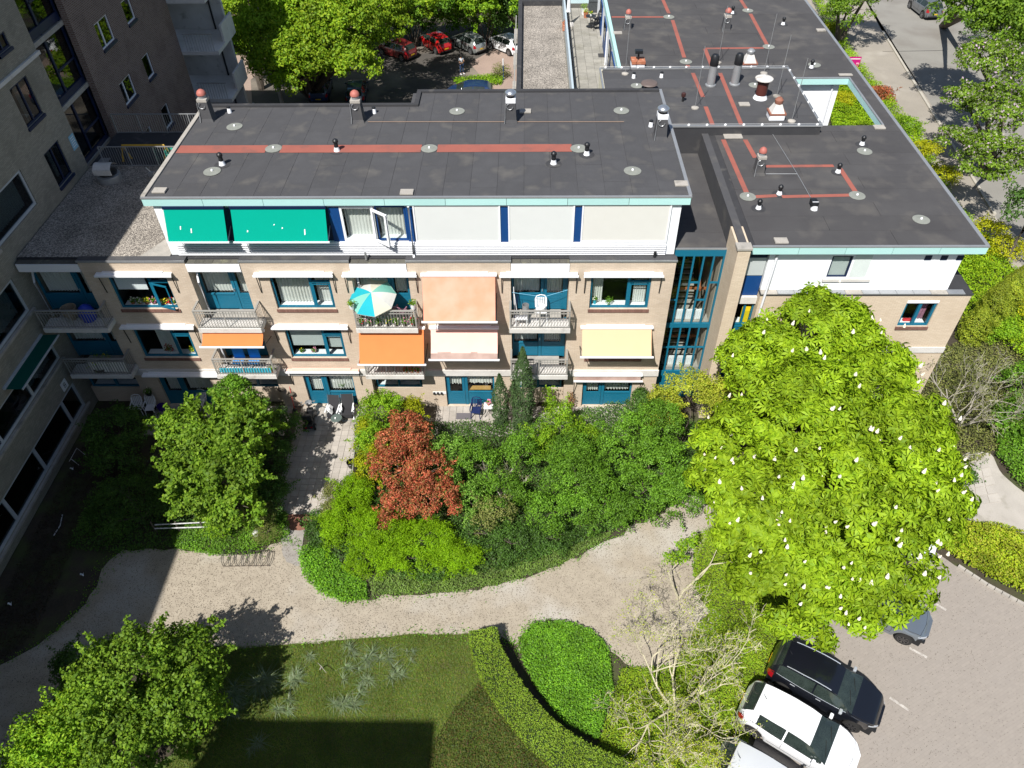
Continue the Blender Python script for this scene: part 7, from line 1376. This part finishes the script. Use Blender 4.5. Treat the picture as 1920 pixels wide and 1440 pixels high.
# slatted screen, basket and black pot beside the paved path
t = thing('slatted_screen', 'small dark slatted wooden screen between the paved path and the red shrub', 'fence', P0(672, 915)); p = Vector(P0(668, 915)); q_ = Vector(P0(672, 868)); d = (q_ - p)
for k in range(9): a = p + d * (k / 8); MB().box(a.x - .012, a.x + .012, a.y - .045, a.y + .045, .02, 1.0).build('slat', WOODG, t)
MB().tube([p + Vector((0, 0, 1.02)), q_ + Vector((0, 0, 1.02))], .025, 5).build('top_rail', RAIL, t)
for i, (a, b, r_, l) in enumerate(((664, 905, .24, 'round black wire basket at the foot of the slatted screen'), (664, 875, .2, 'black pot behind the slatted screen, beside the paved path'))):
    p = Vector(P0(a - 4, b)); tag(MB().lathe(p, [(r_ * .7, 0), (r_, .32), (r_ * .93, .33), (r_ * .65, .03)], 18).build('basket', BLACKP if i else METAL, None), l, 'basket')
# balcony life
def bz(px, py, z): p = at(px, py, z=z); return (p.x, p.y, z)
# parasol balcony (second recess, top storey)
pb = Vector((-5.75, -.18, 5.43)); t = thing('parasol', 'open parasol with turquoise, mint and cream panels on the top balcony', 'parasol', pb); ctr = Vector(at(697, 552, y=-.25)); MB().tube([Vector((ctr.x, ctr.y, 5.43)), ctr + Vector((0, 0, .14))], .022, 8).build('pole', WPLAS, t)
PC = [fabric_mat('parasol_' + n_, c_, None, .35) for n_, c_ in (('turquoise', (.03, .50, .60)), ('cream', (.78, .74, .60)), ('mint', (.25, .62, .52)), ('white', (.78, .78, .74)))]
tilt = Matrix.Rotation(R(14), 3, 'X')
for k in range(8):
    a0, a1 = 2 * math.pi * k / 8 + .2, 2 * math.pi * (k + 1) / 8 + .2; g = MB()
    def f(u, v):
        r_ = .98 * v; a = a0 + (a1 - a0) * u; e0, e1 = Vector((math.cos(a0), math.sin(a0), 0)), Vector((math.cos(a1), math.sin(a1), 0)); d = e0.lerp(e1, u) * r_; z = .12 - .34 * v * v - .02 * math.sin(math.pi * u) * v; return tuple(ctr + tilt @ Vector((d.x, d.y, z)))
    g.grid(f, 4, 6).build('canopy_panel', PC[(2, 1, 3, 0, 2, 0, 1, 3)[k]], t)
    h_ = MB(); h_.quad(*[tuple(ctr + tilt @ Vector(v)) for v in ((.98 * math.cos(a0), .98 * math.sin(a0), -.22), (.98 * math.cos(a1), .98 * math.sin(a1), -.22), (.97 * math.cos(a1), .97 * math.sin(a1), -.28), (.97 * math.cos(a0), .97 * math.sin(a0), -.28))]).build('valance', PC[3], t)
for k in range(7): flowers(('red and white', 'pink', 'white', 'yellow', 'white', 'pink', 'red')[k] + ' flowers behind the parasol balcony railing' + (', at its left end', ', second from the left', ', third from the left', ', in the middle', ', third from the right', ', second from the right', ', at its right end')[k], (-6.55 + k * .36, -.52, 5.44), .15, (RPETAL, PPETAL, PETAL, YPETAL, PETAL, PPETAL, RPETAL)[k], 9, WOODG, .2, group='flower boxes behind the parasol balcony railing')
for i, px in enumerate((660, 775)): p = at(px, 578, y=-.8); t = flowers(('left', 'right')[i] + ' white pot with a small green plant hung on the parasol balcony rail', tuple(p), .16, None, pot=WPLAS, ph=.22, leafm=FRESH, group='white pots on the parasol balcony rail')
plastic_chair('mauve chair under the parasol on the top balcony', mat('mauve_plastic', (.25, .12, .17), rough=.5), (-4.95, .0, 5.425), R(160), .85)
# right balcony: white chair, bin, stool, airer line
plastic_chair('white plastic armchair on the top right balcony in front of the door', WPLAS, (.93, .0, 5.425), R(4), .98, arms=False)
tag(MB().lathe((.93, -.02, 5.86), [(.15, 0), (.17, .22), (.155, .22), (.14, .02)], 16).build('basin', WPLAS, smooth=True), 'white basin sitting on the plastic chair of the right balcony', 'basin')
tag(MB().lathe((.27, -.05, 5.425), [(.13, 0), (.14, .75), (.125, .75), (.12, .05)], 18).build('bin', METAL, smooth=True), 'tall grey metal bin on the right balcony beside the white chair', 'bin')
t = thing('stool', 'low white plastic table at the railing of the right balcony', 'table', (.1, -.45, 5.425)); MB().box(-.15, .35, -.6, -.3, 5.8, 5.83).build('table_top', WPLAS, t)
for x in (-.12, .32):
    for y in (-.57, -.33): MB().box(x - .02, x + .02, y - .02, y + .02, 5.425, 5.8).build('leg', WPLAS, t)
t = tag(MB().tube([(-.3, .1, 6.7), (1.0, .05, 6.5), (2.0, .2, 6.75)], .008, 4).build('clothes_line', mat('blue_cord', (.2, .5, .7), rough=.6)), 'pale blue washing line strung across the top right balcony', 'line')
t = thing('clothes_airer', 'folded blue and white clothes airer at the left of the right balcony', 'airer', (-.1, .1, 5.425)); MB().tube([(-.18, .1, 5.43), (-.22, .2, 6.9)], .02, 5).tube([(-.05, -.05, 5.43), (-.2, .18, 6.6)], .012, 5).build('leg', WPLAS, t); MB().tube([(-.2, .0, 5.43), (-.05, .25, 6.4)], .012, 5).build('brace', NAVYP, t)
# blue sun chairs on the lower left balcony
for i, x in enumerate((-12.45, -11.75)):
    t = thing('lounge_chair', ('left', 'right')[i] + ' bright blue lounge chair under the orange awning', 'chair', (x, -.1, 2.725), 'blue chairs on the balcony'); MB().box(x - .24, x + .24, -.4, .0, 3.08, 3.13).build('seat', BLUEP if False else mat('bright_blue_cloth', (.02, .28, .75), rough=.7), t); MB().box(x - .24, x + .24, .0, .05, 3.08, 3.75).build('backrest', MATS['bright_blue_cloth'], t)
    for a in (-.22, .22): MB().tube([(x + a, -.4, 2.73), (x + a, .1, 3.1)], .015, 5).tube([(x + a, .1, 2.73), (x + a, -.4, 3.1)], .015, 5).build('leg', ALU, t)
flowers('small green plant in the right corner of the turquoise-screened balcony', (-10.95, -.5, 2.73), .16, RPETAL, 3, TERRA)
for i, x in enumerate((-5.0, -4.75, -4.5)): flowers(('left', 'middle', 'right')[i] + ' red-flowered pot behind the railing under the big orange awning', (x, -.5, 2.73), .12, RPETAL, 14, TERRA, .12, group='red pots on the lower balcony')
plastic_chair('white chair under the big orange awning on the lower balcony', WPLAS, (-5.7, -.25, 2.725), R(180), .85)
# shaded corner balconies
tag(MB().lathe((-18.9, -.1, 5.43), [(.1, 0), (.3, .35), (.33, .62), (.28, .62), (.2, .2)], 14).build('basket', mat('wicker', (.3, .24, .17), (.2, .16, .11), scale=20, rough=.9)), 'large wicker basket on the upper corner balcony in the shade', 'basket')
tag(MB().lathe((-18.2, -.1, 5.43), [(.28, 0), (.35, .3), (.28, .6), (.1, .75), (0, .78)], 12).build('cushion_bag', BLUEP, smooth=True), 'blue covered bundle on the upper corner balcony in the shade', 'bundle')
flowers('mass of leafy plants spilling over the lower corner balcony', (-18.6, -.35, 2.73), .55, YPETAL, 6, WOODG, .25, leafm=FRESH)
for i in range(4): x = -18.9 + i * .42; tag(MB().box(x, x + .38, -.64, -.6, 2.85, 3.4).build('screen_cloth', CURT), ('leftmost', 'second from left', 'second from right', 'rightmost')[i] + ' pale cloth panel tied behind the lower corner balcony railing', 'cloth', 'cloth panels on the corner balcony')
# things on the window sills
SP = [(-16.3, .3, 'white blooms'), (-16.0, .3, 'white blooms'), (-15.7, .3, 'pale yellow blooms'), (-15.4, .3, 'pink blooms'), (-14.95, .25, 'yellow blooms'), (-14.7, .3, 'red blooms'), (-14.45, .25, 'white and yellow blooms')]
for i, (x, y, l) in enumerate(SP): flowers(l + ' in the open top left window, ' + ('at the far left', 'second along', 'third along', 'just left of the mullion', 'just right of the mullion', 'middle of the sash', 'at the far right')[i], (x, y, 5.965), .13, (PETAL, PETAL, YPETAL, PPETAL, YPETAL, RPETAL, PETAL)[i], 26, TERRA, .1, group='flowers in the top left window')
flowers('red and cream bouquet behind the lower left window', (-15.65, .33, 3.175), .2, RPETAL, 22, WPLAS, .12, leafm=OLIVE); flowers('sunflower-yellow plant at the right of the lower left window', (-14.6, .33, 3.175), .15, YPETAL, 9, WPLAS, .1, leafm=FRESH)
flowers('pink posy on the sill under the grey blind', (-9.15, .3, 3.175), .11, PPETAL, 14, WPLAS, .08); flowers('small lime plant on the sill under the grey blind', (-9.7, .3, 3.175), .08, YPETAL, 6, WPLAS, .08)
flowers('blue vase with white orchids at the left of the top right window', (3.15, .3, 5.965), .1, PETAL, 12, TURQ, .2); flowers('leafy houseplant in the middle of the top right window', (3.75, .32, 5.965), .2, None, pot=WPLAS, ph=.08, leafm=MID); flowers('houseplant behind the glass by the patio door', (-8.3, .45, .87), .16, None, pot=WPLAS, ph=.08, leafm=MID)
tag(MB().box(-2.4, -1.35, .25, .5, .87, .9).build('table_board', mat('honey_wood', (.45, .27, .09), rough=.5)), 'honey-coloured wooden board behind the middle patio window', 'board')
t = tag(MB().box(9.25, 9.6, .05, .09, sz(610, 1385), sz(580, 1392)).build('surfboard', mat('yellow_board', (.8, .6, .02), rough=.4), bevel=.02), 'yellow board standing behind the narrow window beside the brick fin', 'board')
tag(MB().box(o[0] if False else at(1690, 602, y=.0).x, at(1712, 602, y=.0).x, -.1, .02, at(1690, 606, y=0).z, at(1690, 596, y=0).z).build('red_cushion', mat('red_cloth', (.55, .02, .03), rough=.8), bevel=.03), 'red cushion behind the brick-floor window of the wing', 'cushion')
# roof terrace furniture
zt = ZT + .025
def pt(px, py): return Vector(at(px, py, z=zt))
for i, (a, b, r_, pm, lm, l) in enumerate(((1095, 27, .3, WPLAS, FRESH, 'leafy plant in a pale pot on the roof terrace'), (1098, 33, .22, TERRA, YELL, 'plant in a terracotta pot on the roof terrace'))): p = pt(a, b); flowers(l, tuple(p), r_, None, pot=pm, ph=.35, leafm=lm)
p = pt(1065, 48); t = thing('closed_parasol', 'closed white parasol standing in its base on the roof terrace', 'parasol', p); MB().box(p.x - .35, p.x + .35, p.y - .3, p.y + .3, p.z, p.z + .12).build('base', CONCW, t); MB().tube([p, p + Vector((0, 0, 2.6))], .025, 6).build('pole', BLACKP, t); MB().lathe(p, [(.16, .9), (.13, 1.1), (.09, 1.8), (.03, 2.6)], 10).build('folded_canopy', WPLAS, t)
p = pt(1107, 50); t = thing('bistro_table', 'round black wire table on the roof terrace with a white flower pot', 'table', p); MB().lathe(p, [(0, .68), (.35, .68), (.35, .7), (0, .7)], 18, cap=False).build('table_top', BLACKP, t); MB().tube([p, p + Vector((0, 0, .68))], .03, 6).build('leg', BLACKP, t); MB().lathe(p, [(.28, 0), (.3, .03), (.05, .1)], 12).build('foot', BLACKP, t)
flowers('white flower pot on the round terrace table', (p.x, p.y, p.z + .7), .12, YPETAL, 6, WPLAS, .14)
for i, (a, b, rz) in enumerate(((1118, 46, -60), (1116, 55, 200))): plastic_chair('black wire chair on the roof terrace, ' + ('behind the round table' if i == 0 else 'in front of the round table'), BLACKP, pt(a, b), R(rz), .9, group='wire chairs on the terrace')
p = pt(1117, 20); t = thing('storage_box', 'dark grey lidded storage box against the terrace wall', 'box', p); MB().box(p.x - .5, p.x + .5, p.y - .4, p.y + .4, p.z, p.z + .7).build('body', mat('graphite_plastic', (.05, .055, .06), rough=.6), t); MB().box(p.x - .53, p.x + .53, p.y - .43, p.y + .43, p.z + .7, p.z + .78).build('lid', MATS['graphite_plastic'], t)
p = pt(1132, 104); tag(MB().box(p.x - .35, p.x + .3, p.y - .3, p.y + .3, ZT + .026, ZT + .04).build('door_mat', mat('dark_mat', (.05, .05, .05), rough=1)), 'dark mat at the blue door on the roof terrace', 'mat')
p = pt(1060, 55); t = thing('planter_box', 'wooden planter with red flowers against the terrace railing', 'planter', p); MB().box(p.x - .2, p.x + .2, p.y - .3, p.y + .3, p.z, p.z + .35).build('body', TERRA, t); P, N = blob_points((p.x, p.y, p.z + .45), (.22, .3, .2), 150, 3, shell=.6); leaf_obj('foliage', P, N, RED, .08, t)
# end wall of the terrace and cream awning beside the gravel roof
tag(MB().box(txr + .3, xt - .2, 33.2, 33.4, ZT, ZT + 1.1).build('terrace_end_screen', mat('pale_blue_glass', (.5, .65, .68), rough=.3)), 'pale blue screen closing the far end of the roof terrace', 'screen')
t = thing('awning', 'cream awning projecting over the rear entrance beside the gravel roof', 'awning', (tx0 - .6, 17.5, 5)); y0, y1 = 16.2, 19.6; g = MB(); g.grid(lambda u, v: (tx0 - .05 - 1.35 * v, y0 + (y1 - y0) * u, 6.3 - 1.2 * v), 4, 4); g.build('awning_cloth', fabric_mat('pale_cream_cloth', (.72, .66, .45), None, .2), t); MB().box(tx0 - 1.43, tx0 - 1.38, y0, y1, 5.05, 5.12).build('front_bar', WPLAS, t)
# entrance board at the pavement
p = at(1603, 136, z=0); base = Vector((p.x - .1, p.y, 0)); t = thing('sign_board', 'magenta information board with white lettering beyond the wing roof', 'sign', base); MAG = mat('magenta_board', (.50, .01, .18), rough=.4)
TL, TR = at(1592, 107, y=base.y), at(1616, 107, y=base.y); zt_, zb_ = TL.z, TL.z - 1.35; MB().box(TL.x, TR.x, base.y, base.y + .06, zb_, zt_).build('board', MAG, t)
for x in (TL.x + .03, TR.x - .03): MB().box(x - .03, x + .03, base.y + .062, base.y + .12, 0, zt_).build('post', METAL, t)
W_ = TR.x - TL.x
def txt(s, x, z, size, parent, y, m=WPLAS):
    c = bpy.data.curves.new('text', 'FONT'); c.body = s; c.size = size; o = bpy.data.objects.new('tmp', c); COL.objects.link(o); dg = bpy.context.evaluated_depsgraph_get(); me = bpy.data.meshes.new_from_object(o.evaluated_get(dg)); bpy.data.objects.remove(o); me.transform(Matrix.Rotation(R(90), 4, 'X')); me.materials.append(m); q = link('lettering', me, Vector((x, y, z)), parent); return q
for (u, z, w_) in ((.06, .13, .88), (.06, .34, .3), (.06, .48, .42)): MB().box(TL.x + W_ * u, TL.x + W_ * (u + w_), base.y - .008, base.y - .002, zt_ - z - .05, zt_ - z + .02).build('lettering', WPLAS, t)
for z in (.5, .8): 
    for k in range(3): MB().box(TL.x + W_ * (.72 + .07 * k), TL.x + W_ * (.77 + .07 * k), base.y - .008, base.y - .002, zt_ - z - .07 + .02 * (k % 2), zt_ - z + .05).build('symbol', mat('pink_print', (.8, .5, .6), rough=.5), t)
for z in (.62, .95): MB().box(TL.x + .03, TR.x - .03, base.y - .008, base.y - .002, zt_ - z - .008, zt_ - z).build('divider', MATS['pink_print'], t)
# small blue post and planting strip behind the rear building
p = at(944, 150, z=0); t = thing('marker_post', 'slim blue marker post beside the cream awning', 'post', (p.x, p.y, 0)); MB().tube([(p.x, p.y, 0), (p.x, p.y, 1.2)], .04, 6).build('post', BLUE, t); MB().tube([(p.x, p.y, 1.2), (p.x, p.y, 1.7)], .05, 6).build('cap', WPLAS, t)
cover('grass_verge', '', [(848, 150), (925, 142), (945, 148), (940, 160), (860, 165)], FRESH, 500, .12, .25, 66)
b_ = at(940, 145, z=0); P, N = blob_points((b_.x, b_.y, .5), (.8, .7, .7), 900, 5, shell=.8); t = thing('grassy_bush', 'wispy green bush beside the blue marker post', 'bush', (b_.x, b_.y, 0)); leaf_obj('foliage', P, N, OLIVE, .2, t, .2)
